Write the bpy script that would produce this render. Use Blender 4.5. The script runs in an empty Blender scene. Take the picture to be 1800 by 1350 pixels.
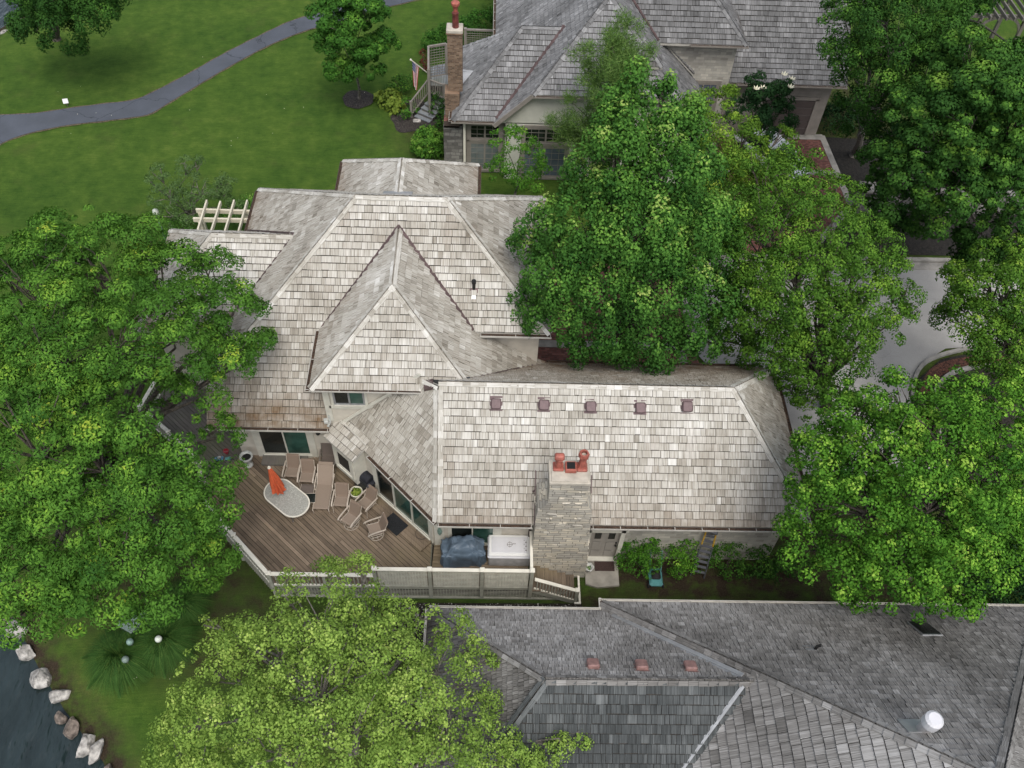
import bpy, math, random
import numpy as np
from mathutils import noise as mnoise
from mathutils import Vector, Matrix
S = bpy.context.scene
COL = S.collection
R = math.radians
rnd = random.Random(7)
NR = np.random.default_rng(11)

# ------------------------------------------------------------------ camera
F_PX, PITCH, ROLL, YAW, CAM_H = 1550.0, 51.3, 3.4, 2.85, 30.0
_hd = np.array([math.sin(R(YAW)), math.cos(R(YAW)), 0.0]); _up = np.array([0, 0, 1.0])
_rt = np.array([math.cos(R(YAW)), -math.sin(R(YAW)), 0.0])
_fw = _hd*math.cos(R(PITCH)) - _up*math.sin(R(PITCH)); _u = _hd*math.sin(R(PITCH)) + _up*math.cos(R(PITCH))
_r2 = _rt*math.cos(R(ROLL)) + _u*math.sin(R(ROLL)); _u2 = -_rt*math.sin(R(ROLL)) + _u*math.cos(R(ROLL))
CR = np.stack([_r2, _u2, _fw]); CC = np.array([0, 0, CAM_H])
cd = bpy.data.cameras.new('camera'); cam = bpy.data.objects.new('camera', cd); COL.objects.link(cam)
cd.sensor_width = 36.0; cd.lens = 36.0*F_PX/1800.0; cd.clip_end = 3000; cd.clip_start = 0.5
cam.matrix_world = Matrix(((_r2[0], _u2[0], -_fw[0], 0), (_r2[1], _u2[1], -_fw[1], 0), (_r2[2], _u2[2], -_fw[2], CAM_H), (0, 0, 0, 1)))
S.camera = cam
def ray(px, py): return np.array([(px-900)/F_PX, -(py-675)/F_PX, 1.0]) @ CR
def W(px, py, z):                      # place on the level z that shows at that spot of the photograph
    d = ray(px, py); return CC + d*((z-CAM_H)/d[2])
def WY(px, py, y):                     # place on the upright plane at y
    d = ray(px, py); return CC + d*(y/d[1])
def WP(px, py, p0, n):
    d = ray(px, py); n = np.array(n); return CC + d*(np.dot(np.array(p0)-CC, n)/np.dot(d, n))

# ------------------------------------------------------------------ light
world = bpy.data.worlds.new("World"); S.world = world; world.use_nodes = True
wt = world.node_tree; wt.nodes.clear()
sky = wt.nodes.new('ShaderNodeTexSky'); sky.sky_type = 'NISHITA'; sky.sun_disc = False
SUN_EL, SUN_AZ = R(60), R(168)
sky.sun_elevation = SUN_EL; sky.sun_rotation = SUN_AZ; sky.air_density = 1.0; sky.dust_density = 3.0; sky.ozone_density = 0.6
bg = wt.nodes.new('ShaderNodeBackground'); bg.inputs['Strength'].default_value = 0.15
wo = wt.nodes.new('ShaderNodeOutputWorld')
hs = wt.nodes.new('ShaderNodeHueSaturation'); hs.inputs['Saturation'].default_value = 0.5
wt.links.new(sky.outputs[0], hs.inputs['Color']); wt.links.new(hs.outputs[0], bg.inputs[0]); wt.links.new(bg.outputs[0], wo.inputs[0])
sl = bpy.data.lights.new('sun', 'SUN'); sl.energy = 1.25; sl.angle = R(30); sl.color = (1.0, 0.96, 0.90)
so = bpy.data.objects.new('sun', sl); COL.objects.link(so)
sd = Vector((math.sin(SUN_AZ)*math.cos(SUN_EL), math.cos(SUN_AZ)*math.cos(SUN_EL), math.sin(SUN_EL)))
so.rotation_euler = sd.to_track_quat('Z', 'Y').to_euler(); so.location = (0, -20, 50)
S.view_settings.view_transform = 'Standard'; S.view_settings.look = 'None'; S.view_settings.gamma = 1
S.view_settings.exposure = 0.5
S.cycles.use_denoising = True
S.cycles.max_bounces = 5; S.cycles.diffuse_bounces = 2; S.cycles.glossy_bounces = 2; S.cycles.transmission_bounces = 3
S.cycles.transparent_max_bounces = 4; S.cycles.caustics_reflective = False; S.cycles.caustics_refractive = False

# ------------------------------------------------------------------ materials
class NT:
    def __init__(s, name):
        s.m = bpy.data.materials.new(name); s.m.use_nodes = True; s.t = s.m.node_tree
        s.b = s.t.nodes['Principled BSDF']
    def n(s, typ, **kw):
        o = s.t.nodes.new('ShaderNode'+typ)
        for k, v in kw.items():
            setattr(o, k, v)
        return o
    def l(s, a, b): s.t.links.new(a, b)
    def coord(s, scale=(1, 1, 1), out='Object'):
        c = s.n('TexCoord'); mp = s.n('Mapping'); mp.inputs['Scale'].default_value = scale
        s.l(c.outputs[out], mp.inputs[0]); return mp.outputs[0]
    def noise(s, vec, scale, detail=3, rough=.55):
        o = s.n('TexNoise'); o.inputs['Scale'].default_value = scale; o.inputs['Detail'].default_value = detail
        o.inputs['Roughness'].default_value = rough
        if vec is not None: s.l(vec, o.inputs['Vector'])
        return o.outputs[0]
    def ramp(s, fac, stops):
        o = s.n('ValToRGB'); e = o.color_ramp.elements
        while len(e) < len(stops): e.new(.5)
        for i, (p, c) in enumerate(stops): e[i].position = p; e[i].color = (*c, 1) if len(c) == 3 else c
        s.l(fac, o.inputs[0]); return o.outputs[0]
    def mix(s, a, b, fac, mode='MIX'):
        o = s.n('Mix', data_type='RGBA', blend_type=mode)
        for k, v in ((6, a), (7, b), (0, fac)):
            if isinstance(v, (int, float)): o.inputs[k].default_value = v
            elif isinstance(v, tuple): o.inputs[k].default_value = (*v, 1)
            else: s.l(v, o.inputs[k])
        return o.outputs[2]
    def attr(s, name):
        o = s.n('Attribute'); o.attribute_name = name; return o
    def math(s, op, a, b=0.0, c=None):
        o = s.n('Math', operation=op)
        for i, v in enumerate((a, b) if c is None else (a, b, c)):
            if isinstance(v, (int, float)): o.inputs[i].default_value = v
            else: s.l(v, o.inputs[i])
        return o.outputs[0]
    def bump(s, h, strength=.4, dist=.02):
        o = s.n('Bump'); o.inputs['Strength'].default_value = strength; o.inputs['Distance'].default_value = dist
        s.l(h, o.inputs['Height']); s.l(o.outputs[0], s.b.inputs['Normal'])
    def done(s, col=None, rough=.8, metal=0.0, spec=None):
        if col is not None:
            if isinstance(col, tuple): s.b.inputs['Base Color'].default_value = (*col, 1)
            else: s.l(col, s.b.inputs['Base Color'])
        if isinstance(rough, (int, float)): s.b.inputs['Roughness'].default_value = rough
        else: s.l(rough, s.b.inputs['Roughness'])
        s.b.inputs['Metallic'].default_value = metal
        if spec is not None: s.b.inputs['Specular IOR Level'].default_value = spec
        return s.m
M = {}
def plain(name, col, rough=.7, metal=0.0, var=.12, scale=6.0, bump=0.0, spec=None):
    t = NT(name); v = t.coord(); nz = t.noise(v, scale, 4)
    c2 = tuple(max(0, x*(1-var*2.2)) for x in col); c1 = tuple(min(1, x*(1+var)) for x in col)
    c = t.ramp(nz, [(.3, c2), (.7, c1)])
    if bump: t.bump(t.noise(v, scale*6, 3), .5, bump)
    M[name] = t.done(c, rough, metal, spec); return M[name]

def shake_mat(name, lo, mid, hi, wearcol, stain=.55, spec=.2):
    t = NT(name); uv = t.n('UVMap'); uv.uv_map = 'UVMap'
    mp = t.n('Mapping'); mp.inputs['Scale'].default_value = (38, .9, 1); t.l(uv.outputs[0], mp.inputs[0])
    grain = t.noise(mp.outputs[0], 1.0, 3, .6)
    mp2 = t.n('Mapping'); mp2.inputs['Scale'].default_value = (12, .6, 1); t.l(uv.outputs[0], mp2.inputs[0])
    g2 = t.noise(mp2.outputs[0], 1.0, 2, .5)
    tone = t.attr('tone').outputs['Fac']; wear = t.attr('wear').outputs['Fac']
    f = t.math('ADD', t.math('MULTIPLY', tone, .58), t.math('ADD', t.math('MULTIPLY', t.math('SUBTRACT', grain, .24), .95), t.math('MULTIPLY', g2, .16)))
    big = t.noise(t.coord(), .55 if stain < .8 else .22, 4, .6)
    f = t.math('ADD', f, t.math('MULTIPLY', t.math('SUBTRACT', big, .5), stain))
    c = t.ramp(f, [(.22, lo), (.6, mid), (.98, hi)])
    wn = t.noise(t.coord(), 1.6, 5, .65)
    wf = t.math('MULTIPLY', wear, t.math('MULTIPLY_ADD', wn, 1.8, -.25))
    cl = t.n('Clamp'); t.l(wf, cl.inputs[0])
    wc = t.ramp(grain, [(.3, tuple(x*.55 for x in wearcol)), (.75, wearcol)])
    c = t.mix(c, wc, cl.outputs[0])
    t.bump(grain, .6, .012)
    M[name] = t.done(c, .85, 0, spec)
shake_mat('cedar_light', (.125, .108, .082), (.41, .388, .338), (.75, .74, .70), (.20, .125, .065))
shake_mat('cedar_grey', (.058, .058, .057), (.19, .19, .19), (.43, .43, .43), (.08, .065, .05))
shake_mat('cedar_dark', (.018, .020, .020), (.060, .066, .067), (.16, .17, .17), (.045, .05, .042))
shake_mat('cedar_slate', (.052, .049, .045), (.195, .188, .178), (.44, .432, .42), (.06, .05, .04), 1.0)
def boards_mat(name, cols, green=(.10, .11, .05), gsc=30):
    t = NT(name); uv = t.n('UVMap'); uv.uv_map = 'UVMap'
    mp = t.n('Mapping'); mp.inputs['Scale'].default_value = (gsc, 1.2, 1); t.l(uv.outputs[0], mp.inputs[0])
    g = t.noise(mp.outputs[0], 1, 4, .6); tone = t.attr('tone').outputs['Fac']
    big = t.noise(t.coord(), .9, 4, .6)
    f = t.math('ADD', t.math('MULTIPLY', tone, .45), t.math('ADD', t.math('MULTIPLY', g, .5), t.math('MULTIPLY', t.math('SUBTRACT', big, .4), .7)))
    c = t.ramp(f, [(.15, cols[0]), (.5, cols[1]), (.8, cols[2]), (.98, cols[3])])
    gn = t.ramp(t.noise(t.coord(), .45, 5, .6), [(.5, (0, 0, 0)), (.68, (.55, .55, .55))])
    c = t.mix(c, green, gn); t.bump(g, .3, .006)
    M[name] = t.done(c, .62, 0, .35)
boards_mat('deck_wood', [(.050, .037, .026), (.165, .125, .088), (.29, .222, .158), (.52, .38, .22)], (.13, .105, .05), 22)
boards_mat('weathered_wood', [(.06, .055, .048), (.13, .12, .105), (.20, .18, .16), (.28, .25, .22)])
boards_mat('step_wood', [(.10, .11, .12), (.20, .215, .23), (.30, .32, .34), (.36, .38, .4)])
def masonry(name, cols, bw, bh, mortar, msz=.012, vert=True, warp=.03, bumpd=.02, rough=.9, offset=.5):
    t = NT(name); tc = t.n('TexCoord'); sp = t.n('SeparateXYZ'); t.l(tc.outputs['Object'], sp.inputs[0])
    cb = t.n('CombineXYZ')
    if vert: t.l(t.math('ADD', sp.outputs[0], sp.outputs[1]), cb.inputs[0]); t.l(sp.outputs[2], cb.inputs[1])
    else: t.l(sp.outputs[0], cb.inputs[0]); t.l(sp.outputs[1], cb.inputs[1])
    nz = t.n('TexNoise'); nz.inputs['Scale'].default_value = 2.2; nz.inputs['Detail'].default_value = 2; t.l(tc.outputs['Object'], nz.inputs[0])
    sc = t.n('VectorMath', operation='SCALE'); t.l(nz.outputs[1], sc.inputs[0]); sc.inputs[3].default_value = warp
    ad = t.n('VectorMath', operation='ADD'); t.l(cb.outputs[0], ad.inputs[0]); t.l(sc.outputs[0], ad.inputs[1])
    br = t.n('TexBrick'); br.offset = offset; br.squash = .7; br.squash_frequency = 3
    br.inputs['Scale'].default_value = 1; br.inputs['Brick Width'].default_value = bw; br.inputs['Row Height'].default_value = bh
    br.inputs['Mortar Size'].default_value = msz; br.inputs['Mortar Smooth'].default_value = .3; br.inputs['Bias'].default_value = 0
    br.inputs['Color1'].default_value = (0, 0, 0, 1); br.inputs['Color2'].default_value = (1, 1, 1, 1); br.inputs['Mortar'].default_value = (.5, .5, .5, 1)
    t.l(ad.outputs[0], br.inputs[0])
    n2 = t.noise(tc.outputs['Object'], 5, 4, .6)
    f = t.math('ADD', t.math('MULTIPLY', br.outputs[0], .62), t.math('MULTIPLY', n2, .5))
    c = t.ramp(f, [(.15, cols[0]), (.5, cols[1]), (.8, cols[2]), (1.0, cols[3])])
    big = t.noise(tc.outputs['Object'], .9, 3)
    c = t.mix(c, t.ramp(big, [(.3, (.72, .72, .72)), (.65, (1, 1, 1))]), 1.0, 'MULTIPLY')
    c = t.mix(c, mortar, br.outputs['Fac'])
    h = t.math('SUBTRACT', t.math('MULTIPLY', n2, .5), br.outputs['Fac'])
    t.bump(h, .8, bumpd)
    M[name] = t.done(c, rough, 0, .25)
masonry('ledgestone', [(.36, .34, .30), (.54, .51, .44), (.66, .60, .48), (.78, .75, .67)], .46, .14, (.17, .16, .14), .010, True, .13, .03)
masonry('wall_stone', [(.32, .30, .26), (.46, .44, .39), (.56, .53, .46), (.65, .62, .55)], .42, .16, (.36, .35, .32), .01, True, .05, .02)
masonry('far_brick', [(.10, .065, .04), (.20, .13, .085), (.28, .19, .125), (.33, .25, .17)], .22, .075, (.20, .17, .14), .008, True, .01, .01)
masonry('grey_rubble', [(.10, .095, .088), (.20, .19, .175), (.27, .26, .24), (.36, .34, .31)], .4, .2, (.13, .125, .12), .015, True, .2, .04)
masonry('paver_brick', [(.085, .040, .034), (.17, .068, .055), (.235, .10, .08), (.28, .15, .125)], .2, .1, (.10, .075, .065), .008, False, .01, .006)
plain('stucco', (.56, .52, .445), .9, var=.07, scale=2.5, bump=.004)
plain('stucco_pale', (.53, .53, .46), .9, var=.06, scale=1.5, bump=.004)
plain('trim', (.60, .585, .51), .6, var=.06, scale=3)
plain('trim_taupe', (.245, .222, .195), .6, var=.08, scale=3)
plain('rail_white', (.74, .71, .61), .5, var=.04, scale=3)
plain('screen_slat', (.52, .51, .43), .65, var=.08, scale=4)
plain('rail_body', (.335, .33, .27), .65, var=.1, scale=4)
plain('pergola_paint', (.62, .57, .45), .6, var=.06, scale=3)
plain('gutter_pale', (.50, .48, .43), .5, var=.08, scale=4)
plain('gutter_brown', (.085, .06, .048), .7, var=.25, scale=9)
plain('underlay', (.045, .037, .030), .95, 0, var=.3, scale=9)
plain('edge_tan', (.13, .105, .062), 1, 0, var=.4, scale=14, bump=.03)
plain('litter', (.075, .045, .028), .95, var=.45, scale=22, bump=.02)
plain('copper_flashing', (.125, .085, .082), .5, .3, var=.2, scale=3)
plain('steel_flashing', (.36, .37, .38), .45, .4, var=.12, scale=3)
plain('dark_flashing', (.045, .047, .052), .5, .3, var=.3, scale=5)
plain('vent_maroon', (.125, .082, .085), .55, .2, var=.1, scale=8)
plain('vent_red', (.27, .155, .14), .6, .1, var=.15, scale=8)
plain('black_iron', (.02, .02, .02), .5, .3, var=.2, scale=20)
plain('black_cover', (.012, .014, .022), .45, 0, var=.3, scale=14, bump=.02)
plain('terracotta', (.36, .105, .075), .6, 0, var=.2, scale=6)
plain('old_terracotta', (.15, .035, .028), .6, 0, var=.3, scale=6)
plain('cement', (.47, .43, .36), .95, 0, var=.12, scale=3, bump=.012)
plain('concrete', (.34, .315, .27), .95, 0, var=.2, scale=1.6, bump=.01)
plain('kerb_concrete', (.30, .285, .255), .95, 0, var=.2, scale=2, bump=.008)
plain('white_plastic', (.74, .74, .72), .35, 0, var=.03, scale=2)
plain('spa_shell', (.62, .62, .64), .35, 0, var=.05, scale=2)
plain('spa_cabinet', (.42, .41, .41), .5, 0, var=.1, scale=5)
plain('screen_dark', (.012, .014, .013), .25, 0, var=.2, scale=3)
plain('interior_dark', (.006, .006, .006), .6, 0, var=.2, scale=3)
plain('door_taupe', (.30, .28, .25), .5, 0, var=.05, scale=3)
plain('garage_brown', (.075, .06, .055), .6, 0, var=.08, scale=3)
plain('sling', (.255, .20, .155), .85, 0, var=.07, scale=60)
plain('sling_back_shaded', (.215, .16, .12), .85, 0, var=.07, scale=60)  # sling colour darkened to paint the shading of tilted backrests
plain('sling_shade', (.13, .105, .09), .85, 0, var=.08, scale=60)  # darker sling: shade painted onto the wall chair; footstool's own tone
plain('chair_frame', (.50, .435, .36), .35, .1, var=.06, scale=8)
plain('dark_frame', (.16, .14, .12), .4, .1, var=.1, scale=8)
plain('grill_cover_cloth', (.095, .135, .18), .5, 0, var=.14, scale=2.5, bump=.02)
plain('urn_white', (.50, .51, .48), .55, 0, var=.15, scale=9)
plain('pot_cream', (.60, .58, .47), .5, 0, var=.06, scale=5)
plain('orange_cloth', (.62, .12, .045), .75, 0, var=.1, scale=8)
plain('mat_black', (.014, .016, .019), .9, 0, var=.4, scale=30, bump=.01)
plain('mat_brown', (.055, .032, .027), .95, 0, var=.3, scale=30, bump=.01)
plain('teal_plastic', (.10, .29, .29), .4, 0, var=.08, scale=6)
plain('ladder_yellow', (.55, .34, .03), .5, 0, var=.08, scale=6)
plain('ladder_grey', (.12, .125, .14), .5, .2, var=.1, scale=6)
plain('rock', (.43, .41, .38), .9, 0, var=.35, scale=5, bump=.05)
plain('rock_brown', (.22, .18, .15), .9, 0, var=.35, scale=5, bump=.05)
plain('bark', (.10, .085, .068), .95, 0, var=.35, scale=10, bump=.03)
plain('bark_grey', (.17, .155, .13), .95, 0, var=.3, scale=10, bump=.02)
plain('soil', (.026, .021, .015), 1, 0, var=.4, scale=9, bump=.04)
plain('shade_soil', (.016, .014, .011), 1, 0, var=.4, scale=9, bump=.04)  # soil darkened to paint in the shade under dense trees
plain('mulch', (.050, .042, .036), 1, 0, var=.45, scale=16, bump=.05)
plain('red_mulch', (.11, .045, .028), 1, 0, var=.45, scale=12, bump=.05)
plain('car_white', (.72, .74, .76), .25, 0, var=.02, scale=2)
plain('car_glass', (.02, .024, .028), .08, 0, var=.1, scale=2)
plain('rubber', (.015, .015, .015), .8, 0, var=.1, scale=8)
plain('chrome', (.5, .5, .5), .2, 1, var=.05, scale=5)
plain('lamp_glass', (.62, .66, .58), .3, 0, var=.1, scale=14)
plain('patina', (.22, .33, .28), .6, .2, var=.2, scale=14)
plain('utility_green', (.17, .225, .20), .5, 0, var=.1, scale=4)
plain('flag_red', (.42, .03, .04), .8, var=.05); plain('flag_white', (.7, .7, .7), .8, var=.05); plain('flag_blue', (.04, .05, .16), .8, var=.05)
plain('blossom', (.78, .74, .55), .6, 0, var=.08, scale=20)
plain('toy_red', (.42, .03, .05), .4); plain('toy_blue', (.13, .28, .42), .4); plain('toy_teal', (.12, .35, .33), .4)
def glassy(name, a, b):
    t = NT(name); v = t.coord((1, 1, 1)); c = t.ramp(t.noise(v, 1.4, 3), [(.35, a), (.7, b)]); M[name] = t.done(c, .12, 0, .6)
glassy('glass_dark', (.008, .011, .010), (.022, .028, .026)); glassy('glass_green', (.018, .05, .038), (.05, .12, .095))
glassy('glass_pale', (.10, .12, .12), (.19, .21, .21)); glassy('glass_blue', (.075, .095, .125), (.13, .155, .19))
# table top with a leafy mosaic look
t = NT('table_stone'); v = t.coord()
nz_ = t.n('TexNoise'); nz_.inputs['Scale'].default_value = 5.5; nz_.inputs['Detail'].default_value = 3; nz_.inputs['Distortion'].default_value = 3.5; t.l(v, nz_.inputs[0])
M['table_stone'] = t.done(t.ramp(nz_.outputs[0], [(.40, (.46, .455, .41)), (.47, (.20, .205, .18)), (.52, (.44, .435, .39)), (.60, (.22, .225, .20)), (.68, (.46, .455, .41))]), .45)
# ground
t = NT('lawn'); v = t.coord()
n1 = t.noise(v, .16, 5, .6); n2 = t.noise(v, 1.3, 5, .65); n3 = t.noise(t.coord((.35, 2.6, 1)), 5, 6, .8); n4 = t.noise(v, 34, 3, .8)
f = t.math('ADD', t.math('MULTIPLY', n1, .35), t.math('ADD', t.math('MULTIPLY', n2, .42), t.math('ADD', t.math('MULTIPLY', n3, .36), t.math('MULTIPLY', n4, .38))))
c = t.ramp(f, [(.54, (.018, .040, .007)), (.69, (.042, .090, .014)), (.82, (.072, .126, .020)), (.98, (.14, .175, .038))])
dry = t.ramp(t.noise(v, .5, 6, .7), [(.55, (0, 0, 0)), (.74, (.38, .38, .38))])
c = t.mix(c, (.075, .078, .028), dry)
bare_shade = t.attr('bare_shade').outputs['Fac']; bn = t.noise(v, 1.7, 5, .65)
bf = t.n('Clamp'); t.l(t.math('MULTIPLY', bare_shade, t.math('MULTIPLY_ADD', bn, 3.0, -.75)), bf.inputs[0])
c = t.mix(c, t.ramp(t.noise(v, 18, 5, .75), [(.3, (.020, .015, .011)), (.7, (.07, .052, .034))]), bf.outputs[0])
t.bump(t.math('ADD', n3, n4), .7, .06); M['lawn'] = t.done(c, 1.0, 0, .1)
t = NT('asphalt'); v = t.coord(); n = t.noise(v, 60, 4, .8); b = t.noise(v, .6, 4)
c = t.mix(t.ramp(n, [(.3, (.060, .068, .080)), (.7, (.112, .125, .148))]), t.ramp(b, [(.3, (.8, .8, .8)), (.7, (1.05, 1.05, 1.08))]), 1.0, 'MULTIPLY')
vo = t.n('TexVoronoi', feature='DISTANCE_TO_EDGE'); vo.inputs['Scale'].default_value = .23; wp = t.n('VectorMath', operation='ADD'); t.l(v, wp.inputs[0]); nw = t.n('TexNoise'); nw.inputs['Scale'].default_value = 1.3; nw.inputs['Detail'].default_value = 5; t.l(v, nw.inputs[0]); t.l(nw.outputs[1], wp.inputs[1]); t.l(wp.outputs[0], vo.inputs[0])
c = t.mix(c, t.ramp(vo.outputs[0], [(.0, (.45, .45, .45)), (.007, (1, 1, 1))]), 1.0, 'MULTIPLY')
c = t.mix(c, (.10, .085, .055), t.ramp(t.noise(v, 2.2, 6, .75), [(.62, (0, 0, 0)), (.8, (.5, .5, .5))]))
t.bump(n, .4, .01); M['asphalt'] = t.done(c, .9, 0, .2)
t = NT('street'); v = t.coord(); n = t.noise(v, 40, 4, .8); b = t.noise(v, .5, 5)
vo = t.n('TexVoronoi', feature='DISTANCE_TO_EDGE'); vo.inputs['Scale'].default_value = .3; wp = t.n('VectorMath', operation='ADD'); t.l(v, wp.inputs[0]); nw = t.n('TexNoise'); nw.inputs['Scale'].default_value = 1.1; nw.inputs['Detail'].default_value = 5; t.l(v, nw.inputs[0]); t.l(nw.outputs[1], wp.inputs[1]); t.l(wp.outputs[0], vo.inputs[0])
crk = t.ramp(vo.outputs[0], [(.0, (.82, .81, .79)), (.006, (1, 1, 1))])
c = t.mix(t.ramp(n, [(.3, (.30, .293, .275)), (.7, (.42, .41, .39))]), t.ramp(b, [(.3, (.78, .78, .78)), (.7, (1.05, 1.05, 1.05))]), 1.0, 'MULTIPLY')
c = t.mix(c, crk, .7, 'MULTIPLY'); t.bump(n, .3, .01); M['street'] = t.done(c, .95, 0, .2)
t = NT('water'); v = t.coord((1, 1, 1)); rot = t.n('Mapping'); rot.inputs['Rotation'].default_value = (0, 0, R(-48)); rot.inputs['Scale'].default_value = (1, .33, 1)
t.l(v, rot.inputs[0]); n = t.noise(rot.outputs[0], 1.5, 3, .55); n2 = t.noise(rot.outputs[0], 5, 2, .5)
t.bump(t.math('ADD', n, t.math('MULTIPLY', n2, .35)), 1.0, .16)
M['water'] = t.done(t.ramp(n, [(.3, (.010, .018, .018)), (.7, (.022, .036, .038))]), .07, 0, .55)
# leaves
def leaf_mat(name, dark, mid, tip_lit, trans=.15, rough=.55):
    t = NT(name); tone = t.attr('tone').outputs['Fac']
    c = t.ramp(tone, [(0.0, dark), (.55, mid), (.86, tip_lit[0]), (1.0, tip_lit[1])])
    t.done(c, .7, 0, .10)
    tr = t.n('BsdfTranslucent'); hs = t.mix(c, (.9, 1.0, .35), 1.0, 'MULTIPLY'); t.l(hs, tr.inputs[0])
    mx = t.n('MixShader'); mx.inputs[0].default_value = trans
    out = t.t.nodes['Material Output']; t.l(t.b.outputs[0], mx.inputs[1]); t.l(tr.outputs[0], mx.inputs[2]); t.l(mx.outputs[0], out.inputs[0])
    M[name] = t.m
leaf_mat('leaf_ash', (.028, .088, .013), (.086, .205, .026), ((.18, .335, .038), (.32, .40, .048)))
leaf_mat('leaf_lime', (.10, .18, .034), (.23, .355, .066), ((.37, .50, .11), (.48, .58, .16)), .22)
leaf_mat('leaf_maple', (.020, .074, .014), (.066, .172, .026), ((.15, .30, .046), (.30, .40, .10)))
leaf_mat('leaf_elm', (.026, .080, .012), (.080, .180, .020), ((.17, .30, .034), (.24, .34, .05)))
leaf_mat('leaf_yellow', (.034, .088, .012), (.098, .19, .02), ((.18, .30, .032), (.26, .35, .05)))
leaf_mat('leaf_bright', (.024, .086, .011), (.082, .215, .021), ((.18, .36, .038), (.28, .44, .065)))
leaf_mat('leaf_shade', (.012, .044, .009), (.042, .115, .018), ((.10, .22, .028), (.16, .28, .04)))
leaf_mat('leaf_lawn', (.016, .060, .010), (.052, .150, .020), ((.11, .25, .030), (.17, .30, .05)))
leaf_mat('leaf_magnolia', (.007, .026, .009), (.016, .048, .014), ((.028, .070, .020), (.05, .09, .03)), .08, .35)
leaf_mat('leaf_pine', (0.055, 0.115, 0.028), (0.105, 0.195, 0.045), ((0.16, 0.26, 0.06), (0.22, 0.30, 0.10)), 0.15)
leaf_mat('leaf_hosta', (.08, .14, .02), (.16, .23, .035), ((.24, .30, .05), (.30, .34, .07)))
leaf_mat('leaf_shrub', (.016, .058, .010), (.060, .165, .022), ((.12, .26, .034), (.19, .30, .05)))
leaf_mat('leaf_barberry', (.05, .010, .010), (.10, .018, .018), ((.15, .03, .03), (.2, .05, .04)))
leaf_mat('leaf_willow', (0.054, 0.102, 0.034), (0.096, 0.168, 0.054), ((0.144, 0.216, 0.078), (0.216, 0.276, 0.12)))
leaf_mat('leaf_grassy', (.018, .055, .012), (.050, .125, .025), ((.09, .18, .035), (.14, .21, .05)), .15)

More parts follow.
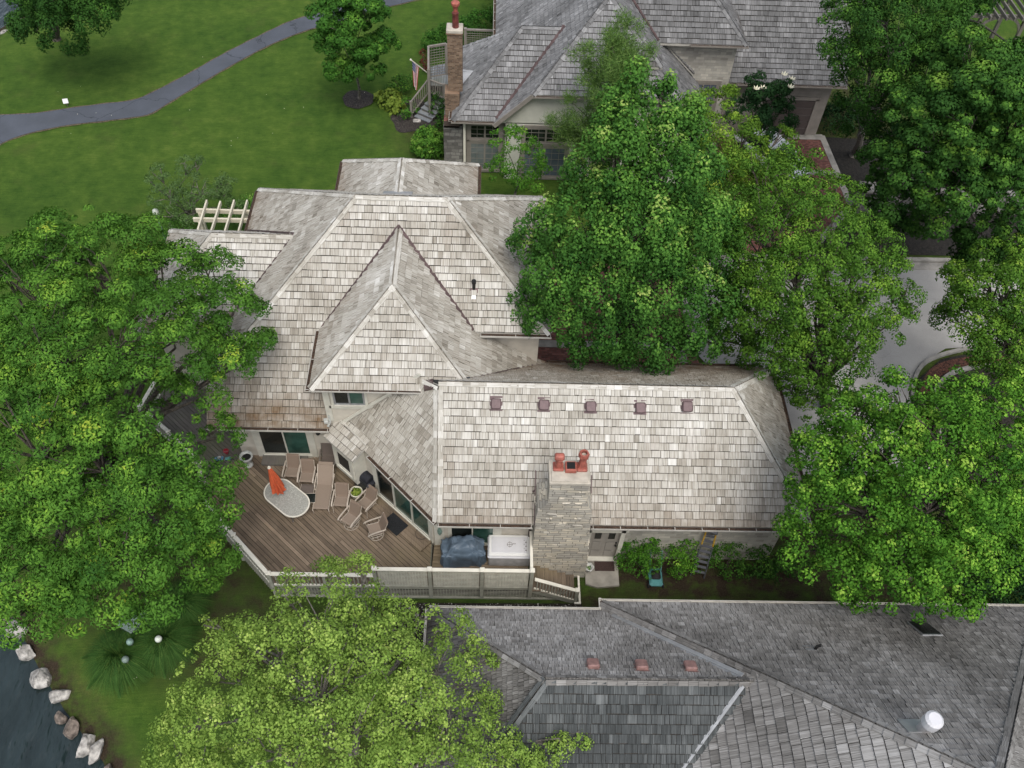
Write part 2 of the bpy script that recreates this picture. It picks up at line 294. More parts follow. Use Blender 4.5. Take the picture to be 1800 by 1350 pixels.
# ------------------------------------------------------------------ mesh helpers
ORG = {}
class MB:
    def __init__(s): s.v = []; s.f = []; s.mi = []; s.tone = []; s.wear = []; s.uv = []; s.mats = []
    def mat(s, m):
        if m not in s.mats: s.mats.append(m)
        return s.mats.index(m)
    def face(s, pts, m, tone=.5, wear=0.0, uv=None):
        k = len(s.v); s.v.extend([tuple(p) for p in pts]); s.f.append(tuple(range(k, k+len(pts)))); s.mi.append(s.mat(m))
        s.tone.append(tone); s.wear.append(wear); s.uv.extend(uv if uv is not None else [(0, 0)]*len(pts))
    def solid(s, vs, fs, m, tone=.5, wear=0.0):
        k = len(s.v); s.v.extend([tuple(p) for p in vs]); mi = s.mat(m)
        for f in fs:
            s.f.append(tuple(i+k for i in f)); s.mi.append(mi); s.tone.append(tone); s.wear.append(wear)
            s.uv.extend([(vs[i][0], vs[i][1]) for i in f])
    def box(s, c, d, m, rz=0.0, rx=0.0, ry=0.0, tone=.5, bev=0.0):
        hx, hy, hz = d[0]/2, d[1]/2, d[2]/2
        Mx = Matrix.Rotation(rz, 3, 'Z') @ Matrix.Rotation(ry, 3, 'Y') @ Matrix.Rotation(rx, 3, 'X'); c = Vector(c)
        if bev > 0:
            b = min(bev, hx*.9, hy*.9, hz*.9); vs = []
            for sz in (-1, 1):
                for (a, e) in (((hx-b), hy), (hx, (hy-b))):  # clump tops lighter: young tips plus painted top light
                    pass
            prof = [(-hz, b), (-hz+b, 0), (hz-b, 0), (hz, b)]
            rings = []
            for (z, ins) in prof:
                X, Y = hx-ins, hy-ins; q = b
                ring = [(X-q, -Y), (X, -Y+q), (X, Y-q), (X-q, Y), (-X+q, Y), (-X, Y-q), (-X, -Y+q), (-X+q, -Y)]
                rings.append([Mx @ Vector((x, y, z)) + c for x, y in ring])
            vs = [p for r in rings for p in r]; fs = []
            for i in range(3):
                for j in range(8): fs.append((i*8+j, i*8+(j+1) % 8, (i+1)*8+(j+1) % 8, (i+1)*8+j))
            fs.append(tuple(reversed(range(8)))); fs.append(tuple(range(24, 32)))
            s.solid(vs, fs, m, tone); return
        vs = [Mx @ Vector((x*hx, y*hy, z*hz)) + c for x, y, z in
              ((-1, -1, -1), (1, -1, -1), (1, 1, -1), (-1, 1, -1), (-1, -1, 1), (1, -1, 1), (1, 1, 1), (-1, 1, 1))]
        s.solid(vs, [(0, 3, 2, 1), (4, 5, 6, 7), (0, 1, 5, 4), (1, 2, 6, 5), (2, 3, 7, 6), (3, 0, 4, 7)], m, tone)
    def bar(s, a, b, w, h, m, tone=.5, up=(0, 0, 1)):   # rectangular bar from a to b
        a = Vector(a); b = Vector(b); d = (b-a).normalized(); u = Vector(up)
        sdv = d.cross(u)
        if sdv.length < 1e-4: sdv = d.cross(Vector((1, 0, 0)))
        sdv.normalize(); u = sdv.cross(d)
        vs = [p + sdv*(x*w/2) + u*(y*h/2) for p in (a, b) for x, y in ((-1, -1), (1, -1), (1, 1), (-1, 1))]
        s.solid(vs, [(0, 1, 2, 3), (7, 6, 5, 4), (0, 4, 5, 1), (1, 5, 6, 2), (2, 6, 7, 3), (3, 7, 4, 0)], m, tone)
    def tube(s, pts, r, m, n=6, tone=.5, cap=True):
        pts = [Vector(p) for p in pts]; rs = r if isinstance(r, (list, tuple)) else [r]*len(pts)
        rings = []; prev = None
        for i, p in enumerate(pts):
            d = (pts[min(i+1, len(pts)-1)]-pts[max(i-1, 0)])
            d = d.normalized() if d.length > 1e-9 else Vector((0, 0, 1))
            if prev is None: x = d.orthogonal().normalized()
            else:
                x = prev - d*prev.dot(d); x = x.normalized() if x.length > 1e-6 else d.orthogonal().normalized()
            prev = x; y = d.cross(x)
            rings.append([p + (x*math.cos(2*math.pi*j/n) + y*math.sin(2*math.pi*j/n))*rs[i] for j in range(n)])
        vs = [p for rg in rings for p in rg]; fs = []
        for i in range(len(pts)-1):
            for j in range(n): fs.append((i*n+j, i*n+(j+1) % n, (i+1)*n+(j+1) % n, (i+1)*n+j))
        if cap: fs.append(tuple(reversed(range(n)))); fs.append(tuple(range((len(pts)-1)*n, len(pts)*n)))
        s.solid(vs, fs, m, tone)
    def lathe(s, c, prof, m, n=16, sx=1, sy=1, rot=0.0, cap=True, wob=0.0):
        c = Vector(c); vs = []
        for (r, z) in prof:
            for j in range(n):
                a = 2*math.pi*j/n + rot; rr = r*(1+wob*math.sin(5*a+z*7))
                vs.append(c + Vector((rr*math.cos(a)*sx, rr*math.sin(a)*sy, z)))
        fs = []
        for i in range(len(prof)-1):
            for j in range(n): fs.append((i*n+j, i*n+(j+1) % n, (i+1)*n+(j+1) % n, (i+1)*n+j))
        if cap: fs.append(tuple(reversed(range(n)))); fs.append(tuple(range((len(prof)-1)*n, len(prof)*n)))
        s.solid(vs, fs, m)
    def prism(s, poly, z0, z1, m, mtop=None):
        n = len(poly); vs = [(x, y, z0) for x, y in poly] + [(x, y, z1) for x, y in poly]
        s.solid(vs, [(i, (i+1) % n, n+(i+1) % n, n+i) for i in range(n)] + [tuple(reversed(range(n)))], m)
        s.solid(vs, [tuple(range(n, 2*n))], mtop or m)
    def slab(s, pts, t, m):          # any flat polygon, thickened straight down
        n = len(pts); vs = [Vector(p) for p in pts] + [Vector(p)-Vector((0, 0, t)) for p in pts]
        s.solid(vs, [tuple(range(n)), tuple(reversed(range(n, 2*n)))] + [(i, n+i, n+(i+1) % n, (i+1) % n) for i in range(n)], m)
    def build(s, name, parent=None, smooth=False, loc=None):
        org = Vector((0, 0, 0))
        if parent is not None: org = ORG.get(parent.name, Vector((0, 0, 0)))
        elif loc is not None: org = Vector(loc)
        me = bpy.data.meshes.new(name)
        va = np.array(s.v, dtype=np.float64) - np.array(org)
        me.from_pydata([tuple(p) for p in va], [], s.f)
        for m in s.mats: me.materials.append(M[m])
        me.polygons.foreach_set('material_index', s.mi)
        a = me.attributes.new('tone', 'FLOAT', 'FACE'); a.data.foreach_set('value', s.tone)
        a = me.attributes.new('wear', 'FLOAT', 'FACE'); a.data.foreach_set('value', s.wear)
        uv = me.uv_layers.new(name='UVMap'); uv.data.foreach_set('uv', np.array(s.uv, dtype=np.float32).ravel())
        if smooth: me.polygons.foreach_set('use_smooth', [True]*len(me.polygons))
        me.update()
        o = bpy.data.objects.new(name, me); COL.objects.link(o)
        if parent is not None: o.parent = parent; ORG[o.name] = org
        elif loc is not None: o.location = loc; ORG[o.name] = Vector(loc)
        return o
def tag(o, label=None, cat=None, group=None, kind=None):
    if label: o['label'] = label
    if cat: o['category'] = cat
    if group: o['group'] = group
    if kind: o['kind'] = kind
    return o
def thing(name, label, cat, loc=(0, 0, 0), group=None):
    o = bpy.data.objects.new(name, None); COL.objects.link(o); o.location = tuple(loc); o.empty_display_size = .3
    ORG[o.name] = Vector(tuple(loc)); return tag(o, label, cat, group)
def copy_tree(o, parent=None):
    c = o.copy(); COL.objects.link(c); c.parent = parent
    for ch in list(o.children): copy_tree(ch, c)
    return c
def part(name, parent, fn, smooth=False, label=None):
    b = MB(); fn(b); o = b.build(name, parent, smooth)
    if label: o['label'] = label
    return o

# ------------------------------------------------------------------ roofs laid course by course
def clip(poly, ax, val, keep_less):
    out = []; n = len(poly)
    for i in range(n):
        a, b = poly[i], poly[(i+1) % n]
        da = (val-a[ax]) if keep_less else (a[ax]-val); db = (val-b[ax]) if keep_less else (b[ax]-val)
        if da >= 0: out.append(a)
        if da*db < 0:
            t = da/(da-db); out.append((a[0]+(b[0]-a[0])*t, a[1]+(b[1]-a[1])*t))
    return out
def area2(p): return abs(sum(p[i][0]*p[(i+1) % len(p)][1]-p[(i+1) % len(p)][0]*p[i][1] for i in range(len(p))))/2
def roof_face(b, pts, m, expo=.26, wmin=.13, wmax=.36, t=.045, wear=0.0, eave_wear=0.6, slab=.13, side='gutter_pale', tshift=0.0, joint=.024, elen=.55):
    P = [Vector(p) for p in pts]
    n = Vector((0, 0, 0))
    for i in range(len(P)): n += (P[i]).cross(P[(i+1) % len(P)])
    n.normalize()
    if n.z < 0: n = -n; P = P[::-1]
    u = Vector((0, 0, 1)).cross(n).normalized(); v = n.cross(u)
    o = P[0]; Q = [((p-o).dot(u), (p-o).dot(v)) for p in P]
    b.slab([p - n*.014 for p in P], slab, side); b.face([p - n*.009 for p in P], 'underlay')
    v0 = min(q[1] for q in Q); v1 = max(q[1] for q in Q); row = 0; vv = v0
    while vv < v1-.02:
        band = clip(clip(Q, 1, vv-.02, False), 1, vv+expo-joint, True)
        if len(band) >= 3:
            x0 = min(q[0] for q in band); x1 = max(q[0] for q in band); x = x0 - rnd.random()*.2
            while x < x1:
                w = rnd.uniform(wmin, wmax) if rnd.random() < .8 else rnd.uniform(wmin, wmin*1.4)
                j = rnd.uniform(-.010, .010); gp = rnd.uniform(.006, .016); lo = vv+j
                pc = clip(clip(clip(band, 0, x+gp/2, False), 0, x+w-gp/2, True), 1, lo, False)
                if len(pc) >= 3 and area2(pc) > .0012:
                    tt = t*rnd.uniform(.75, 1.3); tilt = rnd.uniform(-.006, .006)
                    top = []; uvs = []; off = rnd.random()*50
                    for (a, c) in pc:
                        h = tt*(1-(c-lo)/(expo+.02)*.97) + tilt*((a-x)/w-.5)
                        top.append(o + u*a + v*c + n*h); uvs.append((a+off, c+off*.3))
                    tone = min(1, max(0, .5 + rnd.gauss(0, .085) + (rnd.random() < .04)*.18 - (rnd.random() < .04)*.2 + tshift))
                    pw = top[0]; nzv = mnoise.noise(Vector((pw.x*.55, pw.y*.55, pw.z*.2)))*.6+mnoise.noise(Vector((x*1.6, vv*.35, 3.1)))*.6
                    tone = min(1, max(0, tone+nzv*.13))
                    wr = min(1, wear + max(0, nzv-.12)*(.5 if m == 'cedar_light' else .15) + eave_wear*math.exp(-(vv-v0)/elen) + rnd.uniform(-.08, .08))
                    b.face(top, m, tone, max(0, wr), uvs)
                    bot = [p - n*.04 for p in top]; k = len(top)
                    for i in range(k):
                        i2 = (i+1) % k
                        b.face([top[i], bot[i], bot[i2], top[i2]], m, max(0, tone-.35), max(0, wr), [uvs[i], uvs[i], uvs[i2], uvs[i2]])
                x += w
        vv += expo; row += 1
def caps(b, a, c, n1, n2, m, w=.15, step=.27, tshift=.1, wear=0.0):      # cap boards along a ridge or hip, from a (low) to c
    a = Vector(a); c = Vector(c); d = (c-a); L = d.length; d.normalize()
    n1 = Vector(n1).normalized(); n2 = Vector(n2).normalized(); mid = (n1+n2).normalized()
    s1 = d.cross(n1).normalized(); s2 = d.cross(n2).normalized()
    if s1.dot(n2) < 0: s1 = -s1
    if s2.dot(n1) < 0: s2 = -s2
    s1, s2 = -s1, -s2
    k = 0; x = 0.0
    while x < L-.05:
        x1 = min(L, x+step+.16)
        for (nn, sv) in ((n1, s1), (n2, s2)):
            tone = min(1, max(0, .47+rnd.gauss(0, .12)+tshift)); ww = w*rnd.uniform(.88, 1.1); off = rnd.random()*40
            p = [a+d*x+nn*.055+mid*.012, a+d*x1+nn*.024+mid*.006]
            q = [p[0]+sv*ww, p[1]+sv*ww]
            b.face([p[0], q[0], q[1], p[1]], m, tone, wear, [(off, 0), (off+ww, 0), (off+ww, .4), (off, .4)])
            b.face([p[0]-mid*.045, q[0]-nn*.045, q[0], p[0]], m, max(0, tone-.3), wear)
            b.face([q[0], q[0]-nn*.045, q[1]-nn*.045, q[1]], m, max(0, tone-.3), wear)
        x += step; k += 1
def pn(*pts):
    P = [Vector(p) for p in pts]; n = (P[1]-P[0]).cross(P[2]-P[0]).normalized()
    return n if n.z > 0 else -n
def gutter(b, a, c, out, litter=True, outer='gutter_pale', w=.125, h=.07):
    a = Vector(a); c = Vector(c); o = Vector(out).normalized(); d = (c-a).normalized(); Z = Vector((0, 0, 1))
    def q(o0, o1, z0, z1, m, e=0.0):
        p = [a-d*e+o*o0+Z*z0, c+d*e+o*o0+Z*z0, c+d*e+o*o1+Z*z0, a-d*e+o*o1+Z*z0]; r = [x+Z*(z1-z0) for x in p]
        b.solid(p+r, [(0, 1, 2, 3), (4, 7, 6, 5), (0, 4, 5, 1), (1, 5, 6, 2), (2, 6, 7, 3), (3, 7, 4, 0)], m)
    q(.0, w, -h, -h+.015, outer); q(w-.014, w+.004, -h-.002, .008, outer, .004); q(-.012, .006, -h, -.01, 'gutter_brown')
    if litter: q(.008, w-.016, -h+.016, -h+.045, 'litter')
    L = (c-a).length; k = max(1, int(L/.95))
    for i in range(k+1):
        p = a+d*(L*i/k*.98+.01*L); b.bar(p+o*.0+Z*.004, p+o*w+Z*.004, .022, .012, outer)
def strip(b, a, c, w, m, lift=.05):
    a = Vector(a)+Vector((0, 0, lift)); c = Vector(c)+Vector((0, 0, lift)); b.bar(a, c, w, .03, m)
    b.bar(a+Vector((0, 0, .02)), c+Vector((0, 0, .02)), w*.3, .03, m)

# ------------------------------------------------------------------ openings
def window(parent, name, p0, p1, z0, z1, nrm, cols, rows=1, frame='trim', panes=('glass_dark',), fw=.07, munt=0, muntv=0, casing=.09, inner=None, proud=.05):
    """p0,p1 ground ends of the opening on the wall face; nrm outward"""
    a = Vector((p0[0], p0[1], 0)); c = Vector((p1[0], p1[1], 0)); d = (c-a).normalized(); L = (c-a).length; o = Vector((nrm[0], nrm[1], 0)).normalized(); Z = Vector((0, 0, 1))
    b = MB()
    def bb(x0, x1, za, zb, q0, q1, m):
        p = [a+d*x0+o*q0+Z*za, a+d*x1+o*q0+Z*za, a+d*x1+o*q1+Z*za, a+d*x0+o*q1+Z*za]; r = [k+Z*(zb-za) for k in p]
        b.solid(p+r, [(0, 3, 2, 1), (4, 5, 6, 7), (0, 1, 5, 4), (1, 2, 6, 5), (2, 3, 7, 6), (3, 0, 4, 7)], m)
    if casing:
        bb(-casing, 0, z0-casing, z1+casing, 0, proud, frame); bb(L, L+casing, z0-casing, z1+casing, 0, proud, frame)
        bb(0, L, z1, z1+casing, 0, proud, frame); bb(0, L, z0-casing, z0, 0, proud+.03, frame)
    fi = inner or frame
    for (x0, x1, za, zb) in ((0, fw, z0, z1), (L-fw, L, z0, z1), (fw, L-fw, z0, z0+fw), (fw, L-fw, z1-fw, z1)): bb(x0, x1, za, zb, 0, proud-.012, fi)
    for i in range(1, cols): bb(L*i/cols-fw*.45, L*i/cols+fw*.45, z0+fw, z1-fw, 0, proud-.015, fi)
    for j in range(1, rows): bb(fw, L-fw, z0+(z1-z0)*j/rows-fw*.5, z0+(z1-z0)*j/rows+fw*.5, 0, proud-.018, fi)
    cw = L/cols
    for i in range(cols):
        for k in range(1, munt+1): x = cw*i + cw*k/(munt+1); bb(x-.009, x+.009, z0+fw, z1-fw, .0, .028, fi)
    for k in range(1, muntv+1): z = z0+(z1-z0)*k/(muntv+1); bb(fw, L-fw, z-.009, z+.009, 0, .027, fi)
    fr = b.build(name, parent)
    b = MB()
    for i in range(cols):
        x0 = cw*i+fw*.5; x1 = cw*(i+1)-fw*.5
        p = [a+d*x0+o*.014+Z*(z0+fw*.6), a+d*x1+o*.014+Z*(z0+fw*.6), a+d*x1+o*.014+Z*(z1-fw*.6), a+d*x0+o*.014+Z*(z1-fw*.6)]
        b.face(p, panes[i % len(panes)])
        b.face([k-o*.01 for k in reversed(p)], panes[i % len(panes)])
    b.build('pane', fr)
    return fr

# ================================================================== GROUND
SHORE = [(-3, -6), (-9, 4), (-12.3, 8.3), (-13.9, 9.8), (-15.3, 11.3), (-17.0, 13.4), (-21, 20), (-27, 31), (-31.5, 42), (-31.6, 48), (-31.2, 52), (-29.6, 55.6), (-27.5, 60), (-24, 75), (-24, 130)]
def shore_d(X, Y):       # signed distance to the bank, positive on land
    best = np.full(X.shape, 1e9); sg = np.ones(X.shape)
    for (x0, y0), (x1, y1) in zip(SHORE[:-1], SHORE[1:]):
        dx, dy = x1-x0, y1-y0; L2 = dx*dx+dy*dy
        t = np.clip(((X-x0)*dx+(Y-y0)*dy)/L2, 0, 1); ex = X-(x0+t*dx); ey = Y-(y0+t*dy); d = np.hypot(ex, ey)
        cr = dx*(Y-y0)-dy*(X-x0)      # shoreline runs north: land lies east (cr<0)
        m = d < best; best = np.where(m, d, best); sg = np.where(m, np.where(cr < 0, 1, -1), sg)
    return best*sg
def ground_z(x, y):
    d = float(shore_d(np.array([x]), np.array([y]))[0]); return 0.0 if d > 2.2 else (-.62*(1-max(d, 0)/2.2)**1.6 if d > 0 else max(-1.6, -.62+d*.5))
xs = np.concatenate([[-900, -300, -120, -80], np.arange(-60, 60.1, .5), [80, 120, 300, 900]])
ys = np.concatenate([[-300, -80, -30], np.arange(-12, 90.1, .5), [110, 160, 300, 900, 1800]])
GX, GY = np.meshgrid(xs, ys); D = shore_d(GX, GY)
GZ = np.where(D > 2.2, 0, np.where(D > 0, -.62*(1-np.clip(D, 0, 2.2)/2.2)**1.6, np.maximum(-1.6, -.62+D*.5)))
GZ += np.where((D > .5), .012*np.sin(GX*.9+GY*.4)*np.cos(GY*.7), 0)
bare_shade = np.zeros(GX.shape)
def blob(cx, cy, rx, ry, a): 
    global bare_shade; bare_shade = np.maximum(bare_shade, a*np.clip(1.6-1.2*np.hypot((GX-cx)/rx, (GY-cy)/ry), 0, 1))
bare_shade = np.maximum(bare_shade, np.clip(1.9-D/.7, 0, 1.3)*(D > -.6)); blob(8, 13.2, 9, 1.2, .62); blob(8.5, 15.0, 6, 1.2, 1.2); blob(4.0, 13.6, 1.2, 1.8, .9); blob(-8.8, 12.6, 3.2, 2.2, .75); blob(-1, 12.7, 7, 1.0, 1.0); blob(-8.5, 12.5, 2.6, 2.4, .55); blob(-4, 10, 4, 4, .5); blob(-12, 17, 4.5, 5, .8)  # patches between ash and birch paint in tree shade; the rest is bare soil
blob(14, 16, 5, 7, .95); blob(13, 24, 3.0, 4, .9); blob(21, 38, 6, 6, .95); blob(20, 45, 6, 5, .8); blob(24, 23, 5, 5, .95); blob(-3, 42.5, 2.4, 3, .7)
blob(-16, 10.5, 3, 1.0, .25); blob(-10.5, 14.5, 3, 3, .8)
nx, ny = len(xs), len(ys)
me = bpy.data.meshes.new('lawn'); idx = np.arange(nx*ny).reshape(ny, nx)
fc = np.stack([idx[:-1, :-1], idx[:-1, 1:], idx[1:, 1:], idx[1:, :-1]], -1).reshape(-1, 4)
me.from_pydata(np.stack([GX, GY, GZ], -1).reshape(-1, 3).tolist(), [], fc.tolist())
a = me.attributes.new('bare_shade', 'FLOAT', 'POINT'); a.data.foreach_set('value', bare_shade.ravel().astype(np.float32))
me.materials.append(M['lawn']); me.polygons.foreach_set('use_smooth', [True]*len(me.polygons))
g = bpy.data.objects.new('ground', me); COL.objects.link(g); tag(g, kind='structure')
def sheet(name, polys, m, z, smooth=False):
    b = MB()
    for p in polys: b.face([(x, y, z) for x, y in p], m)
    o = b.build(name); return tag(o, kind='structure')
sheet('pond_water', [[(-300, -60), (-1, -60), (-3, -6), (-7, 4.5), (-10.5, 8.6), (-15.3, 13.8), (-19.6, 20.3), (-25.6, 31), (-30, 42), (-30, 48), (-29.6, 52), (-28, 55.6), (-26, 60), (-22.4, 75), (-22.4, 400), (-300, 400)]], 'water', -.56)
# path
def smooth_line(pts, k=8):
    out = []; P = [Vector((*p, 0)) if len(p) == 2 else Vector(p) for p in pts]
    for i in range(len(P)-1):
        p0 = P[max(i-1, 0)]; p1 = P[i]; p2 = P[i+1]; p3 = P[min(i+2, len(P)-1)]
        for j in range(k):
            t = j/k; out.append(.5*((2*p1)+(-p0+p2)*t+(2*p0-5*p1+4*p2-p3)*t*t+(-p0+3*p1-3*p2+p3)*t**3))
    out.append(P[-1]); return out
up_px = [(0, 203), (62, 200), (123, 191), (185, 183), (234, 177), (271, 162), (329, 132), (391, 97), (452, 66), (514, 37), (568, 22), (640, 2)]
lo_px = [(0, 254), (25, 243), (62, 232), (123, 220), (185, 213), (231, 207), (263, 201), (304, 177), (358, 144), (411, 113), (473, 80), (535, 55), (580, 43), (660, 18), (735, 0)]
U = smooth_line([tuple(W(x, y, 0)[:2]) for x, y in up_px]); Lw = smooth_line([tuple(W(x, y, 0)[:2]) for x, y in lo_px])
U = [U[0]+Vector((-6, -5, 0))] + U + [U[-1]+Vector((12, 8, 0))]; Lw = [Lw[0]+Vector((-2.5, -6, 0))] + Lw + [Lw[-1]+Vector((10, 6, 0))]
def resamp(P, n):
    d = [0]; 
    for a_, b_ in zip(P[:-1], P[1:]): d.append(d[-1]+(b_-a_).length)
    out = []
    for i in range(n):
        s = d[-1]*i/(n-1); k = max(j for j in range(len(d)) if d[j] <= s+1e-9); k = min(k, len(P)-2)
        out.append(P[k].lerp(P[k+1], (s-d[k])/max(1e-6, d[k+1]-d[k])))
    return out
U = resamp(U, 120); Lw = resamp(Lw, 120)
sheet('path', [[(a_.x, a_.y), (b_.x, b_.y), (c_.x, c_.y), (d_.x, d_.y)] for a_, b_, c_, d_ in zip(Lw[:-1], Lw[1:], U[1:], U[:-1])], 'asphalt', .035)
# bare worn edge beside the path
b = MB()
for E, sg in ((U, 1), (Lw, -1)):
    for i in range(len(E)-1):
        for e_ in (0,):
            d = (E[i+1]-E[i]).normalized(); nrm = Vector((-d.y, d.x, 0))*sg; w0 = .10+.03*math.sin(i*1.7); w1 = .10+.03*math.sin((i+1)*1.7)
            b.face([(E[i].x, E[i].y, .022), (E[i+1].x, E[i+1].y, .022), (*(E[i+1]+nrm*w1)[:2], .022), (*(E[i]+nrm*w0)[:2], .022)], 'edge_tan')
tag(b.build('path_edge_soil'), kind='structure')
# street behind the house, east
st = [tuple(W(x, y, 0)[:2]) for x, y in [(1700, 470), (1535, 470)]]
sheet('street', [[(11.5, 19.5), (18.6, 19.5), (18.7, 23.9), (19.6, 25.5), (21.2, 26.6), (30, 27.6), (60, 28), (60, 32.3), (9.8, 32.0), (9.6, 25.9), (11.0, 23.5)]], 'street', .03)
b = MB()
kp = smooth_line([(18.6, 19.5), (18.7, 23.0), (19.3, 24.9), (20.7, 26.1), (24, 26.9), (30, 27.3), (45, 27.6)], 6)
for a_, c_ in zip(kp[:-1], kp[1:]): b.bar((a_.x, a_.y, .07), (c_.x, c_.y, .07), .16, .15, 'kerb_concrete')
b.bar((9.8, 32.4, .07), (60, 32.7, .07), .22, .15, 'kerb_concrete'); b.box((34, 32.05, .045), (50, .5, .03), 'kerb_concrete')
tag(b.build('kerb'), kind='structure')
sheet('road_island_soil', [[(18.75, 19), (18.85, 22.9), (19.4, 24.75), (20.8, 25.95), (24, 26.75), (30, 27.15), (45, 27.4), (45, 19)]], 'soil', .045)
b = MB(); ip_ = smooth_line([(19.2, 20), (19.6, 23.2), (20.3, 24.5), (21.4, 25.25), (23.2, 25.6), (25.0, 25.5)], 6)
for a_, c_ in zip(ip_[:-1], ip_[1:]): b.bar((a_.x, a_.y, .09), (c_.x, c_.y, .09), .2, .14, 'kerb_concrete')
tag(b.build('planting_bed_kerb'), kind='structure')
mo = smooth_line([(18.85, 21), (18.95, 22.9), (19.6, 24.7), (20.9, 25.8), (24, 26.4), (27, 26.6)], 6); mi_ = smooth_line([(19.1, 21), (19.4, 23.2), (20.1, 24.6), (21.3, 25.35), (23.2, 25.7), (25.0, 25.6)], 6)
sheet('red_mulch_strip', [[(a_.x, a_.y), (c_.x, c_.y), (e_.x, e_.y), (f_.x, f_.y)] for a_, c_, e_, f_ in zip(mo[:-1], mo[1:], mi_[1:], mi_[:-1])], 'red_mulch', .055)
# brick drives
sheet('brick_driveway', [[(12.4, 32.2), (15.6, 32.2), (19.2, 36.6), (19.0, 42.7), (12.6, 42.7), (12.4, 36)]], 'paver_brick', .034)
b = MB(); b.box((15.8, 42.55, .046), (6.6, .5, .02), 'kerb_concrete'); b.box((15.9, 39.3, .046), (6.6, .42, .02), 'kerb_concrete')
b.bar((19.05, 42.7, .046), (19.25, 36.6, .046), .35, .022, 'kerb_concrete'); b.bar((19.25, 36.6, .046), (15.7, 32.2, .046), .35, .024, 'kerb_concrete'); b.bar((12.4, 32.2, .046), (12.5, 42.3, .046), .3, .022, 'kerb_concrete')
tag(b.build('driveway_border'), kind='structure')
sheet('brick_court', [[(0.5, 22.0), (10.2, 22.0), (9.4, 26.5), (9.4, 31.9), (2.5, 31.9), (2.5, 29), (.5, 29)]], 'paver_brick', .034)
b = MB(); b.box((5.5, 26.35, .046), (8.2, .42, .02), 'kerb_concrete'); b.box((9.45, 29.2, .046), (.35, 5.3, .024), 'kerb_concrete'); b.box((8.9, 24.4, .046), (.35, 3.4, .022), 'kerb_concrete')
tag(b.build('court_border'), kind='structure')
def disc(cx, cy, r, n=40, w=.04, seed=1):
    rr = random.Random(seed); ph = [rr.uniform(0, 6.28) for _ in range(4)]
    return [(cx+(r*(1+w*math.sin(3*a+ph[0])+w*math.sin(7*a+ph[1])*.6))*math.cos(a), cy+(r*(1+w*math.sin(3*a+ph[0])+w*math.sin(7*a+ph[1])*.6))*math.sin(a)) for a in [2*math.pi*i/n for i in range(n)]]
c0 = W(630, 175, 0); sheet('mulch_ring', [disc(c0[0], c0[1], .92)], 'mulch', .04)
sheet('planting_bed', [disc(-4.2, 43.5, 1.55, 40, .12, 3)], 'mulch', .03); 
sheet('gravel_strip', [[(-3.2, 12.3), (3.6, 12.3), (3.7, 13.8), (-3.2, 13.75)]], 'soil', .034)
sheet('north_bed_soil', [[(19.3, 36.9), (34, 37), (34, 42), (19.2, 42.6)]], 'shade_soil', .03)
sheet('street_bank_soil', [[(12.2, 32.8), (50, 33.1), (50, 36.6), (20, 36.6)]], 'shade_soil', .028)
# gravel specks beside the skirt
b = MB()
for i in range(900):
    x = rnd.uniform(-3.1, 3.6); y = rnd.uniform(13.0, 13.75) if rnd.random() < .8 else rnd.uniform(12.4, 13.1); s = rnd.uniform(.015, .045)
    vs = [(x+s*rnd.uniform(-1, 1), y+s*rnd.uniform(-1, 1), .04+s*rnd.uniform(-.3, 1)) for _ in range(5)]
    b.solid(vs, [(0, 1, 2), (0, 2, 3), (0, 3, 4), (0, 4, 1), (1, 2, 3), (1, 3, 4)], 'rock')
tag(b.build('gravel'), 'pale gravel scattered under the deck skirt', 'gravel', kind='stuff')

b = MB()
for i in range(60):
    x = rnd.uniform(-26, -4); y = rnd.uniform(28, 52) if i % 5 else rnd.uniform(9, 12); x = x if i % 5 else rnd.uniform(-12, -8); 
    if ground_z(x, y) < -.05: continue
    r_ = rnd.uniform(.014, .028); b.face([(x-r_, y, .05), (x, y-r_, .05), (x+r_, y, .06), (x, y+r_, .05)], 'blossom' if i % 3 else 'edge_tan')
tag(b.build('clover_flowers'), 'tiny pale clover flowers and leaf flecks scattered over the lawn', 'flowers', kind='stuff')

